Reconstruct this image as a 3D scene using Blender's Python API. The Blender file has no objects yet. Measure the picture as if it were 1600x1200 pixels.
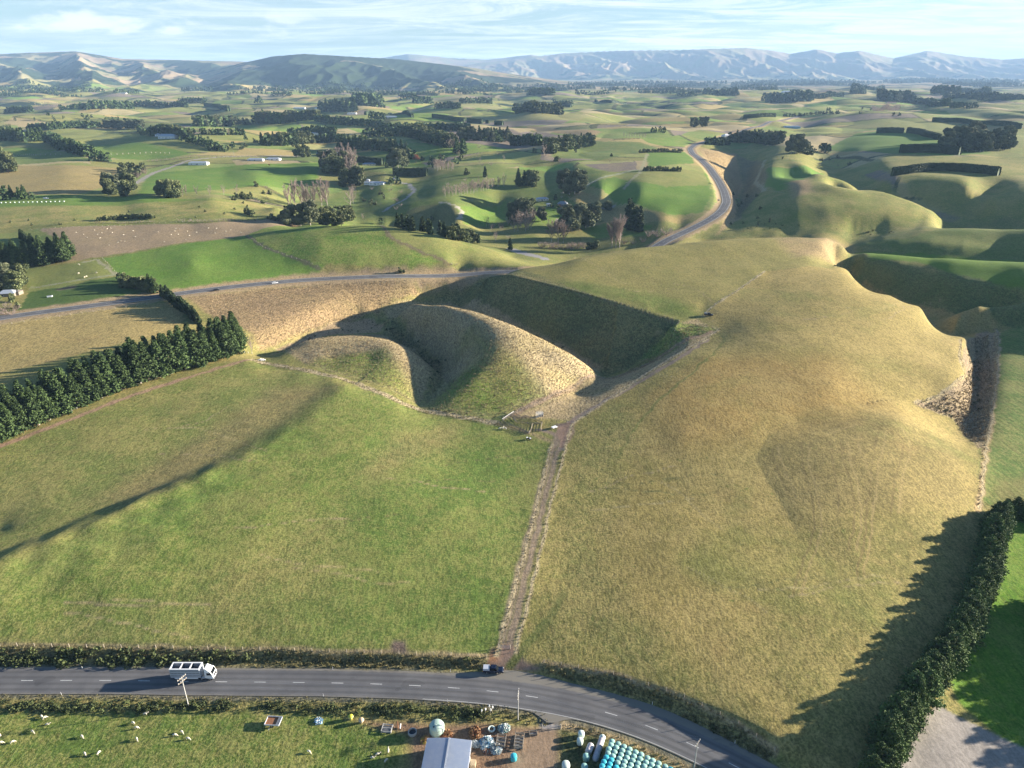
import bpy, bmesh, math, random, time
import numpy as np
from mathutils import Vector, Matrix
T0 = time.time()
sc = bpy.context.scene
PI = math.pi
random.seed(7)
RNG = np.random.default_rng(11)

# ------------------------------------------------------------------ camera
H = 143.0                      # height of the camera above the near road (m)
FOC = 1110.0                   # focal length in photo pixels (photo 1600 x 1200)
PITCH = math.atan(487 / FOC)   # the level horizon is at photo row 113
SP, CP = math.sin(PITCH), math.cos(PITCH)
cam_d = bpy.data.cameras.new('camera')
cam = bpy.data.objects.new('camera', cam_d); sc.collection.objects.link(cam)
cam.location = (0, 0, H)
cam.rotation_euler = (PI / 2 - PITCH, 0, 0)
cam_d.sensor_width = 36.0
cam_d.lens = 36.0 * FOC / 1600
cam_d.clip_start = 1.0; cam_d.clip_end = 120000.0
sc.camera = cam

# ------------------------------------------------------------------ sun, sky, exposure
SUN_EL = math.radians(12.2)
SUN_AZ = math.radians(12.5)    # from +X (right of frame) turned towards +Y (ahead)
sdir = Vector((math.cos(SUN_EL) * math.cos(SUN_AZ), math.cos(SUN_EL) * math.sin(SUN_AZ), math.sin(SUN_EL)))
sl = bpy.data.lights.new('sun', 'SUN'); sl.energy = 5.0; sl.angle = math.radians(0.55); sl.color = (1.0, 0.90, 0.77)
so = bpy.data.objects.new('sun', sl); sc.collection.objects.link(so)
so.rotation_euler = sdir.to_track_quat('Z', 'Y').to_euler()
so.location = (400, 100, 300)
w = bpy.data.worlds.new('World'); sc.world = w; w.use_nodes = True
nt = w.node_tree; nt.nodes.clear()
def wn(t, **k):
    n = nt.nodes.new(t)
    for a, v in k.items(): setattr(n, a, v)
    return n
out = wn('ShaderNodeOutputWorld'); bg = wn('ShaderNodeBackground'); sky = wn('ShaderNodeTexSky')
sky.sky_type = 'NISHITA'; sky.sun_disc = False; sky.sun_elevation = SUN_EL
sky.sun_rotation = PI / 2 - SUN_AZ
sky.altitude = 200; sky.air_density = 1.0; sky.dust_density = 0.8; sky.ozone_density = 1.6
bg.inputs['Strength'].default_value = 0.05
# thin high cloud: noise on the sky direction projected onto a plane far above
geo = wn('ShaderNodeTexCoord'); sep = wn('ShaderNodeSeparateXYZ')
nt.links.new(geo.outputs['Generated'], sep.inputs[0])
def mth(op, a, b=None, c=None):
    n = wn('ShaderNodeMath', operation=op)
    for i, v in enumerate((a, b, c)):
        if v is None: continue
        if isinstance(v, (int, float)): n.inputs[i].default_value = v
        else: nt.links.new(v, n.inputs[i])
    return n.outputs[0]
zc = mth('ADD', mth('MAXIMUM', sep.outputs[2], 0.0), 0.045)
comb = wn('ShaderNodeCombineXYZ')
nt.links.new(mth('DIVIDE', sep.outputs[0], zc), comb.inputs[0]); nt.links.new(mth('DIVIDE', sep.outputs[1], zc), comb.inputs[1])
def wnoise(scale, det, rough, dist=0.0, sx=1.0, sy=1.0, rot=0.0, loc=(0, 0, 0)):
    mp = wn('ShaderNodeMapping'); nt.links.new(comb.outputs[0], mp.inputs[0])
    mp.inputs['Scale'].default_value = (sx, sy, 1); mp.inputs['Rotation'].default_value = (0, 0, rot); mp.inputs['Location'].default_value = loc
    n = wn('ShaderNodeTexNoise'); n.inputs['Scale'].default_value = scale; n.inputs['Detail'].default_value = det
    n.inputs['Roughness'].default_value = rough; n.inputs['Distortion'].default_value = dist
    nt.links.new(mp.outputs[0], n.inputs['Vector']); return n.outputs[0]
def ramp(v, a, b, lo=0.0, hi=1.0):
    n = wn('ShaderNodeMapRange'); n.interpolation_type = 'SMOOTHSTEP'
    nt.links.new(v, n.inputs[0]); n.inputs[1].default_value = a; n.inputs[2].default_value = b
    n.inputs[3].default_value = lo; n.inputs[4].default_value = hi; return n.outputs[0]
c1 = ramp(wnoise(0.6, 10, 0.72, 1.1, 0.8, 1.3, 0.25), 0.40, 0.62)
c2 = ramp(wnoise(0.16, 4, 0.5, 0.3, 1, 1, 0.0, (3.1, 1.7, 0)), 0.32, 0.66)
side = ramp(mth('DIVIDE', sep.outputs[0], mth('MAXIMUM', sep.outputs[1], 0.1)), -0.8, 0.6, 0.42, 1.0)
low_ = ramp(sep.outputs[2], 0.14, 0.36, 1.0, 0.0)
cov = mth('MULTIPLY', low_, mth('ADD', mth('MULTIPLY', c1, 0.8), mth('MULTIPLY', c2, 0.4)))
cov = mth('MULTIPLY', cov, side)
# small cumulus low on the left
mp2 = wn('ShaderNodeMapping'); nt.links.new(geo.outputs['Generated'], mp2.inputs[0]); mp2.inputs['Scale'].default_value = (13, 13, 38)
n2 = wn('ShaderNodeTexNoise'); n2.inputs['Scale'].default_value = 1.0; n2.inputs['Detail'].default_value = 5; nt.links.new(mp2.outputs[0], n2.inputs['Vector'])
cu = mth('MULTIPLY', ramp(n2.outputs[0], 0.50, 0.62), mth('MULTIPLY', ramp(sep.outputs[2], 0.030, 0.046), ramp(sep.outputs[2], 0.074, 0.058)))
cu = mth('MULTIPLY', cu, ramp(mth('DIVIDE', sep.outputs[0], mth('MAXIMUM', sep.outputs[1], 0.1)), -0.15, -0.36))
mixc = wn('ShaderNodeMix', data_type='RGBA'); nt.links.new(mth('MINIMUM', mth('ADD', mth('MULTIPLY', cov, 1.0), mth('MULTIPLY', low_, 0.06)), 1.0), mixc.inputs[0])
tint = wn('ShaderNodeMix', data_type='RGBA', blend_type='MULTIPLY'); tint.inputs[0].default_value = 1.0; nt.links.new(sky.outputs[0], tint.inputs[6]); tint.inputs[7].default_value = (.60, .82, 1.08, 1)
nt.links.new(tint.outputs[2], mixc.inputs[6]); mixc.inputs[7].default_value = (5.7, 6.1, 6.35, 1)
mixd = wn('ShaderNodeMix', data_type='RGBA'); nt.links.new(mth('MULTIPLY', cu, 0.8), mixd.inputs[0])
nt.links.new(mixc.outputs[2], mixd.inputs[6]); mixd.inputs[7].default_value = (6.0, 6.2, 6.5, 1)
nt.links.new(mixd.outputs[2], bg.inputs['Color']); nt.links.new(bg.outputs[0], out.inputs[0])
sc.view_settings.view_transform = 'Standard'; sc.view_settings.look = 'None'
sc.view_settings.exposure = 1.94; sc.view_settings.gamma = 1.0
sc.render.engine = 'CYCLES'
sc.cycles.max_bounces = 5; sc.cycles.diffuse_bounces = 3; sc.cycles.volume_bounces = 0
sc.cycles.transparent_max_bounces = 8
sc.cycles.use_denoising = True

# ------------------------------------------------------------------ photo pixel <-> world
def W(px, py, z=0.0):
    """World point at height z seen at photo pixel (px, py)."""
    u = (px - 800) / FOC; k = (py - 600) / FOC
    dy = CP - k * SP; dz = -SP - k * CP
    t = (H - z) / (-dz)
    return (u * t, dy * t, z)
def P(X, Y, Z):
    """Photo pixel of a world point."""
    d = Y * CP + (H - Z) * SP
    return 800 + FOC * X / d, 600 - FOC * (Y * SP - (H - Z) * CP) / d
def sm(x, a, b):
    t = np.clip((x - a) / (b - a), 0, 1); return t * t * (3 - 2 * t)
_pt = RNG.permutation(65536)
def _h(ix, iy, s=0):
    return _pt[(ix * 7919 + _pt[(iy * 104729 + s * 131) & 65535]) & 65535]
def noise(x, y, s=0):
    ix = np.floor(x).astype(np.int64); iy = np.floor(y).astype(np.int64); fx = x - ix; fy = y - iy
    ux = fx * fx * fx * (fx * (fx * 6 - 15) + 10); uy = fy * fy * fy * (fy * (fy * 6 - 15) + 10)
    def g(a, b, dx, dy):
        t = _h(a, b, s) * (2 * PI / 65536); return np.cos(t) * dx + np.sin(t) * dy
    n0 = g(ix, iy, fx, fy); n1 = g(ix + 1, iy, fx - 1, fy); n2 = g(ix, iy + 1, fx, fy - 1); n3 = g(ix + 1, iy + 1, fx - 1, fy - 1)
    a = n0 + (n1 - n0) * ux; b = n2 + (n3 - n2) * ux
    return (a + (b - a) * uy) * 1.5
def fbm(x, y, o=4, s=0, g=0.5):
    r = 0; a = 1; t = 0
    for i in range(o):
        r = r + a * noise(x, y, s + i); t += a; a *= g; x = x * 2.03 + 7.1; y = y * 2.03 - 3.3
    return r / t
QUAL = (1300, 1450)         # columns and rows of the ground sheet

# ------------------------------------------------------------------ the lie of the land
# heights read off the photograph: (photo column, photo row, height in m), save the ground raised out of view at right; rows of one list follow one feature
CT = []
def pts(s):
    for tok in s.split():
        a = tok.split(','); CT.append((float(a[0]), float(a[1]), float(a[2])))
def line(s, step=14):
    v = [tuple(float(q) for q in tok.split(',')) for tok in s.split()]
    for a, b in zip(v[:-1], v[1:]):
        n = max(1, int(math.hypot(a[0] - b[0], a[1] - b[1]) / step))
        for i in range(n): CT.append(tuple(a[k] + (b[k] - a[k]) * i / n for k in range(3)))
    CT.append(v[-1])
def lineY(s, step=9):
    """column @ distance ahead, for ground one cannot see from the camera."""
    v = [tuple(float(q) for q in tok.split(',')) for tok in s.split()]
    for a, b in zip(v[:-1], v[1:]):
        n = max(1, int(math.hypot((a[0] - b[0]) * .6, a[1] - b[1]) / step))
        for i in range(n + 1):
            c, Y, z = (a[k] + (b[k] - a[k]) * i / n for k in range(3))
            X = (c - 800) / FOC * (Y * CP + (H - z) * SP)
            px, py = P(X, Y, z); CT.append((px, py, z))
# foreground yard and road
pts('-300,1250,0 0,1250,0 300,1250,0 600,1250,0 900,1250,0 1200,1250,-.5 1500,1250,-1 1900,1250,-1')
pts('-300,1150,0 0,1150,0 200,1150,0 400,1150,0 600,1150,0 800,1150,0 1000,1170,0 -300,1060,0 1300,1190,1')
line('-100,1060,0 400,1062,0 700,1072,0 900,1095,0 1050,1140,-.2 1180,1190,-.6', 40)
line('-100,1008,2 400,1014,2 640,1020,1.6 760,1026,1', 40)
line('850,1036,1.4 950,1052,2 1060,1090,2 1150,1140,2 1210,1180,1.5', 30)
pts('785,1032,.6 835,830,3 880,672,1.5')
# left paddock with its fold
line('-60,915,5 0,893,5 60,868,4.9 120,842,4.7 240,786,4.2 380,720,3.6 460,672,3 540,602,2.2', 20)
line('-60,855,2.2 0,838,2.2 60,816,2.2 120,795,2.2 240,745,2.2 380,685,2.2 460,640,2.0 520,590,1.2', 20)
pts('0,690,0 100,655,0 200,622,-.5 300,590,-1 390,563,-2 0,780,.5 100,740,.8 200,700,1 300,650,1 400,610,0 470,585,0 0,830,.3')
pts('620,640,2 560,700,5 600,780,6 700,720,1.5 700,800,5 800,800,3 840,720,1.5 760,680,.5 700,900,3.5 300,900,5 100,960,3.4 500,960,3.2 300,980,2.6 400,820,6.5 250,850,6.5 150,900,6 600,860,5 0,950,4.5')
# right paddock, a broad crown with a low spur
pts('900,1000,2.5 1000,940,4 1000,850,4 1100,800,5 1150,640,8 1100,560,8 1200,500,11 1200,428,13 1270,422,13.5 1330,432,11.5 1390,460,7 1440,478,3 1500,492,-3 1550,506,-9')
pts('1400,560,6 1480,560,0 1330,500,11 1420,520,5 1300,600,9 960,700,4 1000,620,4.5 1070,680,7 1100,480,8.6 920,780,3 880,900,2.5 1200,900,5 1280,950,4 1200,1060,3.4 1340,1100,2.5 1400,1000,2.2 1100,1000,4 1450,900,1 1350,880,3.5')
pts('1200,716,6.8 1260,700,7 1330,660,6.8 1400,660,5.6 1330,740,6.2 1420,760,4 1480,720,1.5 1380,820,4 1500,790,0 1250,655,7.2 1260,850,5')
line('1340,628,6 1430,622,1', 20)
# tussock gully on the right
line('1432,632,-1 1470,640,-4 1500,655,-8 1518,680,-7 1526,700,-3.5', 12)
line('1522,640,-9 1524,600,-10 1522,560,-10 1520,532,-9.5', 12)
line('1490,612,-1 1508,590,-1.5 1506,560,-2 1508,530,-3 1530,516,-6', 12)
line('1552,520,-5 1554,560,-5 1550,620,-5 1540,680,-4', 14)
pts('1600,520,-5 1600,600,-4 1590,700,-4 1600,780,-4 1550,780,-3.5 1530,790,-3 1620,900,-4 1560,950,-4 1500,1050,-3 1420,1180,-2 1600,1100,-4 1800,900,-4 1800,600,-4 1700,1200,-4')
# the plateau edge above the shaded face
EDGE1 = '768,431,5 800,431,9 860,446,10 920,462,10 1000,484,8.5 1062,502,6.6'
FOOT1 = '700,506,-21 780,530,-19 840,548,-18 900,568,-17 945,583,-15 1000,559,-9 1030,540,-4 1052,520,1.5'
EDGE2 = '1325,404,-7 1345,405,-2 1400,408,1 1450,411,2 1470,421,2 1500,432,2 1560,441,3 1620,448,6 1700,450,15 1760,452,20'
EDGE3 = '1345,383,-8 1400,376,-2 1450,375,1 1500,379,1.5 1560,385,.5 1620,390,3 1700,392,14 1760,394,20'  # last points of both edges: unseen ground, raised to shade the spur faces
FOOT2 = None
def shifted(s, dx, dy, step=6):
    """The same heights carried a little past an edge, so that the ground stays level right up to it."""
    v = [tuple(float(q) for q in tok.split(',')) for tok in s.split()]
    for a, b in zip(v[:-1], v[1:]):
        n = max(1, int(math.hypot(a[0] - b[0], a[1] - b[1]) / step))
        for i in range(n + 1):
            c = [a[k] + (b[k] - a[k]) * i / n for k in range(3)]; X, Y, z = W(*c)
            for k in (0, 1):
                px, py = P(X + dx * k, Y + dy * k, z); CT.append((px, py, z))
shifted(EDGE1, -5, -9)
shifted(EDGE2, -3, -9)
shifted(EDGE3, -3, -10)
line('830,436,10 880,444,11 940,458,10.6 1010,478,9.6', 16)
line('850,428,10.5 900,424,12 980,412,13.5 1060,404,14.6 1140,396,15.5 1220,390,15.8 1290,388,13.5', 14)
line('900,440,11.4 970,436,12 1050,428,13 1130,420,14 1200,410,14.6 1260,404,14.4', 14)
line('980,456,11 1060,450,11.8 1130,444,12.6 1190,436,13.2', 14)
line('1040,478,9.6 1090,474,10.2 1140,466,11', 14)
line('800,427,8.6 860,415,11 900,404,12.5 950,395,13.5 1000,387,14 1060,381,15 1120,375,16 1180,371,16.5 1250,370,16 1300,374,13 1330,386,5', 10)
line('1290,412,7 1325,420,5', 10)
line('1085,500,6.6 1130,513,6.6', 10)
pts('1100,540,5.8')
line('895,640,1 960,602,1.5 1040,560,3 1120,520,5.8', 16)
# gully behind the hump, the hump, the small hump
line('1030,545,-5 1000,562,-9 945,583,-15 900,568,-17 840,548,-18 780,530,-19 700,508,-21 640,497,-23 590,502,-24', 12)
pts('940,592,-11 900,615,-5')
line('612,481,-6 650,476,.6 700,479,4.6 750,490,6.2 800,508,7 850,530,6.5 890,552,2 920,572,-6 935,582,-15', 12)
line('628,482,-5.5 655,487,-.5 685,494,3.3 714,507,5 736,528,5.4 748,555,4.9 744,580,3.4 726,600,1.8 702,616,0 678,630,-1.6', 8)
pts('765,600,2.6 790,630,1.6 800,580,4.6 750,635,.8')
line('850,560,4 850,600,2', 14)
line('600,502,-22 640,520,-18 680,545,-17 698,575,-15 690,600,-11 668,625,-7 655,636,-3', 10)
line('655,640,-1.5 700,650,-.5 780,662,0', 16)
pts('700,605,-7')
line('440,552,-4.2 480,532,-3.2 520,526,-2.2 570,525,-1.2 610,530,-.7 640,545,-1.6 662,565,-3.5 674,590,-5 666,612,-4.5', 12)
pts('520,560,-1.8 580,560,-.6 600,590,.2 630,620,-1.5 470,560,-3.2')
line('410,566,-4 480,577,-2 540,595,0 600,618,1 650,637,-2', 16)
line('400,552,-11 430,543,-15 480,527,-19 520,512,-22 560,505,-24', 12)
line('330,480,-3 400,462,-4 480,450,-5 560,445,-5.5 640,441,-6', 12)
line('360,530,-4 400,514,-6 480,488,-9 560,470,-11 620,463,-12', 11)
line('400,534,-8 460,517,-12 520,502,-16 570,494,-19', 11)
line('660,470,-19 720,448,-14 780,436,-3', 12)
# main road and the paddocks beyond it
line('-60,510,0 0,497,0 120,480,0 230,463,-.5 350,447,-1.5 480,436,-3 600,431,-3.5 700,428,-3 780,423,-1', 30)
pts('0,560,-1 100,540,-1 200,500,-.5 280,485,-1 330,520,-5 150,585,0 250,560,-2 -80,620,0 330,470,-2')
pts('60,450,1 150,430,4 240,425,3 170,400,6 300,410,6 720,412,-1 30,400,3')
line('390,366,9 440,360,12 480,356,14 520,353,16 560,351,17 600,352.5,16.5 640,358,14.5 680,366,11.5 720,377,7 750,386,3 780,395,-2', 12)
line('400,384,7.5 450,380,10 500,376,12.5 560,374,13 620,378,12 680,392,7.5', 12)
line('440,404,4.5 500,402,6.4 560,400,7 640,402,5.5 700,406,2.5', 12)
pts('100,365,8 200,365,8 300,358,8 400,350,8 100,390,6 0,340,8 0,310,11 100,305,12 220,305,13 330,310,13 430,320,8 200,335,8 400,335,6 -80,350,6')
# far side of the green hill falls to the wooded valley
pts('460,356,0 560,372,-8 640,372,-14 720,385,-18 800,402,-20 850,400,-22 520,340,-10 600,345,-18 680,350,-18')
# hidden foot behind the plateau, the valley road
pts('900,440,-22 1000,412,-22 1100,400,-20 1180,395,-18 1250,388,-14')
pts('960,372,-20 880,380,-24 800,385,-20 1030,378,-14 1060,364,-11')
line('1030,378,-14 1090,354,-9 1130,335,-5 1138,315,-2 1125,285,1 1110,262,4 1080,240,6 1078,229,7 1100,222,8 1160,206,12 1220,188,16', 16)
# wooded valley and its sides
pts('430,330,-4 470,310,-16 520,300,-14 560,310,-18 620,312,-16 660,308,-8 720,310,-4 760,290,-2 800,320,-14 830,340,-16 880,345,-20 930,340,-18 960,330,-14 920,300,0 860,270,0 780,330,-22 750,355,-22')
pts('600,285,-6 560,270,-6 480,270,0 400,280,4 350,270,2 650,275,-8 700,270,0 520,250,4 620,250,0')
line('560,346,-20 600,338,-17 640,326,-9 680,318,-4 708,321,-4 716,336,-8', 10)
line('590,354,-24 640,356,-25 684,357,-25', 10)
pts('940,295,6 1000,270,12 1060,260,12 1100,290,4 1090,325,-3 1040,340,-6 980,325,-4 1000,300,7 1060,310,2 930,290,5 1000,345,-12 1060,352,-12 900,310,-4')
pts('960,240,14 900,255,12 850,240,14 780,250,10 700,240,10 1030,238,12')
# right-hand downs: bright spur tops and the shaded gullies between
line('1150,350,-10 1158,330,-14 1165,300,-19 1175,275,-20 1180,255,-18 1160,245,-13 1140,240,-8', 10)
line('1200,280,8 1198,262,9 1185,248,5', 10)
line('1195,300,4 1180,330,-2 1160,352,-8', 12)
line('1230,250,12 1287,273,18 1350,286,18 1412,306,13 1450,322,6 1478,335,-3', 10)
line('1215,275,10 1250,280,17 1287,285,18.5 1340,296,17 1390,308,13.5 1430,322,8 1460,334,1', 7)
line('1210,295,8 1250,300,14.5 1290,306,15 1340,316,12.5 1385,324,9.6 1430,335,4', 7)
line('1195,320,3 1240,324,7.5 1290,329,8 1340,332,7 1390,338,4 1440,346,-1.5', 7)
line('1180,345,-5 1240,345,-.5 1300,347,0 1380,352,-3.5', 7)
pts('1180,362,-9 1230,362,-9')
lineY('1300,930,-6 1400,870,-9 1440,845,-12 1480,800,-14')
lineY('1470,770,-17 1520,765,-18 1600,760,-18 1700,755,-17')
lineY('1480,850,-10 1520,868,0 1560,885,6')
lineY('1225,1040,2 1290,1060,0 1350,1000,-4')
pts('1700,345,6')
line('1390,270,14 1440,268,18 1500,272,19 1560,276,19 1640,280,19', 12)
line('1380,250,16 1450,250,20 1550,255,21 1640,258,21', 14)
line('1600,310,13 1680,314,15', 10)
line('1390,284,13 1425,279,17 1470,283,18 1500,288,17.5 1535,298,15 1562,306,13 1600,310,13', 10)
line('1480,336,-9 1510,329,-4 1540,324,-1', 10)
line('1330,362,-9 1370,359,-7 1430,358,-3', 12)
line('1380,370,-4 1440,358,3 1500,356,5.5 1560,357,8 1600,357,10 1680,356,18 1760,356,24', 12)  # right ends from here down: unseen hill added to cast shade on the faces
lineY('1320,660,-14 1345,650,-13 1400,628,-12 1450,606,-10 1500,598,-9 1600,592,-6 1680,590,3 1740,588,10')
line('1335,394,-2 1380,395,1.5 1450,400,3.2 1520,405,5 1600,409,8 1680,410,16 1760,412,22', 12)
lineY('1300,600,-12 1330,590,-16 1370,552,-20 1420,520,-20 1470,492,-17 1540,480,-15 1640,474,-9 1720,470,4')
lineY('1490,462,-8 1530,458,0 1600,456,3 1700,456,4')
lineY('1450,455,-15 1500,440,-14 1560,436,-12 1620,434,-10')
line('1560,508,-7 1600,512,-5 1660,515,-4', 12)
# middle distance
pts('1240,226,12 1280,215,15 1340,243,12 1310,262,-5 1280,250,-3 1400,210,22 1480,225,22 1560,245,20 1600,220,24 1460,200,26 1300,190,22 1400,180,24 1550,185,30 1250,200,8 1180,225,6 1140,225,2')
pts('0,280,10 100,265,12 200,275,4 60,240,8 150,230,10 240,255,4 300,235,8 0,220,8 400,235,6 300,270,4 350,290,4')
pts('-100,250,8 -100,300,8 1700,250,20')
pts('0,200,10 200,195,10 400,200,8 600,205,10 800,215,12 950,210,12 1100,205,14 0,175,12 200,175,12 400,175,12 600,175,14 800,180,14 1000,180,16 1200,175,18 1500,170,26 1700,180,26')
pts('-50,150,15 200,150,15 400,150,15 600,150,15 800,150,15 1000,150,15 1200,150,15 1400,150,20 1650,150,20')
CT = np.array(CT)
cw = np.array([W(a, b, z) for a, b, z in CT])
cq = np.stack(P(cw[:, 0], cw[:, 1], 0.0), 1)           # plan position, scaled like the view so that near and far are equally dense
def ker(a, b, c=7.0):
    d2 = (a[:, None, 0] - b[None, :, 0]) ** 2 + ((a[:, None, 1] - b[None, :, 1]) * 1.6) ** 2
    return np.sqrt(d2 + c * c)
K = ker(cq, cq); K[np.diag_indices(len(K))] -= 4.0
K = np.block([[K, np.ones((len(K), 1))], [np.ones((1, len(K))), np.zeros((1, 1))]])
coef = np.linalg.solve(K, np.append(cw[:, 2], 0.0))
QX = np.arange(-420, 2021, 5.0); QY = np.concatenate([np.arange(128, 260, 2.0), np.arange(260, 560, 2.5), np.arange(560, 1800, 6.0)])
gx, gy = np.meshgrid(QX, QY); gp = np.stack([gx.ravel(), gy.ravel()], 1)
RG = np.concatenate([ker(gp[i:i + 4000], cq) @ coef[:-1] + coef[-1] for i in range(0, len(gp), 4000)]).reshape(gx.shape)
def base_h(X, Y):
    u, v = P(X, Y, 0.0)
    u = np.clip(u, QX[0], QX[-1] - 1e-3); v = np.clip(v, QY[0], QY[-1] - 1e-3)
    i = (u - QX[0]) / 5.0; i0 = np.clip(np.floor(i).astype(int), 0, len(QX) - 2); fx = i - i0
    j0 = np.clip(np.searchsorted(QY, v, side='right') - 1, 0, len(QY) - 2); fy = (v - QY[j0]) / (QY[j0 + 1] - QY[j0])
    return (RG[j0, i0] * (1 - fx) * (1 - fy) + RG[j0, i0 + 1] * fx * (1 - fy) + RG[j0 + 1, i0] * (1 - fx) * fy + RG[j0 + 1, i0 + 1] * fx * fy)

def skyl(px, s):
    v = np.array([[float(q) for q in t.split(',')] for t in s.split()])
    return np.interp(px, v[:, 0], v[:, 1])
def range_h(X, Y, D, s, fr, bk, seed, wl, er, base):
    """A range whose crest lies D metres away and follows a skyline given as photo column,row."""
    wob = D * (1 + 0.05 * noise(X / (D * .16), X * 0 + seed, seed))
    px, _ = P(X * wob / np.maximum(Y, 1), wob, 0.0)
    row = skyl(px, s)
    k = (row - 600) / FOC
    ztop = H + wob * (-SP - k * CP) / (CP - k * SP)
    t = (Y - wob) / wob
    f = np.where(t < 0, np.clip(1 + t / fr, 0, 1), np.clip(1 - t / bk, 0, 1))
    # spurs run down the fall line: ridged noise stretched across the range
    r1 = 1 - np.abs(noise(X / wl + .1 * noise(X / wl, Y / wl, 3) + .35 * Y / wl, Y / (wl * 3.4), seed + 1)) * 2.2
    r2 = .6 * (1 - np.abs(noise(X / (wl * .43) + 3 + .2 * Y / wl, Y / (wl * 1.3), seed + 2)) * 2.2) + .4 * (1 - np.abs(noise(X / (wl * .2) + 9, Y / (wl * .5), seed + 3)) * 2.2)
    g = np.clip(f, 0, 1)
    g2 = g ** 1.25
    zz = base + (ztop - base) * g2
    e = er * (ztop - base) * np.clip(4 * g * (1 - g), 0, 1)
    return zz + e * (0.65 * r1 + 0.35 * r2 - 0.75), g
SKY_A = '-300,92 0,85 60,82 130,80 200,92 300,94 380,96 460,104 560,118 640,128 900,140'
SKY_B = '200,140 330,112 380,99 430,88 480,84 550,88 620,92 700,101 740,106 800,116 860,124 950,134 1100,140'
SKY_C = '400,96 520,98 600,90 640,84 700,90 760,93 830,85 900,100 1000,130'
SKY_D = '600,125 700,108 750,98 800,93 880,83 960,79 1050,78 1160,74.5 1200,79 1230,84 1270,76.5 1300,83 1335,79 1390,91 1440,79 1500,88 1560,93 1600,90 1900,94'
def height0(X, Y):
    z = base_h(X, Y)
    # rolling loess downs: rounded tops, sharp gullies
    a1 = sm(Y + 0 * X, 850 + 350 * sm(X, 100, 300), 1700 + 500 * sm(X, 100, 300)) * (1 - sm(Y, 7000, 12000) * .5)
    x2 = X + 90 * noise(X / 500, Y / 500, 21); y2 = Y + 90 * noise(X / 500, Y / 500, 22)
    b1 = np.abs(noise(x2 / 420, y2 / 520, 5)); b2 = np.abs(noise(x2 / 170 + 9, y2 / 230, 6))
    b3 = noise(X / 1500, Y / 1900, 8)
    z = z + a1 * (34 * (b1 - .3) + 10 * (b2 - .25) + 22 * b3 * sm(Y, 1500, 4000))
    # broad undulation near by
    a0 = 1 - sm(Y, 900, 1500)
    z = z + a0 * (0.35 * noise(X / 38, Y / 38, 31) + 0.12 * noise(X / 11, Y / 11, 32))
    far = sm(Y, 4200, 7500)
    z = z * (1 - far) + far * (z * .55 + 4)
    zf = z.copy()
    ra, ga = range_h(X, Y, 10500, SKY_A, .55, .5, 41, 760, .42, 10)
    rb, gb = range_h(X, Y, 8600, SKY_B, .42, .3, 51, 700, .36, 10)
    rc, gc = range_h(X, Y, 19500, SKY_C, .2, .1, 61, 1500, .15, 10)
    rd, gd = range_h(X, Y, 17500, SKY_D, .23, .2, 71, 950, .34, 10)
    for r, g in ((ra, ga), (rb, gb), (rc, gc), (rd, gd)):
        zf = np.maximum(zf, np.where(g > 0, r, -1e3))
    return zf, ga, gb, gd

def carried(X, Y, s):
    v = np.array([W(*[float(q) for q in tok.split(',')]) for tok in s.split()]); best = np.full(len(X), 1e9); zz = np.zeros(len(X))
    for a, b in zip(v[:-1], v[1:]):
        d = b[:2] - a[:2]; t = np.clip(((X - a[0]) * d[0] + (Y - a[1]) * d[1]) / (d @ d), 0, 1); q = np.hypot(X - a[0] - t * d[0], Y - a[1] - t * d[1])
        u = q < best; best[u] = q[u]; zz[u] = (a[2] + (b[2] - a[2]) * t)[u]
    return best, zz, v[:, :2]
def facet(X, Y, z, top, foot, pw=.9):
    """A straight steep face with a sharp upper edge, between an edge line and a foot line."""
    v = np.concatenate([carried(np.zeros(1), np.zeros(1), top)[2], carried(np.zeros(1), np.zeros(1), foot)[2][::-1]])
    m = np.flatnonzero((X > v[:, 0].min()) & (X < v[:, 0].max()) & (Y > v[:, 1].min()) & (Y < v[:, 1].max()))
    c = np.zeros(len(m), bool); n = len(v)
    for i in range(n):
        (x1, y1), (x2, y2) = v[i], v[(i + 1) % n]
        if y1 == y2: continue
        c ^= ((y1 > Y[m]) != (y2 > Y[m])) & (X[m] < (x2 - x1) * (Y[m] - y1) / (y2 - y1) + x1)
    m = m[c]; dt, zt, _ = carried(X[m], Y[m], top); df, zf, _ = carried(X[m], Y[m], foot); t = dt / (dt + df + 1e-6)
    cr = 1.1 * np.abs(noise(X[m] / 13 + .6 * Y[m] / 13, Y[m] / 34, 57)) * np.clip(4 * t * (1 - t), 0, 1)
    z.ravel()[m] = zt * (1 - t ** pw) + zf * t ** pw - cr; return z
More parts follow.
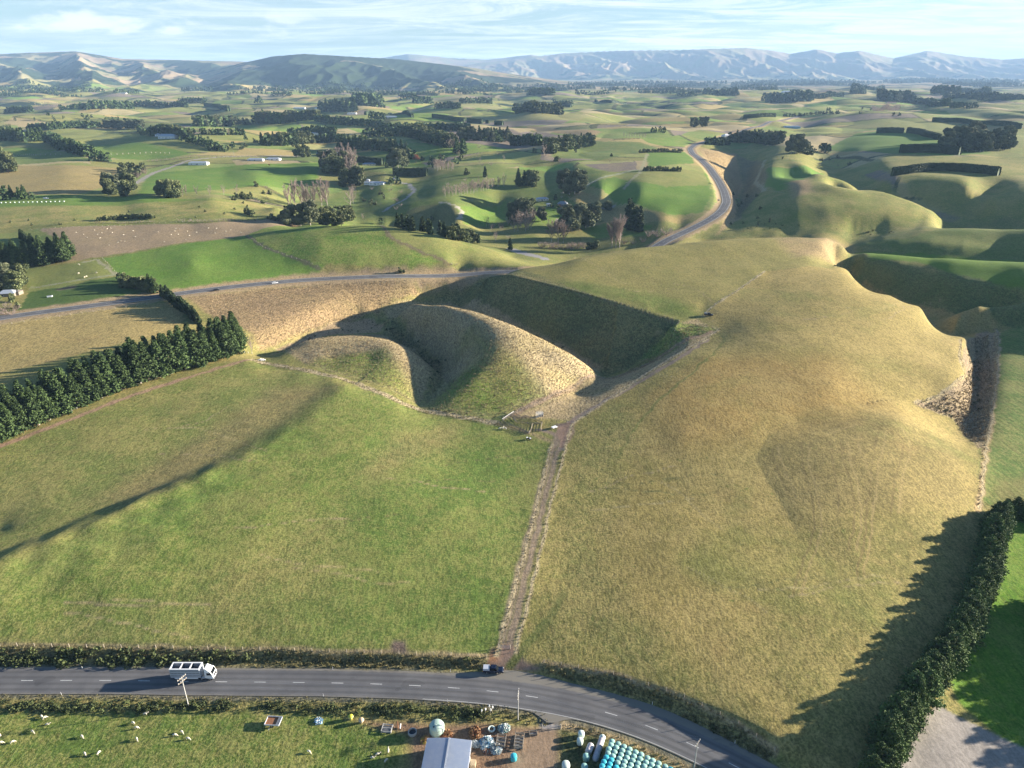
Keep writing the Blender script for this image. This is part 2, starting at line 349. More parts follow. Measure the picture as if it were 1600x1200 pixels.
def knoll(X, Y, z):
    A = carried(X[:1], Y[:1], '1345,630,6 1290,640,6 1240,655,7 1200,682,7 1180,716,7 1198,750,6.6 1228,795,6 1250,850,5 1262,910,4')[2]
    ring = np.concatenate([A, carried(X[:1], Y[:1], '1400,950,3 1540,860,0 1560,700,0 1480,640,0 1420,622,2')[2]])
    m = np.flatnonzero((X > 60) & (X < 230) & (Y > 150) & (Y < 330)); x, y = X[m], Y[m]; c = np.zeros(len(m), bool); n = len(ring)
    for i in range(n):
        (x1, y1), (x2, y2) = ring[i], ring[(i + 1) % n]
        if y1 != y2: c ^= ((y1 > y) != (y2 > y)) & (x < (x2 - x1) * (y - y1) / (y2 - y1) + x1)
    m = m[c]; x, y = X[m], Y[m]; d = np.full(len(m), 1e9)
    for a, b in zip(A[:-1], A[1:]):
        e = b - a; t = np.clip(((x - a[0]) * e[0] + (y - a[1]) * e[1]) / (e @ e), 0, 1); d = np.minimum(d, np.hypot(x - a[0] - t * e[0], y - a[1] - t * e[1]))
    dr = np.full(len(m), 1e9)
    R2 = ring[len(A) - 1:]
    for a, b in zip(R2[:-1], R2[1:]):
        e = b - a; t = np.clip(((x - a[0]) * e[0] + (y - a[1]) * e[1]) / (e @ e), 0, 1); dr = np.minimum(dr, np.hypot(x - a[0] - t * e[0], y - a[1] - t * e[1]))
    z.ravel()[m] += 2.1 * (1 - np.exp(-d / 17)) * sm(dr, 0, 38); return z
def fold(X, Y, z):
    """The short steep step that crosses the left paddock."""
    R = np.array([W(a, b, 4.5)[:2] for a, b in ((-90, 930), (0, 893), (60, 868), (120, 842), (240, 786), (320, 750), (380, 720), (430, 692), (480, 655), (540, 602))])
    m = np.flatnonzero((X < 20) & (Y < 420)); x, y = X[m], Y[m]; best = np.full(len(m), 1e9); sd = np.zeros(len(m)); tt = np.zeros(len(m))
    for i in range(len(R) - 1):
        a, b = R[i], R[i + 1]; d = b - a; L = d @ d; t = np.clip(((x - a[0]) * d[0] + (y - a[1]) * d[1]) / L, 0, 1)
        px, py = x - a[0] - t * d[0], y - a[1] - t * d[1]; q = np.hypot(px, py); u = q < best; best[u] = q[u]; sd[u] = (q * np.sign(d[0] * (y - a[1]) - d[1] * (x - a[0])))[u]; tt[u] = (i + t)[u] / (len(R) - 1)
    A = 2.7 * (1 - .75 * sm(tt, .35, .98)) * (1 + .25 * noise(x / 9, y / 9, 55)); w_ = 15 + 0 * sm(tt, .55, 1.0)
    z.ravel()[m] += A * np.where(sd < 0, np.exp(np.minimum(sd, 0) / 22), 1 - sm(sd, 0, w_)); return z
# one sheet of ground, its squares growing with distance
NS, NR = QUAL
ss = np.linspace(-1, 1, NS)
yy = np.geomspace(80, 27060, NR) - 60
SS, YY = np.meshgrid(ss, yy)
GX = SS * (0.74 * YY + 105); GY = YY
GZ, gA, gB, gD = height0(GX, GY); GZ = facet(GX.ravel(), GY.ravel(), GZ, EDGE1, FOOT1); GZ = knoll(GX.ravel(), GY.ravel(), GZ); GZ = fold(GX.ravel(), GY.ravel(), GZ); gA, gB, gD = gA.ravel(), gB.ravel(), gD.ravel()
LR0, LR1 = math.log(80), math.log(27060)
def gz(X, Y, A=None):
    A = GZ if A is None else A
    X = np.asarray(X, float); Y = np.asarray(Y, float)
    s = (X / (0.74 * Y + 105) + 1) / 2 * (NS - 1); r = (np.log(np.maximum(Y + 60, 80)) - LR0) / (LR1 - LR0) * (NR - 1)
    s = np.clip(s, 0, NS - 1.001); r = np.clip(r, 0, NR - 1.001)
    i = s.astype(int); j = r.astype(int); fx = s - i; fy = r - j
    return A[j, i] * (1 - fx) * (1 - fy) + A[j, i + 1] * fx * (1 - fy) + A[j + 1, i] * (1 - fx) * fy + A[j + 1, i + 1] * fx * fy
_ts = np.geomspace(90, 30000, 5000)
def G(px, py):
    """Where the sight line of photo pixel (px, py) first meets the ground: a plan position (X, Y)."""
    u = (px - 800) / FOC; k = (py - 600) / FOC
    d = np.array((u, CP - k * SP, -SP - k * CP))
    X = u * _ts; Y = d[1] * _ts; Z = H + d[2] * _ts
    b = Z < gz(X, Y)
    if not b.any(): return W(px, py, 0)[:2]
    i = int(np.argmax(b)); lo, hi = _ts[max(i - 1, 0)], _ts[i]
    for _ in range(18):
        m = (lo + hi) / 2
        if H + d[2] * m < gz(u * m, d[1] * m): hi = m
        else: lo = m
    return u * hi, d[1] * hi
def GP(s):
    """A run of photo pixels as plan positions on the ground."""
    if isinstance(s, str): s = [tuple(float(q) for q in t.split(',')[:2]) for t in s.split()]
    return np.array([G(a, b) for a, b in s])

# ------------------------------------------------------------------ roads: routes read off the photograph, then cut into the ground
def resample(P2, step):
    d = np.r_[0, np.cumsum(np.hypot(*np.diff(P2, axis=0).T))]
    n = max(2, int(d[-1] / step)); t = np.linspace(0, d[-1], n)
    return np.stack([np.interp(t, d, P2[:, 0]), np.interp(t, d, P2[:, 1])], 1), t
def smooth(a, k, it=1):
    a = np.asarray(a, float)
    for _ in range(it):
        p = np.concatenate([np.repeat(a[:1], k, 0), a, np.repeat(a[-1:], k, 0)]); c = np.cumsum(np.concatenate([p[:1] * 0, p]), 0)
        a = (c[2 * k + 1:] - c[:-2 * k - 1]) / (2 * k + 1)
    return a
ROAD_N = np.array([W(a, b, 0)[:2] for a, b in [(-260, 1070), (-100, 1066.5), (45, 1065), (165, 1064), (342, 1065.6), (465, 1067), (520, 1068), (587, 1069.5), (650, 1072), (715, 1075.5), (779, 1081), (845, 1090), (912, 1102), (976, 1119), (1042, 1143), (1112, 1175), (1190, 1216), (1300, 1280)]])
MAIN_L = GP('-90,511 0,497 60,488.5 120,480.5 180,473 230,465.5 300,456 350,449.5 420,442 480,437 560,433 640,430.5 700,428 770,423')
MAIN_R = GP('1034,379 1060,367 1090,353 1112,342 1128,330 1136,316 1132,300 1122,281 1110,264 1096,250 1082,240 1078,232 1086,226 1104,221')
MAIN_F = GP('1150,210 1186,198 1222,188 1250,180')
hidden = np.array([W(800, 431, -2)[:2], W(850, 437, -8)[:2], W(930, 417, -11)[:2], W(990, 397, -13)[:2]])
def cut_road(route, half, shoulder, step, k, lift=0.0):
    R, t = resample(route, step); R = smooth(R, k, 2); R, t = resample(R, step)
    z = smooth(gz(R[:, 0], R[:, 1]), max(3, int(14 / step)), 3) + lift
    x0, x1 = R[:, 0].min() - 40, R[:, 0].max() + 40; y0, y1 = R[:, 1].min() - 40, R[:, 1].max() + 40
    m = np.flatnonzero((GX > x0) & (GX < x1) & (GY > y0) & (GY < y1))
    vx, vy = GX.ravel()[m], GY.ravel()[m]
    d, zz = near_line(vx, vy, R, z)
    f = 1 - sm(d, half, half + shoulder)
    q = GZ.ravel()[m]; GZ.ravel()[m] = q * (1 - f) + (zz - 0.10 * (d < half + 1.2)) * f
    return R, z, t
def near_line(vx, vy, R, z=None, reach=60.0):
    """Distance of points to a polyline, and the height carried along it."""
    best = np.full(len(vx), 1e9); bz = np.zeros(len(vx))
    for i in range(0, len(R) - 1):
        ax, ay = R[i]; bx, by = R[i + 1]
        c = np.flatnonzero((vx > min(ax, bx) - reach) & (vx < max(ax, bx) + reach) & (vy > min(ay, by) - reach) & (vy < max(ay, by) + reach))
        if not len(c): continue
        dx, dy = bx - ax, by - ay; L = dx * dx + dy * dy + 1e-9
        t = np.clip(((vx[c] - ax) * dx + (vy[c] - ay) * dy) / L, 0, 1)
        d = np.hypot(vx[c] - ax - t * dx, vy[c] - ay - t * dy)
        u = d < best[c]; cc = c[u]; best[cc] = d[u]
        if z is not None: bz[cc] = z[i] + (z[i + 1] - z[i]) * t[u]
    return best, bz
RN, RNz, RNt = cut_road(ROAD_N, 5.2, 6.0, 2.0, 3)
RM, RMz, RMt = cut_road(np.concatenate([MAIN_L, hidden, MAIN_R, MAIN_F]), 6.8, 9.0, 6.0, 2)
# a slight ditch each side of the near road
_m = np.flatnonzero(GY.ravel() < 240); _d, _ = near_line(GX.ravel()[_m], GY.ravel()[_m], RN)
GZ.ravel()[_m] -= 0.35 * np.exp(-((_d - 7.2) / 1.0) ** 2)

# ------------------------------------------------------------------ land use: real colours of pasture, crop, soil and scrub, per plan position; one gully face darkened for shade
C_BR = (.105, .19, .03); C_GR = (.115, .17, .042); C_DG = (.065, .11, .026); C_OL = (.165, .17, .052); C_YG = (.175, .2, .055)
C_TAN = (.27, .21, .085); C_DRY = (.33, .235, .115); C_PAL = (.3, .25, .13); C_SOIL = (.17, .125, .085); C_PLO = (.16, .13, .11)
C_DIRT = (.27, .18, .125); C_GRAV = (.30, .27, .235); C_FOR = (.028, .045, .02); C_SCR = (.06, .07, .03); C_REDD = (.24, .13, .07)
PAL = np.array([C_GR, C_BR, C_OL, C_YG, C_TAN, (.3, .24, .13), C_GR, C_YG, C_PLO, C_OL, C_PAL, C_YG, (.21, .21, .08), C_TAN])
NV = NS * NR
VX, VY, VZ = GX.ravel(), GY.ravel(), GZ.ravel()
LAND = np.zeros((NV, 3)); LMIX = np.zeros((NV, 3)); LMIX[:, 0] = .35; LMIX[:, 1] = .3    # dry patches, tussock, cultivation rows
# the wide patchwork: districts turned at random, cut into paddocks
wx = VX + 25 * noise(VX / 160, VY / 160, 81); wy = VY + 25 * noise(VX / 160, VY / 160, 82)
seeds = RNG.uniform([-22000, 500], [22000, 30000], (1500, 2)); seeds[:, 1] = 500 + (seeds[:, 1] - 500) ** 1.5 / 172
seeds[:, 0] *= (seeds[:, 1] * .8 + 300) / 22000
gi = np.clip(np.searchsorted(np.geomspace(400, 30000, 60), wy), 0, 60)
dist_id = np.zeros(NV, int)
for k in range(61):
    m = np.flatnonzero(gi == k)
    if not len(m): continue
    ylo, yhi = wy[m].min(), wy[m].max(); r = .18 * yhi + 400
    cs = np.flatnonzero((seeds[:, 1] > ylo - r) & (seeds[:, 1] < yhi + r))
    if not len(cs): cs = np.array([0])
    for c in range(0, len(m), 40000):
        mm = m[c:c + 40000]
        d2 = (wx[mm, None] - seeds[None, cs, 0]) ** 2 + (wy[mm, None] - seeds[None, cs, 1]) ** 2
        dist_id[mm] = cs[np.argmin(d2, 1)]
ang = RNG.uniform(-.5, .5, len(seeds)); sa = RNG.uniform(150, 380, len(seeds)); sb = RNG.uniform(110, 260, len(seeds))
sf = 1 + sm(seeds[:, 1], 2500, 12000) * 1.2
A, SA, SB = ang[dist_id], (sa * sf)[dist_id], (sb * sf)[dist_id]
uu = wx * np.cos(A) + wy * np.sin(A); vv = -wx * np.sin(A) + wy * np.cos(A)
fu = uu / SA; fv = vv / SB
cell = (_h(np.floor(fu).astype(np.int64), np.floor(fv).astype(np.int64), 5) + dist_id * 37) & 65535
cr = _pt[cell]
LAND[:] = PAL[cr % len(PAL)] * (1.0 + 0.45 * ((cr // 12) % 97) / 97.)[:, None]
edge = np.minimum(np.minimum(fu - np.floor(fu), np.ceil(fu) - fu) * SA, np.minimum(fv - np.floor(fv), np.ceil(fv) - fv) * SB)
e = (edge < 3.5 + VY * .0022) & ((cr // 7) % 5 < 2)
LAND[e] = np.array(C_FOR) * 1.4
# gullies carry dry rank growth
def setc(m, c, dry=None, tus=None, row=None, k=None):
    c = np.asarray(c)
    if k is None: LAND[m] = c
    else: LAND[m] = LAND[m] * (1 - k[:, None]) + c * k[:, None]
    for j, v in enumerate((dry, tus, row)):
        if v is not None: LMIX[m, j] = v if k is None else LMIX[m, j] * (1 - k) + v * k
JX = 1 + 0 * VX
jx = VX + 1.0 * noise(VX / 7, VY / 7, 91) * np.clip(VY / 300, .4, 3); jy = VY + 1.4 * noise(VX / 7, VY / 7, 92) * np.clip(VY / 300, .4, 4)
def inside(poly, x, y):
    c = np.zeros(len(x), bool); n = len(poly)
    for i in range(n):
        x1, y1 = poly[i]; x2, y2 = poly[(i + 1) % n]
        if y1 == y2: continue
        k = (y1 > y) != (y2 > y)
        c ^= k & (x < (x2 - x1) * (y - y1) / (y2 - y1) + x1)
    return c
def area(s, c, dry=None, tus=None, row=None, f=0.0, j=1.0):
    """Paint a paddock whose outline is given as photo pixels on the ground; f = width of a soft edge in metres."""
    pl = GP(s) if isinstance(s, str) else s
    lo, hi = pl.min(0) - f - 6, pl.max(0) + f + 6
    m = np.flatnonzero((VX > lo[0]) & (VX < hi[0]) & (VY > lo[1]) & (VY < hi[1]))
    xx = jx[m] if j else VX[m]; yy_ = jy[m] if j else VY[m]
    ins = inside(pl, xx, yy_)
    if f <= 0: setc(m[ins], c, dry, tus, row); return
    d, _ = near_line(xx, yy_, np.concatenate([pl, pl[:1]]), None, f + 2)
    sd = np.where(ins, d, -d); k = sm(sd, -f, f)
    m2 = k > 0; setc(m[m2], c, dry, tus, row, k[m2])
def band(s, wd, c, dry=None, tus=None, row=None, f=0.6, j=True, route=None):
    R = GP(s) if route is None else route
    R, _ = resample(R, max(2.0, wd))
    lo, hi = R.min(0) - wd - f - 4, R.max(0) + wd + f + 4
    m = np.flatnonzero((VX > lo[0]) & (VX < hi[0]) & (VY > lo[1]) & (VY < hi[1]))
    d, _ = near_line(jx[m] if j else VX[m], jy[m] if j else VY[m], R, None, wd + f + 2)
    k = 1 - sm(d, wd - f, wd + f); m2 = k > 0
    setc(m[m2], c, dry, tus, row, k[m2])
# forest and tussock on the far hills
far_dark = sm(gB, .25, .45) * (fbm(VX / 1300, VY / 900, 3, 111) + .33 * sm(VX / VY, -.5, -.2) - .4 * sm(VX / VY, -.12, -.02) > 0.03)
hill = np.maximum(np.maximum(sm(gA, .25, .6), sm(gB, .2, .5)), sm(gD, .05, .3)); mh = np.flatnonzero(hill > 0)
hn = fbm(VX[mh] / 700, VY[mh] / 700, 4, 121)
setc(mh, np.where(hn[:, None] > -.05, np.array((.26, .19, .13)), np.array((.2, .18, .10))), .2, .3, 0, hill[mh] * .93)
md = np.flatnonzero((far_dark > .5) | ((gA > .15) & (fbm(VX / 520 + 5, VY / 420, 4, 131) > .15)) | ((gD > .08) & (gD < .4) & (fbm(VX / 1500 + 2, VY / 700, 3, 141) > .2)))
setc(md, C_FOR, 0, .5, 0)
m = np.flatnonzero((VY > 6500) & (hill < .4) & (fbm(VX / 900, VY / 420, 4, 151) > .16)); setc(m, C_FOR, 0, .3, 0)
m = np.flatnonzero((VY > 2600) & (VY <= 6500) & (hill < .4) & (fbm(VX / 500, VY / 260, 4, 161) > .3)); setc(m, C_FOR, 0, .3, 0)
# near ground first as rough pasture, then the paddocks one by one
near = np.flatnonzero(VY < 560); setc(near, C_OL, .6, .4, 0)
mid = np.flatnonzero((VY >= 560) & (VY < 900)); setc(mid, (.13, .155, .042), .4, .3, 0, (1 - sm(VY[mid], 760, 900)))
# --- middle distance
def dry_line(s, w=.6, c=(.38, .31, .18)):
    band(s, w, c, .1, .9, f=.5)
PAIRS = []
area('-100,215 60,205 170,203 240,214 380,225 370,238 260,240 120,222 -100,232', C_YG, .3, .2, f=3)
area('-100,235 100,236 150,252 -100,262', C_GR, .2, .2, f=3)
area('140,228 230,224 300,240 260,248 150,246', C_BR, .2, .2, f=2)
area('-100,262 90,258 170,262 230,262 190,285 110,308 -100,310', C_TAN, .3, .5, f=3)
area('230,272 330,262 400,256 500,254 495,288 400,290 300,300 215,304', C_BR, .15, .2, f=2)
area('400,246 500,240 620,236 700,242 620,252 500,254', C_GR, .2, .2, f=2)
area('-120,312 100,305 220,307 340,310 440,322 460,338 330,345 160,348 0,356 -120,362', C_YG, .7, .4, f=5)
area('-120,310 100,304 200,306 330,311 180,322 -120,330', C_BR, .2, .2, f=6)
area('60,358 200,352 330,348 430,343 475,350 400,366 280,380 165,400 105,410 90,385', (.27, .2, .12), .1, .3, f=2)
area('-60,370 60,358 100,380 60,400 -60,410', C_GR, .3, .2, f=2)
area('33,420 120,410 158,405 182,430 100,448 45,458', C_YG, .2, .2, f=1)
area('160,404 280,382 385,368 470,353 560,352 540,380 500,430 350,440 270,455 185,430', C_BR, .12, .25, f=1.5)
area('385,370 470,353 560,351 620,385 690,413 600,420 490,412 420,388', (.11, .19, .03), .4, .5, .15, f=3)
area('560,350 620,352 700,372 760,392 790,405 730,418 690,412 620,382', C_YG, .35, .3, f=2)
area('28,488 45,456 100,448 185,431 230,440 240,460 120,476', C_DG, .05, .2, f=1)
area('-80,520 0,503 120,487 200,479 275,472 290,500 260,520 160,545 60,570 -80,600', C_TAN, .5, .6, f=2)
area('290,465 400,452 520,442 640,438 700,440 655,462 590,488 520,505 455,530 405,548 392,520 330,495', (.25, .175, .095), .2, 1.0, f=3)
area('640,436 720,430 775,429 700,446 650,452', C_OL, .5, .5, f=2)
# valley
area('430,330 520,300 600,290 700,270 800,262 900,260 960,270 900,300 930,345 850,360 740,350 640,345 520,345', (.1, .15, .035), .25, .3, f=12)
area('608,352 640,326 682,318 712,323 720,338 706,352', (.12, .13, .05), .2, .3, f=2)
area('715,322 790,315 790,345 725,350', C_BR, .2, .3, f=3)
area('920,290 990,268 1050,264 1105,272 1112,305 1098,332 1040,334 985,318', C_BR, .1, .15, f=1.5)
area('960,276 1000,266 1100,268 1108,290 1040,292 985,284', C_YG, .3, .15, f=1.5)
area('1010,238 1078,238 1085,256 1012,262', C_BR, .15, .2, f=1.5)
area('830,330 870,322 900,340 870,352 835,350', C_BR, .2, .2, f=2)
area('900,352 960,345 1020,352 1010,368 930,372', C_BR, .3, .2, f=2)
area('905,298 985,320 1040,338 1080,338 1060,350 980,350 920,330 890,312', C_TAN, .3, .5, f=3)
area('700,205 800,202 905,215 900,222 820,232 700,222', C_PLO, .2, .2, f=4)
area('820,196 940,206 925,215 850,206', C_DRY, .1, .2, f=4)
area('880,225 1000,222 1030,232 940,250 860,245', C_GR, .3, .2, f=4)
# right-hand downs
area('1090,228 1180,224 1260,240 1330,262 1400,300 1475,345 1480,362 1330,364 1180,366 1130,360 1150,340 1165,300 1150,250', (.165, .185, .045), .55, .3, f=4)
area('1192,268 1240,262 1290,272 1250,284 1215,300 1190,292', C_BR, .05, .15, f=2)
area('1090,232 1150,240 1155,262 1162,290 1145,312 1160,340 1120,368 1140,320 1118,275', C_DRY, .2, .8, f=3)
area('1150,345 1172,318 1192,298 1200,275 1185,250 1150,240 1155,262 1162,290 1150,320', (.16, .14, .07), .3, 1., f=3)
area('1230,285 1265,280 1270,300 1240,310', C_DRY, .2, .6, f=7)
area('1290,232 1340,208 1420,206 1500,215 1550,240 1480,244 1390,240', C_BR, .15, .2, f=2)
area('1370,262 1390,240 1480,244 1600,246 1700,300 1700,350 1600,345 1500,340 1420,300', (.165, .185, .045), .6, .3, f=4)
area('1370,196 1470,190 1600,215 1600,232 1520,222 1400,204', C_YG, .3, .2, f=3)
area('1340,384 1420,372 1600,358 1700,352 1700,405 1600,408 1500,402 1400,394', (.125, .165, .038), .25, .2, f=3)
area('1330,396 1400,396 1500,402 1600,408 1700,412 1700,470 1600,452 1500,434 1440,410 1360,406', (.12, .2, .025), .05, .15, f=2)
area('1330,408 1400,411 1470,425 1560,444 1700,456 1700,505 1560,505 1500,490 1400,466 1340,432', (.095, .13, .038), .25, .5, f=3)
area('1600,500 1700,505 1700,780 1545,790 1530,780 1545,700 1560,600 1562,520', (.1, .16, .035), .4, .3, .4, f=1.5)
area('1545,800 1640,790 1700,900 1700,1250 1500,1100 1480,1060 1530,940 1555,870', (.095, .20, .018), .2, .3, .14, f=1)
area('1560,750 1600,742 1640,760 1620,790 1560,785', C_OL, .3, .3, f=3)
area('1405,1185 1440,1120 1465,1100 1600,1168 1700,1215 1700,1320 1380,1300', C_GRAV, 0, .1, f=.6)
# plateau, big right paddock
area('800,429 860,412 900,402 1000,385 1110,373 1250,368 1320,372 1340,384 1300,418 1200,423 1100,492 1062,500 930,463', (.215, .195, .062), .35, .35, f=1.5)
area('805,431 930,463 1062,500 1100,492 1060,470 1000,455 900,440', (.13, .165, .04), .3, .35, f=9)
area('1210,372 1300,372 1325,386 1300,412 1240,402', (.27, .2, .1), .3, .5, f=8)
area('803,1030 850,850 893,665 960,620 1125,514 1100,494 1196,424 1300,419 1350,437 1400,466 1485,488 1560,507 1512,528 1502,560 1512,590 1480,612 1430,630 1490,655 1530,700 1524,800 1500,900 1390,1120 1340,1250 1220,1172 1150,1126 1060,1083 960,1050 850,1036', (.25, .2, .066), .6, .45, f=1)
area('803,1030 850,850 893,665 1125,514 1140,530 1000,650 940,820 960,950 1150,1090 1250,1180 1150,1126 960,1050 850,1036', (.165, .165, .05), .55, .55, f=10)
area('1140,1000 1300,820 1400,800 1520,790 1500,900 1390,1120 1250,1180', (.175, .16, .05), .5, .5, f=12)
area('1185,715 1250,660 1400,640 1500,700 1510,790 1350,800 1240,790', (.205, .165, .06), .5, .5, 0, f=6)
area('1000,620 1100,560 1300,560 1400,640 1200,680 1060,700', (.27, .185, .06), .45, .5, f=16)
band('1125,520 1132,530 1120,548 1085,580 1030,625 990,670 965,715', .6, (.13, .145, .04), .3, .4)
# tussock gully at the right
area('1430,632 1480,612 1512,590 1502,560 1512,528 1540,516 1560,520 1556,600 1545,700 1528,700 1490,655', (.25, .19, .12), .3, 1.0, f=1)
band('1555,515 1558,560 1552,640 1540,710 1528,800', 1.2, C_DRY, .3, 1.0)
# far side of the plateau: shaded faces of the gullies
area('780,430 930,463 1062,502 1040,530 945,588 900,560 800,520 700,480 640,472 700,445', (.105, .12, .048), .4, .8, f=2)  # greener grass, its colour also darkened to deepen the shade on this face
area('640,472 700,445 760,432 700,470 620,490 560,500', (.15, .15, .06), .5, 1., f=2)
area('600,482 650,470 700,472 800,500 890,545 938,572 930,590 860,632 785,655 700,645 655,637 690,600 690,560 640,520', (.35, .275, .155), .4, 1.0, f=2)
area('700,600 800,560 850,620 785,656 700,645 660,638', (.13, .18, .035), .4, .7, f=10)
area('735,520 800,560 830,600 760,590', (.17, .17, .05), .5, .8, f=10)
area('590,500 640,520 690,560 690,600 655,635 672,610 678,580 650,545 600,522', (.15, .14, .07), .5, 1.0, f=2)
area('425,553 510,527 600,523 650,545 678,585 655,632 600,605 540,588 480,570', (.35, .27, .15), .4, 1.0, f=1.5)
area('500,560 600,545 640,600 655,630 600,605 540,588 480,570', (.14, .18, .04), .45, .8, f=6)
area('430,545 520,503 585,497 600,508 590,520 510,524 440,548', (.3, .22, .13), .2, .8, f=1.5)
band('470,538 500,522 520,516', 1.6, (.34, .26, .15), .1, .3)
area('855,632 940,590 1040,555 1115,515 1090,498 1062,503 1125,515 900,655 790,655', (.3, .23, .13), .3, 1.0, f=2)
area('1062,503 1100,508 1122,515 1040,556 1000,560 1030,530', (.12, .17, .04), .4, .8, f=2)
# left paddock
area('-300,1012 0,1008 300,1012 640,1020 775,1028 862,692 780,661 700,648 650,637 600,612 540,592 470,575 393,563 300,590 200,622 80,670 0,700 -300,800', (.148, .175, .046), .45, .5, f=.8)
area('0,890 120,838 240,780 380,716 540,600 640,640 600,760 400,860 200,950 0,1000', (.125, .175, .036), .4, .45, f=12)
area('600,660 650,642 780,664 860,694 775,1028 520,1018 500,900 560,760', (.1, .155, .032), .3, .45, f=14)
area('150,780 300,690 420,610 530,600 380,700 200,790', (.17, .155, .06), .5, .5, f=9)
area('560,740 620,680 720,660 700,700 600,740', (.145, .15, .05), .4, .5, f=9)
area('0,895 250,785 380,722 400,740 250,840 0,930', (.125, .185, .038), .3, .4, f=9)
band('-60,716 0,697 80,667 200,620 300,588 388,562', 1.8, (.3, .19, .13), .2, .5, f=.8)
band('395,562 470,577 540,594 600,617 655,640 700,648 780,662', 1.9, (.40, .32, .19), .1, .6)
band('800,648 850,625 940,590 1040,552 1110,520', 2.0, (.28, .2, .13), .2, .7)
band('780,662 820,674 862,690', 1.5, (.25, .2, .1), .2, .6)
# lane and gateway
area('862,690 868,700 800,1030 772,1028', (.14, .17, .04), .4, .4, f=1)
band('786,1046 788,1020 808,930 836,820 862,720 877,675', 2.3, (.25, .19, .125), 0, .35, f=.8)
band('788,1010 808,930 836,820 862,720 875,685', .28, (.2, .17, .09), .2, .4, f=.3)
band('846,672 872,680 884,664 930,635 1000,597 1060,560 1105,530', 1.5, (.27, .2, .14), 0, .1, f=.6)
area('868,664 900,655 892,690 876,705', C_DIRT, 0, .1, f=1)
area('762,1046 768,1012 792,1004 806,1012 818,1030 860,1050', C_DIRT, 0, .1, f=1)
area('768,1016 776,1010 778,1034 762,1040', C_REDD, 0, .3, f=.8)
band('796,1040 830,1000 860,960 880,930', 1.2, (.12, .14, .04), .3, .4)
# road verges and yard
band('-200,1012 0,1009 200,1012 400,1016 640,1022 760,1028', .8, (.36, .27, .15), .2, .8)
band('850,1036 950,1054 1060,1088 1150,1132 1210,1175', .8, (.36, .26, .15), .2, .8)
area('-300,1040 0,1041 300,1044 760,1048 760,1030 640,1023 300,1014 -300,1010', (.1, .095, .045), .4, 1.0, f=.5)
area('850,1038 950,1055 1060,1089 1150,1133 1210,1178 1195,1190 1130,1160 1040,1108 940,1075 840,1052', (.12, .115, .05), .5, 1.0, f=.5)
area('-300,1082 0,1083 300,1086 600,1090 800,1102 860,1112 870,1126 800,1122 700,1125 600,1120 300,1110 -300,1112', (.11, .12, .04), .5, 1.0, f=.5)
area('-300,1112 300,1112 560,1120 640,1148 600,1250 -300,1250', (.095, .145, .03), .4, .55, f=1.5)
area('540,1124 640,1128 760,1130 790,1134 870,1135 890,1140 878,1250 640,1250 640,1150', (.2, .125, .08), .1, .5, f=1.5)
area('800,1140 870,1138 880,1200 870,1250 790,1250', (.26, .185, .12), 0, .15, f=2)
area('838,1102 868,1108 880,1140 846,1140', C_GRAV, 0, .1, f=1)
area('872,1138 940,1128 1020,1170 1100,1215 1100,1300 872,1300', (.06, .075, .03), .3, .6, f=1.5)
band('884,1132 930,1140 980,1158 1040,1183 1100,1213', 1.2, (.36, .26, .14), .2, 1.)
area('610,1012 615,1002 634,1003 636,1022 612,1022', (.15, .11, .085), 0, .6, f=1)
band('90,592 100,590', .1, C_TAN)
band('94,452 105,450 112,449', 3, C_SOIL, f=2)
for s_ in ('806,1020 834,906 860,790 893,664', '893,664 960,619 1040,567 1125,515', '1096,496 1110,482 1150,456 1195,425', '1066,504 1100,508 1125,515', '775,1024 800,935 832,820 862,694', '1557,516 1559,570 1552,640 1541,700 1530,795', '1502,530 1499,558 1509,588 1477,612 1430,630'): dry_line(s_)
dry_line('806,431 860,447 930,466 1000,486 1062,504', .6, (.2, .17, .09))
for i_, s_ in enumerate(('1252,690 1254,730 1270,780 1272,830 1250,890 1238,930', '1262,690 1264,730 1281,780 1284,830 1262,890 1250,930', '1312,690 1318,722 1332,762 1336,810 1326,860', '1324,690 1329,722 1343,762 1347,810 1338,860', '1372,676 1362,730 1356,790 1350,850 1338,900', '1384,676 1373,730 1366,790 1360,850 1349,900', '1402,668 1412,700 1400,740 1392,800', '1410,668 1424,700 1412,740 1404,800', '1206,700 1216,740 1236,780', '1215,697 1225,738 1245,776', '1290,672 1340,655 1400,655 1440,680', '1285,680 1340,663 1400,664 1434,690', '1298,690 1304,740 1312,800', '1340,690 1350,720 1362,748')):
    band(s_, .38, ((.18, .14, .055), (.285, .22, .09))[i_ % 2], .3, .4, f=.25)
# stock tracks wandering over the paddocks
rs_ = random.Random(21)
for x0, y0, n_ in [(1000, 560, 5), (950, 760, 5), (1150, 900, 4), (200, 700, 4), (450, 850, 4), (650, 760, 3), (120, 960, 3), (1300, 470, 4), (960, 430, 4)]:
    for q_ in range(n_):
        a_, b_ = x0 + rs_.uniform(-90, 90), y0 + rs_.uniform(-40, 40); th_ = rs_.uniform(-.5, .5); pp_ = []
        for t_ in range(7):
            pp_.append((a_, b_)); th_ += rs_.uniform(-.35, .35); a_ += 26 * math.cos(th_) * (b_ / 700); b_ += 15 * math.sin(th_)
        band(pp_, .25, rs_.choice([(.3, .25, .12), (.12, .12, .045), (.28, .22, .12)]), .3, .5, f=.3)
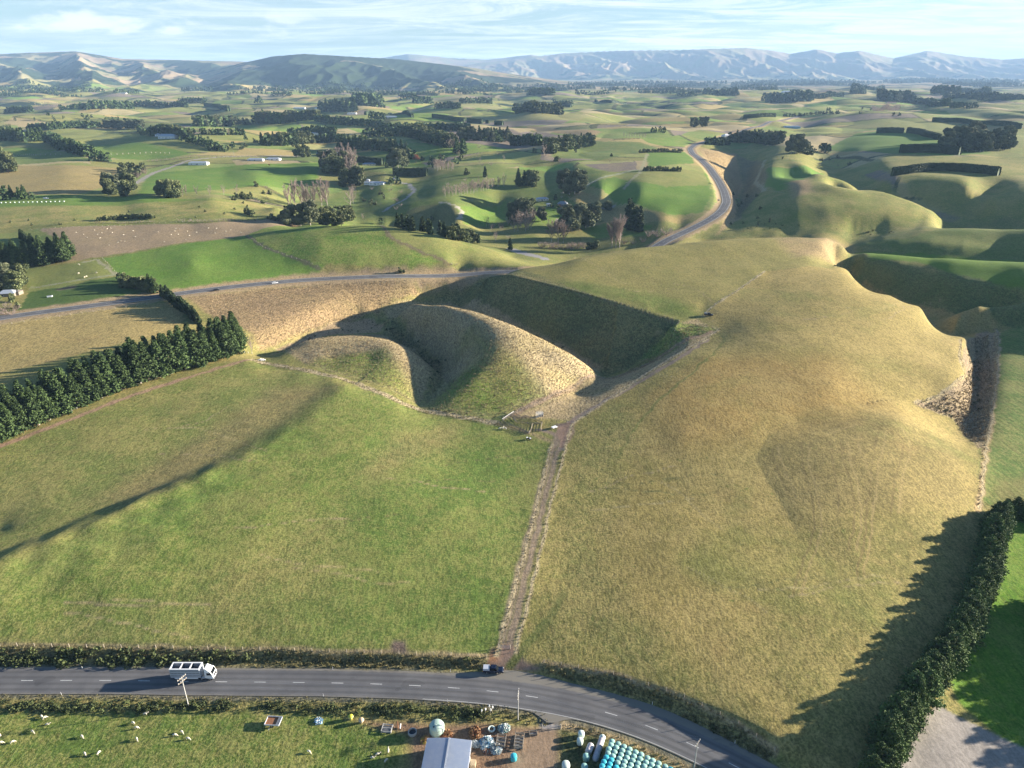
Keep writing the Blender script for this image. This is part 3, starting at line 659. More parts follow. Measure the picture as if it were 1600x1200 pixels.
# gravel roads and drives far off
band('205,290 240,270 290,252 350,245 430,243 520,242', 4.2, (.33, .29, .24), 0, 0)
band('600,330 632,312 648,298 640,288 625,285', 3, (.3, .28, .25), 0, 0)
band('800,390 850,404', 6, (.24, .23, .22), 0, 0)
band('870,344 930,330 960,322', 3, (.3, .27, .22), 0, 0)
band('718,341 722,330 712,321 690,316', 2.5, (.35, .32, .24), 0, 0)
band('130,410 150,406 165,415 182,430', 1.6, (.3, .28, .16), 0, .2)
band('50,449 110,440 180,430', 1.6, (.26, .26, .14), 0, .2)
band('385,368 410,385 450,400 500,420', 2.0, (.12, .12, .06), 0, .2)
band('555,352 610,372 660,395 700,410', 2.0, (.17, .14, .07), 0, .2)
band('975,295 1000,270 1012,240', 2.5, (.3, .28, .15), 0, .2)
band('917,290 950,275 990,266 1030,266', 3, (.25, .26, .14), 0, .2)
band('1195,250 1188,268 1180,285 1195,298', 2.2, (.3, .28, .16), 0, .2)
for R_, w_, c_ in ((RM, 12.5, (.3, .22, .13)), (RN, 5.6, (.13, .125, .09))):
    band(None, w_, c_, .2, .5, f=2.0 if w_ > 6 else .6, route=R_)

# ------------------------------------------------------------------ materials
def mat(name, rough=0.9, col=(.5, .5, .5), metal=0.0, spec=0.3):
    m = bpy.data.materials.new(name); m.use_nodes = True
    b = m.node_tree.nodes['Principled BSDF']
    b.inputs['Base Color'].default_value = (*col, 1); b.inputs['Roughness'].default_value = rough
    b.inputs['Metallic'].default_value = metal; b.inputs['Specular IOR Level'].default_value = spec
    return m, m.node_tree, b
class N:
    """Small helper for node trees."""
    def __init__(s, t): s.t = t; s.tc = t.nodes.new('ShaderNodeTexCoord')
    def put(s, inp, v):
        if isinstance(v, (int, float)): inp.default_value = v
        elif isinstance(v, tuple): inp.default_value = (*v, 1) if len(v) == 3 and len(inp.default_value) == 4 else v
        else: s.t.links.new(v, inp)
    def math(s, op, a, b=0.0, c=None):
        n = s.t.nodes.new('ShaderNodeMath'); n.operation = op; s.put(n.inputs[0], a); s.put(n.inputs[1], b)
        if c is not None: s.put(n.inputs[2], c)
        return n.outputs[0]
    def noise(s, scale, detail=4, rough=.55, sc=None, rot=None, dist=0.0, vec=None):
        n = s.t.nodes.new('ShaderNodeTexNoise'); v = vec or s.tc.outputs['Object']
        if sc or rot:
            m = s.t.nodes.new('ShaderNodeMapping'); s.t.links.new(v, m.inputs[0]); v = m.outputs[0]
            if sc: m.inputs['Scale'].default_value = sc
            if rot: m.inputs['Rotation'].default_value = rot
        s.t.links.new(v, n.inputs['Vector']); n.inputs['Scale'].default_value = scale
        n.inputs['Detail'].default_value = detail; n.inputs['Roughness'].default_value = rough; n.inputs['Distortion'].default_value = dist
        return n.outputs[0]
    def ramp(s, v, a, b, lo=0.0, hi=1.0):
        n = s.t.nodes.new('ShaderNodeMapRange'); n.interpolation_type = 'SMOOTHSTEP'
        for i, q in enumerate((v, a, b, lo, hi)): s.put(n.inputs[i], q)
        return n.outputs[0]
    def mix(s, f, a, b, mode='MIX'):
        n = s.t.nodes.new('ShaderNodeMix'); n.data_type = 'RGBA'; n.blend_type = mode
        s.put(n.inputs[0], f); s.put(n.inputs[6], a); s.put(n.inputs[7], b); return n.outputs[2]
    def attr(s, name):
        n = s.t.nodes.new('ShaderNodeAttribute'); n.attribute_name = name; return n.outputs
    def scale(s, col, f):
        n = s.t.nodes.new('ShaderNodeVectorMath'); n.operation = 'SCALE'; s.put(n.inputs[0], col); s.put(n.inputs[3], f); return n.outputs[0]
    def bump(s, h, st, d, b):
        n = s.t.nodes.new('ShaderNodeBump'); s.put(n.inputs['Strength'], st); s.put(n.inputs['Distance'], d); s.put(n.inputs['Height'], h)
        s.t.links.new(n.outputs[0], b.inputs['Normal'])
def ground_material():
    m, t, b = mat('pasture', .95, spec=.1)
    n = N(t); land = n.attr('land')[0]; mx = n.attr('land_mix')[0]
    sp = t.nodes.new('ShaderNodeSeparateColor'); t.links.new(mx, sp.inputs[0]); dry, tus, row = sp.outputs[0], sp.outputs[1], sp.outputs[2]
    a = n.noise(.035, 5, .6, dist=.4); c = n.noise(.33, 5, .65); d = n.noise(1.5, 4, .75); e = n.noise(.9, 3, .7, sc=(1, .38, 1), rot=(0, 0, .5))
    v = n.math('ADD', n.math('MULTIPLY', a, .5), n.math('ADD', n.math('MULTIPLY', c, .45), n.math('MULTIPLY', d, .55)))   # mean .75
    k = n.math('MULTIPLY', n.ramp(v, .65, .86), dry)
    col = n.mix(k, land, (.38, .29, .11))
    # greener and browner drifts
    col = n.mix(n.math('MULTIPLY', n.ramp(n.noise(.018, 5, .6, dist=.6), .52, .72), n.math('MULTIPLY', dry, .8)), col, (.115, .155, .035))
    col = n.mix(n.math('MULTIPLY', n.ramp(n.noise(.05, 6, .7), .55, .75), n.math('MULTIPLY', dry, .55)), col, (.235, .14, .06))
    # tufts: light blade tips and dark hollows between them
    tf = n.math('ADD', n.math('MULTIPLY', d, .55), n.math('MULTIPLY', e, .45))
    g = n.ramp(tf, .36, .64, 0.0, 1.0)
    amt = n.math('ADD', n.math('MULTIPLY', tus, .75), .24)
    f = n.math('ADD', 1.0, n.math('MULTIPLY', n.math('SUBTRACT', g, .5), n.math('MULTIPLY', amt, 1.25)))
    w_ = t.nodes.new('ShaderNodeTexWave'); w_.bands_direction = 'X'; w_.inputs['Scale'].default_value = .11; w_.inputs['Distortion'].default_value = 2.5; w_.inputs['Detail'].default_value = 2; w_.inputs['Detail Scale'].default_value = .35
    t.links.new(n.tc.outputs['Object'], w_.inputs[0])
    f = n.math('MULTIPLY', f, n.math('SUBTRACT', 1.0, n.math('MULTIPLY', n.math('MULTIPLY', n.math('SUBTRACT', w_.outputs[1], .5), n.noise(.08, 2)), n.math('MULTIPLY', row, .9))))
    # rank clumps, weeds and worn soil, a few metres across
    dg_ = n.ramp(n.noise(.42, 3, .6, dist=.5), .66, .72); col = n.mix(n.math('MULTIPLY', dg_, n.math('MULTIPLY', dry, .9)), col, (.075, .125, .025))
    wd_ = n.ramp(n.noise(.14, 6, .75, dist=1.2), .60, .72); col = n.mix(n.math('MULTIPLY', wd_, n.math('MULTIPLY', dry, .75)), col, (.085, .115, .028))
    ws_ = n.ramp(n.noise(.11, 5, .7, sc=(1, 1.7, 1), rot=(0, 0, 1.1), dist=.8), .63, .75); col = n.mix(n.math('MULTIPLY', ws_, n.math('MULTIPLY', dry, .6)), col, (.21, .15, .085))
    t.links.new(n.scale(col, f), b.inputs['Base Color'])
    # terracettes: narrow stock ledges that follow the contour on rough steep ground
    sz = t.nodes.new('ShaderNodeSeparateXYZ'); t.links.new(n.tc.outputs['Object'], sz.inputs[0])
    led = n.math('SINE', n.math('MULTIPLY', n.math('ADD', sz.outputs[2], n.math('MULTIPLY', n.noise(.06, 4, .6), 2.4)), 11.0))
    gm = t.nodes.new('ShaderNodeNewGeometry'); gs = t.nodes.new('ShaderNodeSeparateXYZ'); t.links.new(gm.outputs['Normal'], gs.inputs[0])
    steep = n.math('MULTIPLY', n.ramp(gs.outputs[2], .985, .93), n.ramp(tus, .5, .8))
    tf = n.math('ADD', tf, n.math('MULTIPLY', n.math('MULTIPLY', led, steep), .10))
    n.bump(tf, n.math('ADD', n.math('MULTIPLY', tus, .45), .25), n.math('ADD', n.math('MULTIPLY', tus, .6), .35), b)
    return m
def ground_mesh():
    me = bpy.data.meshes.new('ground')
    me.vertices.add(NV); me.vertices.foreach_set('co', np.stack([GX, GY, GZ], -1).astype(np.float32).ravel())
    idx = np.arange(NV).reshape(NR, NS); q = np.stack([idx[:-1, :-1], idx[:-1, 1:], idx[1:, 1:], idx[1:, :-1]], -1).reshape(-1)
    nf = (NS - 1) * (NR - 1)
    me.loops.add(nf * 4); me.loops.foreach_set('vertex_index', q.astype(np.int32))
    me.polygons.add(nf); me.polygons.foreach_set('loop_start', np.arange(nf, dtype=np.int32) * 4)
    me.polygons.foreach_set('use_smooth', np.ones(nf, bool)); me.update()
    for nm, A_ in (('land', LAND), ('land_mix', LMIX)):
        at = me.attributes.new(nm, 'FLOAT_COLOR', 'POINT')
        at.data.foreach_set('color', np.concatenate([A_, np.ones((NV, 1))], 1).astype(np.float32).ravel())
    me.materials.append(ground_material())
    o = bpy.data.objects.new('ground', me); sc.collection.objects.link(o); o['kind'] = 'structure'
ground_mesh()

# ------------------------------------------------------------------ kit for building things
def flat(name, col, rough=.8, metal=0., spec=.3, var=0.0, vs=3.0, bump=0.0, dirt=None):
    m, t, b = mat(name, rough, col, metal, spec)
    if var or dirt:
        n = N(t); v = n.noise(vs, 5, .6)
        oi = t.nodes.new('ShaderNodeObjectInfo'); c = n.scale(n.mix(0.0, col, col), n.math('MULTIPLY', n.math('ADD', .93, n.math('MULTIPLY', oi.outputs['Random'], .14 if var < .13 else .24)), n.math('ADD', 1 - var, n.math('MULTIPLY', v, 2 * var))))
        if dirt: c = n.mix(n.ramp(n.noise(vs * .6, 6, .7), .5, .72), c, dirt)
        t.links.new(c, b.inputs['Base Color'])
        if bump: n.bump(v, bump, .03, b)
    return m
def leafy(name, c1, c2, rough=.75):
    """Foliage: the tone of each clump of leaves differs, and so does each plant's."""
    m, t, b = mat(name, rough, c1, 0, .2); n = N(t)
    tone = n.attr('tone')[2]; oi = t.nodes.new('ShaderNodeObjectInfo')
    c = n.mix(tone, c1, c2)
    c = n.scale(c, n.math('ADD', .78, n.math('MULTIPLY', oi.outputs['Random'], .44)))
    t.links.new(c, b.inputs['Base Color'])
    b.inputs['Subsurface Weight'].default_value = 0.0
    return m
M = dict(
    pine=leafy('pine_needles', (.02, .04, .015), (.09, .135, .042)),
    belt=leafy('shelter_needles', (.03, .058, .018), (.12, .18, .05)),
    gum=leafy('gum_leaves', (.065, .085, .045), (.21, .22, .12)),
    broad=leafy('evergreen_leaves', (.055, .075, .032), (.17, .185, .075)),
    hedge=leafy('hedge_leaves', (.026, .045, .02), (.07, .10, .038)),
    bare=leafy('bare_twigs', (.20, .15, .13), (.42, .34, .28)),
    autumn=leafy('autumn_leaves', (.25, .10, .05), (.42, .2, .1)),
    tussock=leafy('tussock_blades', (.22, .165, .09), (.50, .40, .24), .9),
    rank=leafy('rank_growth', (.07, .085, .03), (.30, .26, .12), .9),
    darkrank=leafy('flax_and_gorse', (.02, .03, .014), (.10, .12, .04), .8),
    bark=flat('bark', (.13, .10, .075), .95, var=.25, vs=4), palebark=flat('pale_bark', (.42, .37, .31), .9, var=.2, vs=4),
    wood=flat('weathered_timber', (.22, .19, .15), .9, var=.2, vs=6), post=flat('fence_timber', (.36, .31, .24), .9, var=.15, vs=8),
    wire=flat('galvanised_wire', (.42, .42, .42), .5, .6), white=flat('white_paint', (.78, .78, .76), .5, var=.04),
    wool=flat('sheep_wool', (.62, .56, .43), .95, var=.12, vs=9, bump=.5), face=flat('sheep_face', (.5, .44, .36), .8),
    glass=flat('dark_glass', (.02, .025, .03), .08, 0, .6), tyre=flat('tyre_rubber', (.02, .02, .02), .85), steel=flat('bare_steel', (.45, .46, .48), .4, .7),
    alloy=flat('alloy_panels', (.50, .53, .57), .42, .15, .4, var=.05, vs=.8), chrome=flat('grey_rims', (.35, .36, .38), .35, .7),
    navy=flat('dark_blue_paint', (.012, .02, .045), .25, .3, .5), black=flat('black_paint', (.02, .02, .022), .35, .2, .5), grey=flat('grey_paint', (.18, .19, .2), .4, .2),
    concrete=flat('concrete', (.42, .41, .38), .85, var=.12, vs=2.5, dirt=(.22, .21, .18)), red=flat('red_lamp', (.45, .03, .02), .3), amber=flat('amber_lamp', (.6, .25, .02), .3),
    bale=flat('sage_bale_wrap', (.26, .44, .38), .42, 0, .4, var=.2, vs=3.5, bump=.5, dirt=(.17, .27, .22)), teal=flat('turquoise_bale_wrap', (.05, .40, .48), .38, 0, .4, var=.18, vs=3.5, bump=.5),
    pale=flat('pale_bale_wrap', (.58, .66, .58), .42, 0, .4, var=.08, vs=2), tube=flat('grey_silage_wrap', (.46, .42, .42), .45, 0, .4, var=.16, vs=1.4, dirt=(.2, .19, .19)),
    tank=flat('green_tank_plastic', (.38, .50, .43), .5, 0, .35, var=.06, vs=.9), rust=flat('rusty_iron', (.26, .12, .06), .9, .1, var=.3, vs=2.5),
    hay=flat('old_hay', (.34, .21, .11), .95, var=.3, vs=3, bump=.8), yellow=flat('yellow_plastic', (.62, .58, .06), .5, var=.1), tan=flat('faded_tan_plastic', (.52, .40, .25), .6, var=.1),
    wrap=flat('crumpled_plastic', (.55, .60, .57), .45, 0, .4, var=.3, vs=2.5, dirt=(.12, .28, .25)), bluep=flat('blue_plastic', (.2, .36, .48), .5, var=.2),
    brick=flat('red_brick', (.32, .12, .07), .85, var=.2, vs=3), cream=flat('cream_weatherboard', (.62, .57, .47), .7, var=.06), slate=flat('slate_grey_roof', (.22, .24, .26), .55, .1, var=.08),
    lightroof=flat('pale_iron_roof', (.42, .45, .48), .42, .2, var=.06), blueroof=flat('blue_grey_roof', (.20, .26, .34), .45, .2, var=.06), redroof=flat('dull_red_roof', (.28, .1, .07), .55, .1, var=.1),
)
def link(name, me, m=None, parent=None):
    if m is not None: me.materials.append(m)
    o = bpy.data.objects.new(name, me); sc.collection.objects.link(o)
    if parent is not None: o.parent = parent
    return o
def obj(name, bm, m, parent=None, smooth_=False):
    me = bpy.data.meshes.new(name)
    if smooth_:
        for f in bm.faces: f.smooth = True
    bm.to_mesh(me); bm.free(); return link(name, me, m, parent)
def thing(name, label, cat, loc=(0, 0, 0), rz=0.0, group=None):
    o = bpy.data.objects.new(name, None); sc.collection.objects.link(o); o.location = loc; o.rotation_euler = (0, 0, rz); o.empty_display_size = .5
    return tag(o, label, cat, group)
def tag(o, label, cat, group=None):
    o['label'] = label; o['category'] = cat
    if group: o['group'] = group
    return o
def copy_tree(o, parent=None):
    c = o.copy(); sc.collection.objects.link(c)
    if parent is not None: c.parent = parent
    for ch in KIDS.get(o.name, ()): copy_tree(bpy.data.objects[ch], c)
    return c
KIDS = {}
def remember(o):
    """Note a prototype's children once, so copying need not search the scene."""
    for q in (o,) + tuple(o.children_recursive): KIDS[q.name] = [c.name for c in q.children]
    return o
def BM(): return bmesh.new()
def box(bm, x0, x1, y0, y1, z0, z1, taper=1.0, rot=None, bev=0.0):
    r = bmesh.ops.create_cube(bm, size=1)['verts']
    for v in r:
        k = taper if v.co.z > 0 else 1.0
        v.co = Vector(((x0 + x1) / 2 + v.co.x * (x1 - x0) * k, (y0 + y1) / 2 + v.co.y * (y1 - y0) * k, (z0 + z1) / 2 + v.co.z * (z1 - z0)))
        if rot: v.co = rot @ v.co
    if bev: bmesh.ops.bevel(bm, geom=list({e for v in r for e in v.link_edges}), offset=bev, segments=2, affect='EDGES')
    return r
def tube(bm, a, b, r0, r1=None, n=8, cap=True):
    a, b = Vector(a), Vector(b); d = b - a; r1 = r0 if r1 is None else r1
    q = d.to_track_quat('Z', 'Y').to_matrix().to_4x4(); q.translation = (a + b) / 2
    return bmesh.ops.create_cone(bm, cap_ends=cap, segments=n, radius1=r0, radius2=r1, depth=d.length, matrix=q)['verts']
def lathe(bm, prof, n=24, c=(0, 0)):
    rings = []
    for r, z in prof:
        if r < 1e-6: rings.append([bm.verts.new((c[0], c[1], z))])
        else: rings.append([bm.verts.new((c[0] + r * math.cos(2 * PI * i / n), c[1] + r * math.sin(2 * PI * i / n), z)) for i in range(n)])
    for a, b in zip(rings[:-1], rings[1:]):
        for i in range(n):
            j = (i + 1) % n
            if len(a) == 1 and len(b) == 1: continue
            if len(a) == 1: bm.faces.new((a[0], b[i], b[j]))
            elif len(b) == 1: bm.faces.new((a[i], a[j], b[0]))
            else: bm.faces.new((a[i], a[j], b[j], b[i]))
def prism(bm, prof, y0, y1, mapf=None):
    """An outline in x,z pushed from y0 to y1."""
    a = [bm.verts.new((x, y0, z)) for x, z in prof]; b = [bm.verts.new((x, y1, z)) for x, z in prof]; n = len(prof)
    bm.faces.new(a); bm.faces.new(b[::-1])
    for i in range(n): bm.faces.new((a[i], b[i], b[(i + 1) % n], a[(i + 1) % n]))
    bmesh.ops.recalc_face_normals(bm, faces=bm.faces[:])
def npmesh(name, V, F, tone=None):
    """A mesh from numpy arrays; F is n x 3 or n x 4."""
    me = bpy.data.meshes.new(name); k = F.shape[1]
    me.vertices.add(len(V)); me.vertices.foreach_set('co', V.astype(np.float32).ravel())
    me.loops.add(F.size); me.loops.foreach_set('vertex_index', F.astype(np.int32).ravel())
    me.polygons.add(len(F)); me.polygons.foreach_set('loop_start', np.arange(len(F), dtype=np.int32) * k); me.update()
    if tone is not None:
        at = me.attributes.new('tone', 'FLOAT', 'POINT'); at.data.foreach_set('value', tone.astype(np.float32))
    return me
def leaf_quads(C, size, rng, flatten=0.0, up=None, aspect=1.0):
    """One small quad for each centre in C, turned at random."""
    n = len(C); a = rng.normal(size=(n, 3)); a[:, 2] *= (1 - flatten)
    a /= np.linalg.norm(a, axis=1)[:, None]; b = rng.normal(size=(n, 3)); b -= (b * a).sum(1)[:, None] * a; b /= np.linalg.norm(b, axis=1)[:, None]
    s = (size * rng.uniform(.65, 1.35, n))[:, None] if np.ndim(size) == 0 else (size * rng.uniform(.7, 1.3, n))[:, None]
    a = a * s * aspect; b = b * s
    V = np.stack([C - a - b * .6, C + a - b, C + a * .7 + b, C - a + b * .8], 1).reshape(-1, 3)
    F = np.arange(4 * n).reshape(n, 4); return V, F
def blob(bm, r, sub=2, sc_=(1, 1, 1), at=(0, 0, 0), seed=0, amp=.12, freq=1.4):
    from mathutils import noise as mn
    vs = bmesh.ops.create_icosphere(bm, subdivisions=sub, radius=1)['verts']
    for v in vs:
        k = 1 + amp * mn.noise(v.co * freq + Vector((seed * 3.1, seed, 0))) * 2
        v.co = Vector((at[0] + v.co.x * k * r * sc_[0], at[1] + v.co.y * k * r * sc_[1], at[2] + v.co.z * k * r * sc_[2]))
    return vs
def gpos(px, py, dz=0.0):
    x, y = G(px, py); return Vector((x, y, float(gz(x, y)) + dz))
def along(s):
    a, b = GP(s)[:2]; return math.atan2(b[1] - a[1], b[0] - a[0])
ORD = 'first second third fourth fifth sixth seventh eighth ninth tenth eleventh twelfth thirteenth fourteenth fifteenth sixteenth seventeenth eighteenth nineteenth'.split()
TENS = {2: 'twent', 3: 'thirt', 4: 'fort', 5: 'fift', 6: 'sixt', 7: 'sevent', 8: 'eight', 9: 'ninet'}
def ordinal(i):
    """0 -> first, 20 -> twenty-first."""
    n = i + 1
    if n < 20: return ORD[n - 1]
    h, n2 = divmod(n, 100); pre = ('one hundred and ' if h == 1 else 'two hundred and ' if h == 2 else '') 
    if h and n2 == 0: return ('one' if h == 1 else 'two') + ' hundredth'
    if n2 < 20: return pre + ORD[n2 - 1]
    t, u = divmod(n2, 10)
    return pre + (TENS[t] + 'ieth' if u == 0 else TENS[t] + 'y-' + ORD[u - 1])

# ------------------------------------------------------------------ roads as built
def ribbon(name, R, z, left, right, m, crown=.08, kind='structure'):
    d = np.gradient(R, axis=0); d /= np.linalg.norm(d, axis=1)[:, None]; nrm = np.stack([-d[:, 1], d[:, 0]], 1)
    n = len(R); i = np.arange(n - 1); V, F, A_ = [], [], []; left = np.asarray(left); right = np.asarray(right)
    for k, f in enumerate(np.linspace(1, -1, 25)):
        o_ = f * (left if f > 0 else right); V.append(np.c_[R + nrm * o_[:, None], z + crown * (1 - abs(f))]); A_.append(o_)
        if k: F.append(np.stack([i + (k - 1) * n, i + k * n, i + k * n + 1, i + (k - 1) * n + 1], 1))
    F = np.concatenate(F); me = npmesh(name, np.concatenate(V), F, np.concatenate(A_)); me.polygons.foreach_set('use_smooth', np.ones(len(F), bool)); o = link(name, me, m); o['kind'] = kind; return o
def asphalt():
    m, t, b = mat('chip_seal', .85, (.1, .1, .1)); n = N(t)
    a = n.noise(.12, 4, .6, sc=(1, 1, 1)); c = n.noise(6, 3, .7); s = n.noise(.05, 3, .6, sc=(.06, 1.6, 1))
    v = n.math('ADD', n.math('MULTIPLY', a, .5), n.math('ADD', n.math('MULTIPLY', c, .25), n.math('MULTIPLY', s, .4)))
    ac = n.math('ABSOLUTE', n.attr('tone')[2]); wt_ = n.math('ADD', n.ramp(n.math('ABSOLUTE', n.math('SUBTRACT', ac, 1.05)), .65, .15), n.ramp(n.math('ABSOLUTE', n.math('SUBTRACT', ac, 2.85)), .65, .15))
    col = n.mix(n.ramp(v, .35, .8), (.085, .085, .088), (.165, .16, .155)); col = n.scale(col, n.math('SUBTRACT', 1.0, n.math('MULTIPLY', wt_, n.math('ADD', .08, n.math('MULTIPLY', s, .28)))))
    col = n.mix(n.math('MULTIPLY', n.ramp(n.math('ADD', ac, n.math('MULTIPLY', n.noise(.7, 4, .7), 1.2)), 4.3, 5.0), .8), col, (.21, .19, .15))
    pt_ = n.ramp(n.noise(.09, 2, .4, sc=(1, 2.5, 1)), .66, .67); col = n.scale(col, n.math('SUBTRACT', 1.0, n.math('MULTIPLY', pt_, .18)))
    t.links.new(col, b.inputs['Base Color'])
    n.bump(c, .3, .01, b); return m
ASPH = asphalt()
sx = RN[:, 0]
rw_ = .16 * noise(sx / 3.1, sx * 0, 201) + .2 * noise(sx / 11, sx * 0, 202)
lw = 4.6 + rw_ + 3.2 * np.exp(-((sx - 2) / 12) ** 2) + 1.6 * sm(sx, 5, 25) * (1 - sm(sx, 30, 55)) + .9 * sm(sx, 20, 45)
rw = 4.3 - rw_ * .5 + 2.6 * np.exp(-((sx - 10.5) / 3.0) ** 2)
ribbon('road', RN, RNz + .02, lw, rw, ASPH)
ribbon('main_road', RM, RMz + .05, np.full(len(RM), 5.6), np.full(len(RM), 5.6), ASPH, .12)
def along_pts(R, z, t, s0, s1, off, step=2.0):
    s = np.linspace(s0, s1, max(2, int((s1 - s0) / step) + 1)); x = np.interp(s, t, R[:, 0]); y = np.interp(s, t, R[:, 1]); zz = np.interp(s, t, z)
    e = .3; dx = np.interp(s + e, t, R[:, 0]) - np.interp(s - e, t, R[:, 0]); dy = np.interp(s + e, t, R[:, 1]) - np.interp(s - e, t, R[:, 1]); L = np.hypot(dx, dy) + 1e-9
    return np.stack([x - dy / L * off, y + dx / L * off], 1), zz
def stripes(name, segs, m):
    V, F, k = [], [], 0
    for P2, zz, w_ in segs:
        d = np.gradient(P2, axis=0); d /= np.linalg.norm(d, axis=1)[:, None]; nn = np.stack([-d[:, 1], d[:, 0]], 1) * w_ / 2; n = len(P2)
        V += [np.c_[P2 + nn, zz], np.c_[P2 - nn, zz]]; i = np.arange(n - 1); F.append(np.stack([i, i + n, i + n + 1, i + 1], 1) + k); k += 2 * n
    o = link(name, npmesh(name, np.concatenate(V), np.concatenate(F)), m); o['kind'] = 'structure'; return o
paint = flat('worn_road_paint', (.55, .55, .52), .7, var=.25, vs=5, dirt=(.26, .26, .25))
# dashes: 3 m long, 10 m apart, falling where the photograph shows them
xd = W(165, 1064)[0]; s0 = float(np.interp(xd, RN[:, 0], RNt)) - 1.5
segs = []
for k in range(-6, 40):
    s = s0 + 9.95 * k
    if s < 2 or s > RNt[-1] - 5: continue
    if 8 < float(np.interp(s, RNt, RN[:, 0])) < 14: continue
    P2, zz = along_pts(RN, RNz, RNt, s, s + 3.0, 0, 1.0); segs.append((P2, zz + .02 + .08 + .006, .17))
stripes('road_centre_markings', segs, paint)
sE = float(np.interp(-22.0, RN[:, 0], RNt)); P2, zz = along_pts(RN, RNz, RNt, sE, RNt[-1] - 2, -4.0, 2.0)
stripes('road_edge_marking', [(P2, zz + .02 + .08 * (1 - 4.0 / np.interp(P2[:, 0], RN[:, 0], rw)) + .008, .12)], paint)
segs = []
for k in range(int(RMt[-1] / 10) - 1):
    P2, zz = along_pts(RM, RMz, RMt, k * 10.0 + 3, k * 10.0 + 7, 0, 2.0); segs.append((P2, zz + .05 + .12 + .02, .22))
stripes('main_road_centre_markings', segs, paint)
segs = []
for off in (-4.6, 4.6):
    P2, zz = along_pts(RM, RMz, RMt, 5, RMt[-1] - 5, off, 6.0); segs.append((P2, zz + .05 + .12 * (1 - 4.6 / 5.6) + .02, .25))
stripes('main_road_edge_markings', segs, paint)

# ------------------------------------------------------------------ trees
def clumps_conifer(h, r, nb, nt, rng, base=.04, droop=.12, pw=.8, lean=0.0, rag=.3):
    """Needle clumps set out along whorled branches of a conifer."""
    out, size, tone = [], [], []
    for i in range(nb):
        f = (i + rng.uniform(0, 1)) / nb; z = h * (base + (1 - base) * f ** .9)
        L = r * (1 - f) ** pw * rng.uniform(1 - rag, 1 + rag * .7) + .12 * r; a = rng.uniform(0, 2 * PI); tn = rng.uniform(.1, .75)
        k = max(2, int(nt * (.35 + .65 * (1 - f))))
        s = rng.uniform(.15, 1.02, k) ** .7
        x = np.cos(a) * L * s; y = np.sin(a) * L * s; zz = z + L * (.42 * s ** 2 - droop * 2.2 * s)
        j = rng.normal(0, .07 * L + .1, (k, 3)); j[:, 2] *= .6
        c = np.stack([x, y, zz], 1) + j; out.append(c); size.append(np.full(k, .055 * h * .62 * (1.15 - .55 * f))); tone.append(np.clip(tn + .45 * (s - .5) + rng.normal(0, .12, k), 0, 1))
    C = np.concatenate(out); C[:, 2] = np.clip(C[:, 2], .15, h * 1.03); C[:, 0] += lean * C[:, 2]
    return C, np.concatenate(size), np.concatenate(tone)
def clumps_broad(h, r, nl, nq, rng, low=.3, rag=.35):
    """Leaf clumps on the shells of several overlapping masses."""
    out, size, tone = [], [], []
    for i in range(nl):
        a = rng.uniform(0, 2 * PI); f = rng.uniform(0, 1); z = h * (low + (.92 - low) * f); rr = r * math.sqrt(rng.uniform(0, 1)) * (.78 - .45 * abs(f - .35))
        R = r * rng.uniform(.28, .52) * (1.1 - .4 * f); tn = rng.uniform(.15, .7)
        d = rng.normal(size=(nq, 3)); d /= np.linalg.norm(d, axis=1)[:, None]; d *= (rng.uniform(.72, 1.08, nq))[:, None]
        c = np.array([math.cos(a) * rr, math.sin(a) * rr, z]) + d * R * np.array([1, 1, .8])
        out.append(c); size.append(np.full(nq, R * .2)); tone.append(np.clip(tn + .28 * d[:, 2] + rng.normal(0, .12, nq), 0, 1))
    C = np.concatenate(out); C[:, 2] = np.clip(C[:, 2], .1, h * 1.02); return C, np.concatenate(size), np.concatenate(tone)
def twigs(h, r, n, rng, low=.15, up=.8, shrub=False):
    """Bare boughs and twigs as thin four-sided slivers."""
    A, B, R = [], [], []
    tops = []
    nb = 16 if not shrub else 22
    for i in range(nb):
        f = low + (.75 - low) * (i + rng.uniform()) / nb; a = rng.uniform(0, 2 * PI); L = r * (1.15 - .55 * f) * rng.uniform(.7, 1.1)
        s = np.array([0, 0, h * f * (0 if shrub else 1)]); e = s + np.array([math.cos(a) * L * .55, math.sin(a) * L * .55, h * rng.uniform(.16, .3) * up])
        A.append(s); B.append(e); R.append(.012 * h * (1.1 - f)); e2 = e + np.array([math.cos(a) * L * .35, math.sin(a) * L * .35, h * rng.uniform(.12, .26)])
        A.append(e); B.append(e2); R.append(.006 * h); tops += [(s, e), (e, e2), (e, e2)]
    for i in range(n):
        s, e = tops[rng.integers(len(tops))]; t = rng.uniform(.2, 1.0); p = s + (e - s) * t; d = (e - s) / (np.linalg.norm(e - s) + 1e-6) + rng.normal(0, .42, 3); d[2] += .35
        d /= np.linalg.norm(d); q = p + d * h * rng.uniform(.07, .17); A.append(p); B.append(q); R.append(.0034 * h)
    A, B, R = np.array(A), np.array(B), np.array(R); d = B - A; u = np.cross(d, rng.normal(size=d.shape)); u /= np.linalg.norm(u, axis=1)[:, None] + 1e-9
    v = np.cross(d, u); v /= np.linalg.norm(v, axis=1)[:, None] + 1e-9; R = R[:, None]
    V = np.stack([A + u * R, A - u * R, A + v * R, B + u * R * .4, B - u * R * .4, B + v * R * .4], 1).reshape(-1, 3); n = len(A); k = np.arange(n)[:, None] * 6
    F = np.concatenate([k + np.array([[0, 1, 4, 3]]), k + np.array([[1, 2, 5, 4]]), k + np.array([[2, 0, 3, 5]])])
    return V, F, np.repeat(rng.uniform(0, 1, n), 6)
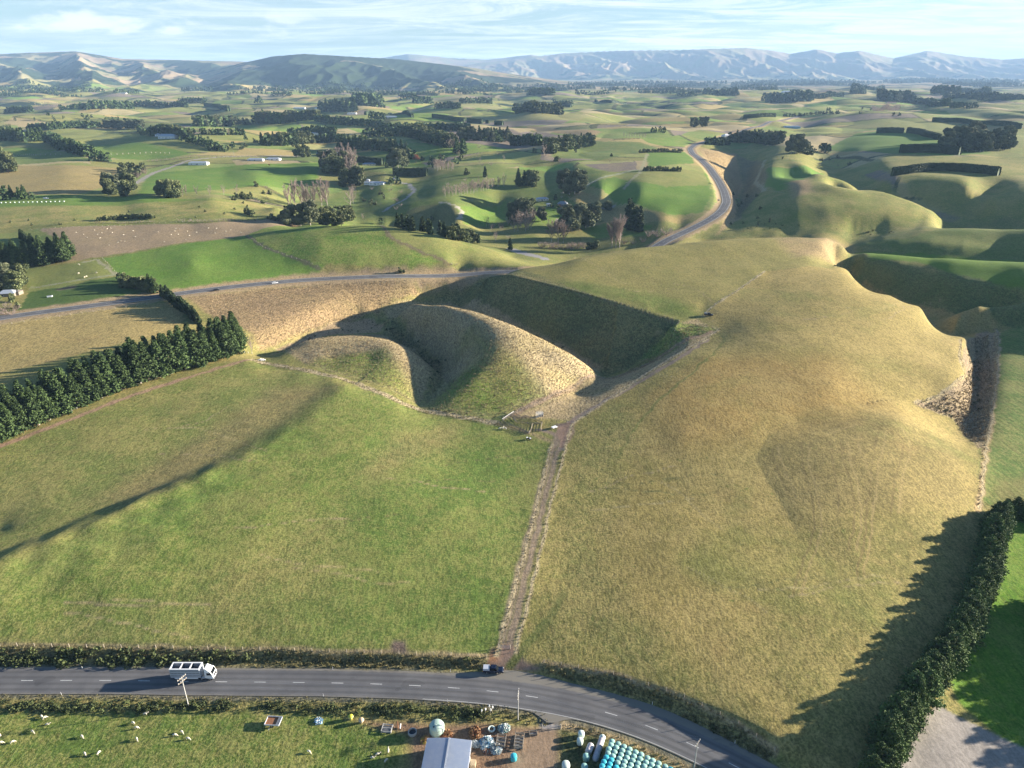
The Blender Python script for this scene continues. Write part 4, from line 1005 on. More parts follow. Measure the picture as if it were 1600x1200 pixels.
def trunk_bm(h, r, lean=0.0, limbs=6, rng=None, spread=1.5, top=.85):
    bm = BM(); n = 5
    for i in range(n):
        z0, z1 = h * top * i / n, h * top * (i + 1) / n
        tube(bm, (lean * z0, 0, z0 - (.4 if i == 0 else 0)), (lean * z1, 0, z1), r * (1 - .8 * i / n), r * (1 - .8 * (i + 1) / n), 7, False)
    for i in range(limbs):
        f = .3 + .5 * i / max(1, limbs); a = i * 2.4; L = spread * (1 - .5 * f)
        tube(bm, (lean * h * f, 0, h * f), (lean * h * f + math.cos(a) * L, math.sin(a) * L, h * f + L * .7), r * .35, r * .1, 5, False)
    return bm
LODS = {}
def tree_mesh(kind, lod, var):
    """Unit-height crown and trunk meshes, scaled by the object: 10 m tall as built."""
    key = (kind, lod, var)
    if key in LODS: return LODS[key]
    rng = np.random.default_rng(hash_(kind) * 7 + lod * 31 + var * 101); h = 10.0; q = (1.0, .4, .1)[lod]; tr = None
    if kind in ('pine', 'belt'):
        r = {'pine': rng.uniform(2.0, 2.7), 'belt': rng.uniform(3.0, 3.7)}[kind]
        C, S, T = clumps_conifer(h, r, int(170 * (q if lod < 2 else .2)) + 8, int(62 * (1, .5, .3)[lod]), rng, .03 if kind == 'belt' else .05, pw=.62 if kind == 'belt' else 1.0)
        S = S * (.42, .95, 1.7)[lod]; V, F = leaf_quads(C, S, rng, .2, aspect=1.2); T = np.repeat(T, 4)
    elif kind == 'cypress':
        C, S, T = clumps_conifer(h, 1.7, int(120 * q) + 10, 20, rng, .02, .05, .55, 0, .15); S = S * (1 if lod == 0 else 1.8); V, F = leaf_quads(C, S, rng, .2); T = np.repeat(T, 4)
    elif kind in ('gum', 'broad', 'autumn', 'shrub'):
        r, low, nl = {'gum': (3.5, .2, 24), 'broad': (4.6, .16, 18), 'autumn': (3.6, .25, 12), 'shrub': (5.6, .05, 12)}[kind]
        C, S, T = clumps_broad(h, r, max(5, int(nl * (1, .75, .45)[lod])), int((420, 110, 30)[lod]), rng, low); S = S * (.72, 1.35, 2.2)[lod]
        V, F = leaf_quads(C, S, rng, .1); T = np.repeat(T, 4)
    elif kind in ('bare', 'bareshrub', 'poplar'):
        V, F, T = twigs(h, {'bare': 3.6, 'bareshrub': 5.5, 'poplar': 2.5}[kind], int((1300, 560, 160)[lod]), rng, .12, 1.0, kind == 'bareshrub')
        if lod == 2: V = V
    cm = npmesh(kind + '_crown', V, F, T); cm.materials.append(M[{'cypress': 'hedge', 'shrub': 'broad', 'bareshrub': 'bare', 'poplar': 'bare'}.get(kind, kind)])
    if lod < 2:
        bm = trunk_bm(h, {'gum': .2, 'bare': .16, 'poplar': .14}.get(kind, .24), 0, {'gum': 9, 'broad': 8}.get(kind, 3), rng, 2.2 if kind in ('gum', 'broad') else 1.0)
        tr = bpy.data.meshes.new(kind + '_trunk'); bm.to_mesh(tr); bm.free(); tr.materials.append(M['palebark' if kind in ('gum', 'bare', 'poplar') else 'bark'])
    LODS[key] = (cm, tr); return LODS[key]
def hash_(s): return sum((i + 3) * ord(c) for i, c in enumerate(s)) % 9973
NAMES = {'pine': ('pine_tree', 'pine'), 'belt': ('shelterbelt_conifer', 'conifer'), 'cypress': ('cypress_tree', 'cypress'), 'gum': ('gum_tree', 'gum tree'), 'broad': ('broadleaf_tree', 'broadleaf tree'),
         'autumn': ('autumn_tree', 'autumn tree'), 'shrub': ('round_shrub', 'shrub'), 'bare': ('bare_tree', 'bare tree'), 'bareshrub': ('bare_shrub', 'bare shrub'), 'poplar': ('bare_poplar', 'poplar')}
ADJ = {'pine': 'dark green', 'belt': 'dense dark', 'cypress': 'dark narrow', 'gum': 'grey-green', 'broad': 'dull green rounded', 'autumn': 'rusty orange', 'shrub': 'low dark', 'bare': 'leafless pinkish grey', 'bareshrub': 'leafless brown', 'poplar': 'leafless pale'}
SPEC = []
def put(kind, X, Y, h, place, group):
    z = float(gz(X, Y)); px, py = P(X, Y, z); d = Y * CP + (H - z) * SP; SPEC.append(dict(kind=kind, X=X, Y=Y, z=z, h=h, px=float(px), py=float(py), hp=h * FOC / d * .93, place=place, group=group))
def hm(px, py, hp):
    """Metres for a height of hp photo pixels standing at that pixel."""
    x, y = G(px, py); z = float(gz(x, y)); d = y * CP + (H - z) * SP; return hp * d / FOC / (.9155 + .02), x, y
_r = random.Random(5)
def belt(kind, s, hp, place, rows=1, gap=.42, jit=.12, var=.18, back=.45):
    """Trees along a line whose feet are photo pixels; hp = their height in photo pixels."""
    ks = kind.split('+'); v = [tuple(float(q) for q in t.split(',')) for t in s.split()]; pl = GP(v); R, t = resample(pl, 1.0 if pl[0][1] < 400 else 3.0)
    h0 = hm(v[0][0], v[0][1], hp)[0]; L = t[-1]; n = max(2, int(L / (h0 * gap)) + 1)
    dd = R[-1] - R[0]; dd = dd / (np.hypot(*dd) + 1e-9); nn = np.array([-dd[1], dd[0]]); nn = nn if nn[1] > 0 else -nn
    for k in range(rows):
        for i in range(n):
            f = (i + (.5 if k % 2 else 0) + _r.uniform(-jit, jit)) / max(1, n - 1); f = min(max(f, 0), 1)
            c = np.array([np.interp(f * L, t, R[:, 0]), np.interp(f * L, t, R[:, 1])]) + nn * (k * h0 * back + _r.uniform(-jit, jit) * h0)
            put(_r.choice(ks), c[0], c[1], h0 * _r.uniform(1 - var, 1 + var * .7), place, '%s %s' % (NAMES[ks[0]][1] + 's', place))
def one(kind, s, hp, place):
    for tok in s.split():
        a, b = (float(q) for q in tok.split(',')[:2]); h = hm(a, b, hp)
        put(kind, h[1], h[2], h[0] * _r.uniform(.92, 1.08), place, '%ss %s' % (NAMES[kind][1], place))
def patch(kind, x0, x1, y0, y1, n, hp, place):
    for i in range(n): one(_r.choice(kind.split('+')), '%f,%f' % (_r.uniform(x0, x1), _r.uniform(y0, y1)), hp * _r.uniform(.75, 1.1), place)
# --- the big belts near by
pl = GP('-110,745 -40,712 0,694 60,668 130,637 200,609 280,583 350,563 384,552'); R_, t_ = resample(pl, 1.0)
for k in range(3):
    for i in range(26):
        s_ = (i + .5 * (k % 2) + _r.uniform(-.2, .2)) / 26 * t_[-1]; q_ = t_[-1] * 1.0
        x = np.interp(s_, t_, R_[:, 0]) - 1.5 + k * 1.0 * -3.2; y = np.interp(s_, t_, R_[:, 1]) + 2.5 + k * 6.0
        put('pine', x, y, _r.uniform(15, 19) + 3.5 * s_ / t_[-1], 'in the dense belt along the left paddock', 'pines in the dense belt along the left paddock')
belt('cypress', '252,462 262,468 275,478 288,488 300,497 308,506', 17, 'in the narrow row below the main road', gap=.3, var=.3)
pl = GP('1556,815 1548,850 1540,890 1528,930 1512,970 1492,1008 1466,1042 1438,1080 1412,1120 1390,1160 1372,1200 1352,1250'); R_, t_ = resample(pl, .5)
for k in range(2):
    for i in range(30):
        s_ = (i + .5 * k + _r.uniform(-.2, .2)) / 30 * t_[-1]
        put('belt', np.interp(s_, t_, R_[:, 0]) + k * 2.6 - .8, np.interp(s_, t_, R_[:, 1]) + _r.uniform(-.6, .6), _r.uniform(8.2, 11.0), 'in the right-hand shelterbelt', 'conifers in the right-hand shelterbelt')
belt('belt', '1566,808 1600,812 1660,818 1720,822', 30, 'in the short belt at the right edge', rows=2, gap=.5)
# the belt beyond the right edge of the photograph whose shade lies over the bright paddock
for i in range(22):
    put('belt', 160 + (i % 2) * 5, 168 - 3.0 * i, 13, 'outside the right edge of the picture', 'conifers outside the right edge of the picture')
# --- left side, beyond the main road
belt('pine', '-30,420 20,418 60,414 98,410', 36, 'in the grove at the left edge', rows=3, gap=.33, back=.4)
belt('cypress', '33,372 42,378 52,386', 13, 'above the left-edge grove', gap=.35)
patch('broad+gum', -10, 42, 440, 462, 8, 30, 'round the house at the left edge')
patch('bareshrub+shrub', -10, 30, 470, 494, 12, 13, 'in the left-edge garden')
belt('broad+shrub', '190,446 205,450 220,453 232,457', 17, 'in the left windbreak', rows=2, gap=.45)
one('pine', '242,458 236,457', 27, 'at the road end of the windbreak')
one('pine', '189,440', 14, 'at the far end of the windbreak')
one('shrub', '627,426', 9, 'alone on the far verge of the main road')
one('bareshrub', '706,414 712,415', 7, 'on the far verge of the main road')
for a in ('16,348', '45,345', '50,352', '94,351', '117,345', '202,332', '311,325', '321,331', '350,335', '306,341', '386,324', '380,318', '387,326', '366,328'): one('shrub', a, 4, 'dotted over the left hillside')
belt('shrub', '152,346 175,344 200,342 236,342', 8, 'in the gorse strip on the left hillside', gap=.7, rows=2, back=.3)
belt('bareshrub', '150,349 190,349 240,347', 6, 'under the gorse strip', gap=.8)
belt('bareshrub', '280,346 330,347 360,346 400,345', 9, 'below the left hillside', gap=.8)
belt('shrub', '386,334 396,338', 9, 'at the right end of the left hillside')
# --- wooded valley
patch('gum+broad+broad', 446, 545, 345, 354, 16, 24, 'in the grove left of the green hill'); patch('shrub', 422, 446, 340, 346, 4, 10, 'left of the grove by the green hill')
one('gum', '455,352 470,353 485,352', 34, 'standing out of the grove left of the green hill')
one('poplar', '452,326 462,324 473,325 480,327 492,324 503,322 512,324', 30, 'in the pale clump above the grove')
one('bare', '548,322 552,318', 24, 'alone in the shaded hollow'); one('bare', '568,344', 10, 'below the shaded hollow'); one('autumn', '551,342', 8, 'below the shaded hollow')
one('cypress', '622,356 629,358 637,360 645,361', 21, 'in the dark cluster behind the green hill')
one('broad', '595,350', 9, 'left of the dark cluster')
one('cypress', '661,362 670,364 673,366 688,368 694,370', 21, 'in the dark file behind the green hill')
belt('broad+cypress', '702,374 715,376 730,378 742,379', 22, 'in the dark file behind the green hill', gap=.38)
one('cypress', '748,380', 14, 'at the right end of the file behind the green hill'); one('cypress', '797,390', 18, 'by the valley road')
one('broad', '675,345', 8, 'in the middle of the dark paddock')
belt('bare+poplar', '697,308 715,306 735,303 755,298 772,294 786,291', 16, 'in the leafless row above the valley', gap=.5)
patch('bareshrub', 610, 622, 308, 330, 4, 9, 'on the slope under the white house')
patch('bareshrub+bare', 760, 800, 350, 378, 10, 12, 'in the brown thicket of the valley')
patch('broad+gum', 792, 828, 340, 348, 7, 34, 'in the tall group left of the brick house')
patch('bare', 796, 832, 356, 364, 7, 22, 'in the brown thicket of the valley')
one('gum', '846,346', 22, 'on the lawn below the brick house')
one('gum', '882,362 893,361 905,359 915,356 927,354', 38, 'in the tall group below the brick house')
one('bare', '862,378 872,379 880,380', 27, 'leafless below the tall group')
belt('bareshrub', '847,388 870,390 895,390 912,388', 15, 'in the brown thicket of the valley', rows=2, gap=.7)
one('shrub', '922,389 930,388', 13, 'beside the brown thicket'); one('poplar', '956,387 962,387 968,387', 35, 'standing by the stream below the plateau')
belt('bareshrub', '975,381 990,381 1004,379', 13, 'beside the road at the valley head', gap=.7); belt('bareshrub', '1012,370 1028,370 1042,368', 18, 'beside the road at the valley head', gap=.6)
one('cypress', '986,360 992,361 998,362', 38, 'in the tall dark clump by the shaded lawn'); one('cypress', '982,358', 44, 'in the tall dark clump by the shaded lawn')
one('shrub', '948,327', 14, 'round and alone below the bright field'); one('shrub', '938,334', 5, 'small beside the farm track')
one('pine', '810,291', 27, 'left of the big gum'); one('pine', '819,290', 20, 'left of the big gum'); patch('broad', 824, 843, 288, 292, 4, 22, 'left of the big gum')
one('gum', '880,302 890,304 898,303 905,301', 37, 'in the big crown above the pale-roofed house')
one('broad', '868,312 872,328 862,324', 8, 'in the garden of the brick house'); patch('bareshrub', 870, 905, 300, 310, 6, 5, 'in the garden of the brick house')
# --- around the valley houses
patch('broad+gum+bare', 503, 553, 262, 278, 22, 26, 'in the mixed wood by the blue-roofed house'); one('bare', '530,262 540,260 552,258', 20, 'in the mixed wood by the blue-roofed house')
patch('pine+broad', 536, 560, 284, 291, 6, 24, 'on the corner below the mixed wood'); patch('bareshrub', 552, 572, 270, 284, 6, 10, 'on the corner below the mixed wood')
one('gum', '615,262 622,263 630,262', 28, 'in the tall clump beside the blue-roofed house'); patch('broad', 634, 656, 244, 249, 7, 12, 'right of the tall clump'); one('autumn', '650,255', 13, 'right of the tall clump')
patch('broad', 672, 694, 254, 258, 5, 11, 'near the middle of the valley'); belt('poplar', '681,264 695,266 708,267', 12, 'near the middle of the valley', gap=.35)
one('shrub', '730,273', 11, 'as the rounder one of a pair on the skyline spur'); one('cypress', '758,277', 15, 'in a pair on the skyline spur'); patch('broad', 603, 612, 258, 262, 2, 8, 'by the long hedge')
patch('broad', 610, 625, 284, 288, 5, 9, 'beside the white house'); one('bareshrub', '566,278 600,277 612,290', 6, 'beside the white house')
one('broad', '463,246 472,246 479,245', 18, 'in the rounded clump left of the long house'); one('autumn', '420,262', 6, 'below the sheds')
# --- left middle distance
patch('broad', -6, 22, 266, 272, 4, 30, 'in the big crown at the left edge'); patch('pine', -5, 50, 306, 312, 11, 17, 'in the low row at the left edge')
patch('broad+gum', 165, 208, 298, 307, 9, 28, 'in the grove by the gravel road'); patch('broad', 252, 280, 304, 309, 5, 26, 'in the rounded clump right of the gravel road')
patch('bareshrub+shrub', 186, 228, 268, 280, 12, 14, 'in the gully above the grove'); belt('poplar', '284,307 292,306', 13, 'right of the rounded clump'); one('bare', '308,305 328,305 350,304 370,304', 12, 'in the spaced row under the green field')
patch('shrub', 360, 390, 308, 314, 6, 10, 'at the end of the spaced row'); belt('bareshrub', '232,252 270,250 300,246 350,246 400,246', 6, 'above the gravel road', gap=1.0)
belt('pine', '72,222 90,230 112,238 137,245', 13, 'in the slanting left belt', rows=2, gap=.38); patch('broad+pine', 141, 170, 250, 254, 6, 12, 'at the lower end of the slanting belt')
belt('pine', '-10,221 30,222 62,221', 17, 'in the belt near the left edge', rows=2, gap=.35); belt('pine', '47,205 80,203 120,200 156,199', 10, 'in the long upper-left belt', rows=2, gap=.4)
belt('gum', '159,201 190,202 220,201', 12, 'beside the long upper-left belt', rows=2, gap=.45); belt('pine', '218,204 238,212', 8, 'above the white farm buildings', gap=.4)
belt('broad+pine', '240,211 262,213 290,218', 14, 'beside the white farm buildings', rows=2, gap=.45); belt('pine', '292,222 320,229 348,237', 11, 'right of the farm buildings', rows=1, gap=.4)
belt('gum+pine', '304,197 330,197 358,195', 14, 'in the upper left middle wood', rows=3, gap=.4); belt('gum', '358,195 388,196', 9, 'in the upper left middle wood', gap=.4); belt('bare+broad', '295,210 342,211 380,211', 9, 'under the upper left middle wood', rows=2, gap=.55)
belt('pine', '165,188 185,188', 5, 'on the pale ridge', gap=.5); belt('pine', '196,191 220,194', 6, 'on the pale ridge', gap=.5)
# --- centre middle distance
belt('pine+broad', '400,193 425,194 447,193', 17, 'in the dark wood left of centre', rows=2, gap=.38); belt('broad', '447,188 470,188 492,188', 13, 'in the dark wood left of centre', rows=2, gap=.4)
belt('broad+pine', '492,190 540,195 595,201', 10, 'in the long wood across the centre', rows=2, gap=.45); belt('broad', '595,206 660,204 732,206', 11, 'in the long wood across the centre', rows=3, gap=.5)
belt('pine+broad', '630,212 660,220 695,230', 15, 'in the broad wood right of centre', rows=3, gap=.38); belt('gum+pine', '722,220 760,221 797,221', 19, 'in the tall pale-trunked wood', rows=2, gap=.33); patch('pine', 708, 727, 232, 242, 6, 20, 'at the foot of the pale-trunked wood')
belt('pine', '570,214 594,213 630,212', 13, 'in the broad wood right of centre', rows=1, gap=.38); one('bare', '702,234 708,235', 14, 'at the foot of the pale-trunked wood')
belt('pine+broad', '415,228 450,228 487,224', 18, 'in the wood by the small white shed', rows=2, gap=.4); belt('pine', '491,223 510,223 527,222', 11, 'in the wood by the small white shed', rows=2, gap=.4); belt('broad', '452,212 490,210 520,212', 11, 'in the wood by the small white shed', rows=2, gap=.45)
belt('pine', '529,233 548,234 565,233', 20, 'in the wood above the long house', rows=2, gap=.36); belt('broad', '566,235 595,235 612,235', 14, 'in the wood above the long house', rows=2, gap=.38); belt('pine', '612,238 635,238', 20, 'in the wood above the long house', gap=.35)
patch('pine', 400, 424, 158, 162, 4, 8, 'far left of centre')
belt('pine', '579,186 601,186', 10, 'by the pale far paddock', rows=1, gap=.4)
belt('broad+pine', '800,227 820,227 838,228', 14, 'at the ploughed slope', rows=2, gap=.42); belt('pine+broad', '856,240 875,236 900,232 924,228', 21, 'on the spur at the centre', rows=1, gap=.3); one('bare', '857,240 862,238 850,242', 14, 'on the spur at the centre')
belt('broad', '806,176 835,177 866,178', 12, 'on the dark knoll', rows=2, gap=.5); belt('broad', '866,164 880,165 893,166', 8, 'beyond the dark knoll', rows=1, gap=.5)
patch('gum', 1068, 1106, 198, 200, 9, 15, 'in the isolated clump near the road'); patch('broad', 1018, 1042, 206, 208, 5, 8, 'left of the isolated clump')
belt('poplar', '975,216 1008,217', 8, 'in the pale row beyond the fields', gap=.45); belt('pine', '1105,226 1120,227 1137,226', 10, 'by the white house on the ridge road', rows=2, gap=.4)
belt('pine+broad', '1140,221 1165,222 1185,223 1207,227', 15, 'in the dark wood on the ridge road', rows=3, gap=.4)
belt('shrub', '1001,239 1030,238 1064,239', 6, 'in the upper file on the bright field', gap=.6, jit=.2); belt('shrub', '1007,267 1030,267 1062,268', 7, 'in the lower file on the bright field', gap=.55, jit=.2)
# --- right
one('gum', '1236,240 1243,240 1250,241', 28, 'in the tall trio beyond the right downs'); patch('shrub', 1255, 1268, 240, 242, 4, 12, 'beside the tall trio'); patch('broad', 1280, 1294, 237, 239, 4, 13, 'beside the tall trio')
patch('gum', 1468, 1580, 222, 238, 42, 28, 'in the tall plantation at right'); one('shrub', '1203,347', 7, 'alone on the flat behind the plateau')
belt('shrub', '1225,182 1265,180 1310,178', 5, 'beside the far end of the road', gap=.8)
belt('pine', '1200,160 1230,161 1265,158', 13, 'in the upper-right dark wood', rows=3, gap=.42); belt('pine', '1265,154 1290,153 1315,152', 7, 'in the upper-right dark wood', rows=2, gap=.5); belt('pine', '1332,147 1351,147', 7, 'right of the dark wood', rows=2, gap=.5)
belt('pine+gum', '1388,159 1405,160 1425,160', 15, 'in the wood on the far right ridge', rows=3, gap=.42); belt('broad+pine', '1425,160 1455,163 1482,166', 8, 'in the wood on the far right ridge', rows=2, gap=.5); belt('broad', '1485,168 1505,169 1525,169', 8, 'in the wood on the far right ridge', gap=.5)
belt('bare', '1362,172 1385,173 1404,172', 7, 'below the far right ridge', gap=.5); patch('bareshrub', 1400, 1450, 165, 172, 10, 5, 'below the far right ridge')
belt('pine', '1457,147 1475,148 1492,147', 11, 'far off at the right', rows=2, gap=.5); belt('pine', '1475,154 1515,154 1555,153', 7, 'far off at the right', rows=2, gap=.5); belt('pine', '1500,146 1545,146', 7, 'far off at the right', rows=2, gap=.5)
belt('pine', '1335,140 1380,141', 8, 'farthest wood at the right', rows=2, gap=.6)
# --- scattered trees and scrub in the hollows
for a, b, c, d, n_, hp_, kd in [(560, 640, 296, 332, 10, 8, 'bareshrub+shrub'), (700, 800, 280, 300, 10, 7, 'bareshrub'), (400, 445, 290, 320, 9, 8, 'bareshrub+shrub'), (830, 960, 232, 262, 12, 7, 'shrub+bareshrub'), (640, 720, 240, 262, 9, 9, 'broad+shrub'), (1140, 1190, 300, 352, 10, 5, 'shrub'),
        (1200, 1330, 232, 262, 12, 5, 'shrub+bareshrub'), (280, 400, 218, 236, 12, 8, 'broad+shrub'), (1290, 1440, 168, 182, 12, 5, 'shrub+bareshrub'), (0, 150, 176, 196, 12, 6, 'broad+shrub'), (700, 800, 230, 262, 10, 9, 'bare+bareshrub')]:
    patch(kd, a, b, c, d, n_, hp_, {560: 'in the hollow below the white house', 700: 'in the hollow right of centre', 400: 'in the hollow left of the pale clump', 830: 'on the slopes at the centre', 640: 'around the middle of the valley', 1140: 'in the dark gully beside the road', 1200: 'in the gully behind the right downs', 280: 'between the farm belts', 1290: 'under the far right ridge', 0: 'on the far left flats'}[a])
# --- far belts
belt('pine', '144,170 175,170 207,170', 11, 'in the far block left', rows=2, gap=.45); belt('pine', '207,167 250,168 291,168', 8, 'in the far block left', rows=2, gap=.5); belt('broad', '95,172 139,172', 8, 'in the far block left', rows=1, gap=.6)
belt('broad', '12,177 45,176', 9, 'in the far left hollow', rows=2, gap=.5); belt('bare', '57,168 90,169', 7, 'in the far left hollow', gap=.6)
belt('pine', '282,160 320,160', 7, 'in the far left row', rows=2, gap=.6); belt('pine', '550,165 566,165 583,165', 13, 'in the far dark block', rows=3, gap=.45); belt('pine', '554,155 595,155', 8, 'in the far dark block', rows=2, gap=.5)
belt('pine', '502,176 525,175 548,176', 17, 'in the far tall wood', rows=2, gap=.4); belt('pine', '651,162 675,162', 9, 'in the far centre block', rows=2, gap=.45); belt('pine', '629,155 650,155', 8, 'in the far centre block', rows=1, gap=.5)
belt('pine', '682,170 715,170', 8, 'in the far centre hollow', rows=2, gap=.5); belt('pine', '721,162 767,162', 8, 'in the far centre hollow', rows=2, gap=.6); belt('broad', '425,150 455,150', 6, 'far left of centre', gap=.6)
belt('pine', '825,149 860,149', 9, 'in the far line', rows=2, gap=.6); belt('pine', '900,147 950,147', 6, 'in the far line', rows=1, gap=.7); belt('pine', '1057,150 1087,150', 5, 'in the far line', gap=.6); belt('pine', '1100,147 1150,147', 8, 'in the far line', rows=2, gap=.6)
belt('pine', '120,144 162,144', 6, 'on the far left plain', gap=.7); belt('pine', '180,146 215,146', 6, 'on the far left plain', gap=.7); belt('pine', '285,142 330,142', 6, 'on the far left plain', gap=.7)
BELOW = [(930, 1200, 130, 135), (1395, 1495, 126, 130), (1200, 1340, 128, 134), (700, 930, 133, 142), (380, 560, 134, 146), (560, 820, 138, 150), (0, 120, 134, 150), (1500, 1600, 128, 136), (900, 1200, 136, 146), (1540, 1600, 150, 156)]
WOODS = []
for x0, x1, y0, y1 in BELOW:
    for i in range(18):
        a = _r.uniform(x0, x1); b = _r.uniform(y0, y1)
        try: hh, X, Y = hm(a, b, _r.uniform(2.2, 4.5))
        except Exception: continue
        if Y > 14000: continue
        L_ = _r.uniform(120, 420) * (Y / 5000); th = _r.uniform(-.35, .35)
        for k in range(int(L_ / (hh * .55)) + 3):
            f = _r.uniform(-.5, .5); WOODS.append((X + L_ * f * math.cos(th) + _r.uniform(-1, 1) * hh, Y + L_ * f * math.sin(th) + _r.uniform(-1, 1) * hh * 1.2, hh * _r.uniform(.7, 1.2)))

# --- plant them: what shows largest as trees of their own, the rest of each kind as one distant mass
BYK = {}
for s in SPEC: BYK.setdefault(s['kind'], []).append(s)
REST = []; GRP = {}
for kind, L_ in BYK.items():
    L_.sort(key=lambda s: -s['hp'] if -40 < s['px'] < 1640 else (0 if s['px'] < 1640 else -999)); REST += L_[280:]; BYK[kind] = L_[:280]
    for s in BYK[kind]: GRP.setdefault((kind, s['place']), []).append(s)
ntree = 0
for (kind, place), L_ in GRP.items():
    L_.sort(key=lambda s: s['px']); nm, word = NAMES[kind]
    protos = {}
    for i, s in enumerate(L_):
        lod = 0 if s['hp'] > 24 else 1 if s['hp'] > 11 else 2; var = _r.randrange(5 if lod == 0 else 3)
        cm, tr = tree_mesh(kind, lod, var); k = s['h'] / 10.0
        if len(L_) == 1: lab = '%s %s %s' % (ADJ[kind], word, place)
        elif len(L_) == 2: lab = '%s %s, the %s of two, %s' % (ADJ[kind], word, ('left', 'right')[i], place)
        else: lab = '%s %s from the left %s' % (ordinal(i), word, place)
        if tr is None:
            o = bpy.data.objects.new(nm, cm); sc.collection.objects.link(o); tag(o, lab, word, s['group'] if len(L_) > 1 else None)
        else:
            o = thing(nm, lab, word, group=s['group'] if len(L_) > 1 else None)
            for pn, me in (('trunk', tr), ('crown', cm)):
                c = bpy.data.objects.new(pn, me); sc.collection.objects.link(c); c.parent = o
        w_ = _r.uniform(.88, 1.14); o.location = (s['X'], s['Y'], s['z'] - .1); o.rotation_euler = (0, 0, _r.uniform(0, 6.28)); o.scale = (k * w_, k * w_, k)
        ntree += 1
def mass(name, items, kind, m):
    C, S, T = [], [], []; rg = np.random.default_rng(3)
    for X, Y, h in items:
        n = 34; r = h * .32; d = rg.normal(size=(n, 3)); d /= np.linalg.norm(d, axis=1)[:, None]; d[:, 2] = np.abs(d[:, 2]) * 1.0
        C.append(np.array([X, Y, float(gz(X, Y))]) + d * np.array([r, r, h * .95])); S.append(np.full(n, h * .13)); T.append(np.clip(rg.uniform(.1, .7) + rg.normal(0, .15, n), 0, 1))
    C = np.concatenate(C); V, F = leaf_quads(C, np.concatenate(S), rg); o = link(name, npmesh(name, V, F, np.repeat(np.concatenate(T), 4)), m); o['kind'] = 'stuff'
    o['label'] = 'dark masses of far-off trees scattered over the plain'; return o
mass('far_woodland', WOODS + [(s['X'], s['Y'], s['h']) for s in REST], 'pine', M['pine'])
print('trees', ntree, 'rest', len(REST), 'woods', len(WOODS), {k: len(v) for k, v in BYK.items()}, 'T', round(time.time() - T0, 1))

# --- clipped hedges
def hedge(s, hp, label, m='hedge', wd=.45, group=None, rough=.3):
    v = [tuple(float(q) for q in t.split(',')) for t in s.split()]; R, t = resample(smooth(resample(GP(v), 3.0)[0], 3, 1), 3.0); h = hm(v[0][0], v[0][1], hp)[0]; w_ = max(1.4, h * wd)
    d = np.gradient(R, axis=0); d /= np.linalg.norm(d, axis=1)[:, None]; nn = np.stack([-d[:, 1], d[:, 0]], 1); z = gz(R[:, 0], R[:, 1]); zt = smooth(z, 4, 2) + h
    prof = [(-1, 0), (-1.05, .5), (-.92, .93), (-.5, 1.0), (.5, 1.0), (.92, .93), (1.05, .5), (1, 0)]; n = len(R); V, T = [], []
    rg = np.random.default_rng(int(v[0][0]))
    for a, f in prof:
        V.append(np.c_[R + nn * (a * w_ + rg.normal(0, .12, n))[:, None], (z - .3) + (zt - z + .3) * (f + (rg.normal(0, .03, n) if f > .4 else 0))])
    V = np.stack(V, 1); k = len(prof); V[0, :, :2] = V[0, :, :2] * .6 + R[0] * .4; V[-1, :, :2] = V[-1, :, :2] * .6 + R[-1] * .4
    i = np.arange(n - 1)[:, None] * k + np.arange(k - 1)[None]; F = np.stack([i, i + 1, i + k + 1, i + k], -1).reshape(-1, 4)
    caps = [[0, 1, 6, 7], [1, 2, 5, 6], [2, 3, 4, 5]]; F = np.concatenate([F, np.array(caps), np.array(caps)[:, ::-1] + (n - 1) * k])
    V = V.reshape(-1, 3); m_ = min(9000, int(t[-1] * (2 * h + 2 * w_) * 1.6)); idx = rg.integers(0, len(V) - k - 1, m_)
    ii = idx // k * k + np.clip(idx % k, 0, k - 2); f1, f2 = rg.uniform(0, 1, (2, m_, 1)); nx = np.minimum(ii + k, len(V) - 2)
    C = (V[ii] * (1 - f1) + V[ii + 1] * f1) * (1 - f2) + (V[nx] * (1 - f1) + V[nx + 1] * f1) * f2
    LV, LF = leaf_quads(C, .34 + .03 * h, rg); T = np.concatenate([np.full(len(V), .25), np.repeat(np.clip(rg.normal(.45, .22, m_), 0, 1), 4)])
    o = link('hedge', npmesh('hedge', np.concatenate([V, LV]), np.concatenate([F, LF + len(V)]), T), M[m]); return tag(o, label, 'hedge', group)
G_H = 'clipped shelter hedges across the farms'
hedge('1390,277 1420,271 1450,267 1490,267 1530,270 1563,275', 11, 'long dark clipped hedge arching over the rounded right-hand down', group=G_H)
hedge('1403,239 1430,238 1470,239 1502,242', 11, 'short straight dark hedge along the lower edge of the bright green paddock', group=G_H)
hedge('1367,208 1390,207 1413,208', 7, 'short block of hedge left of the gap above the bright green paddock', group=G_H)
hedge('1417,207 1440,210 1468,219', 7, 'curving hedge running from the gap to the gum plantation', group=G_H)
hedge('1455,190 1500,191 1550,195 1594,202', 6, 'long low hedge below the brown strip at the far right', group=G_H)
hedge('612,274 640,275 670,274', 11, 'dark square-cut hedge just above the white house', group=G_H)
hedge('548,250 570,254 600,258', 8, 'dark hedge slanting down to the blue-roofed house', group=G_H)
hedge('674,184 700,187 727,190', 5.5, 'long clipped hedge, the left one of the broken far line', group=G_H)
hedge('729,191 755,193', 6, 'short hedge in the middle of the broken far line', group=G_H)
hedge('757,193 766,193', 5, 'stub of hedge in the broken far line', group=G_H)
hedge('772,195 787,196', 6, 'hedge at the right end of the broken far line', group=G_H)
hedge('571,180 610,180 645,184', 5, 'thin hedge crossing the far centre above the pale paddock', group=G_H)
hedge('320,166 340,168 358,174', 5, 'curved hedge on the far left slope', group=G_H)
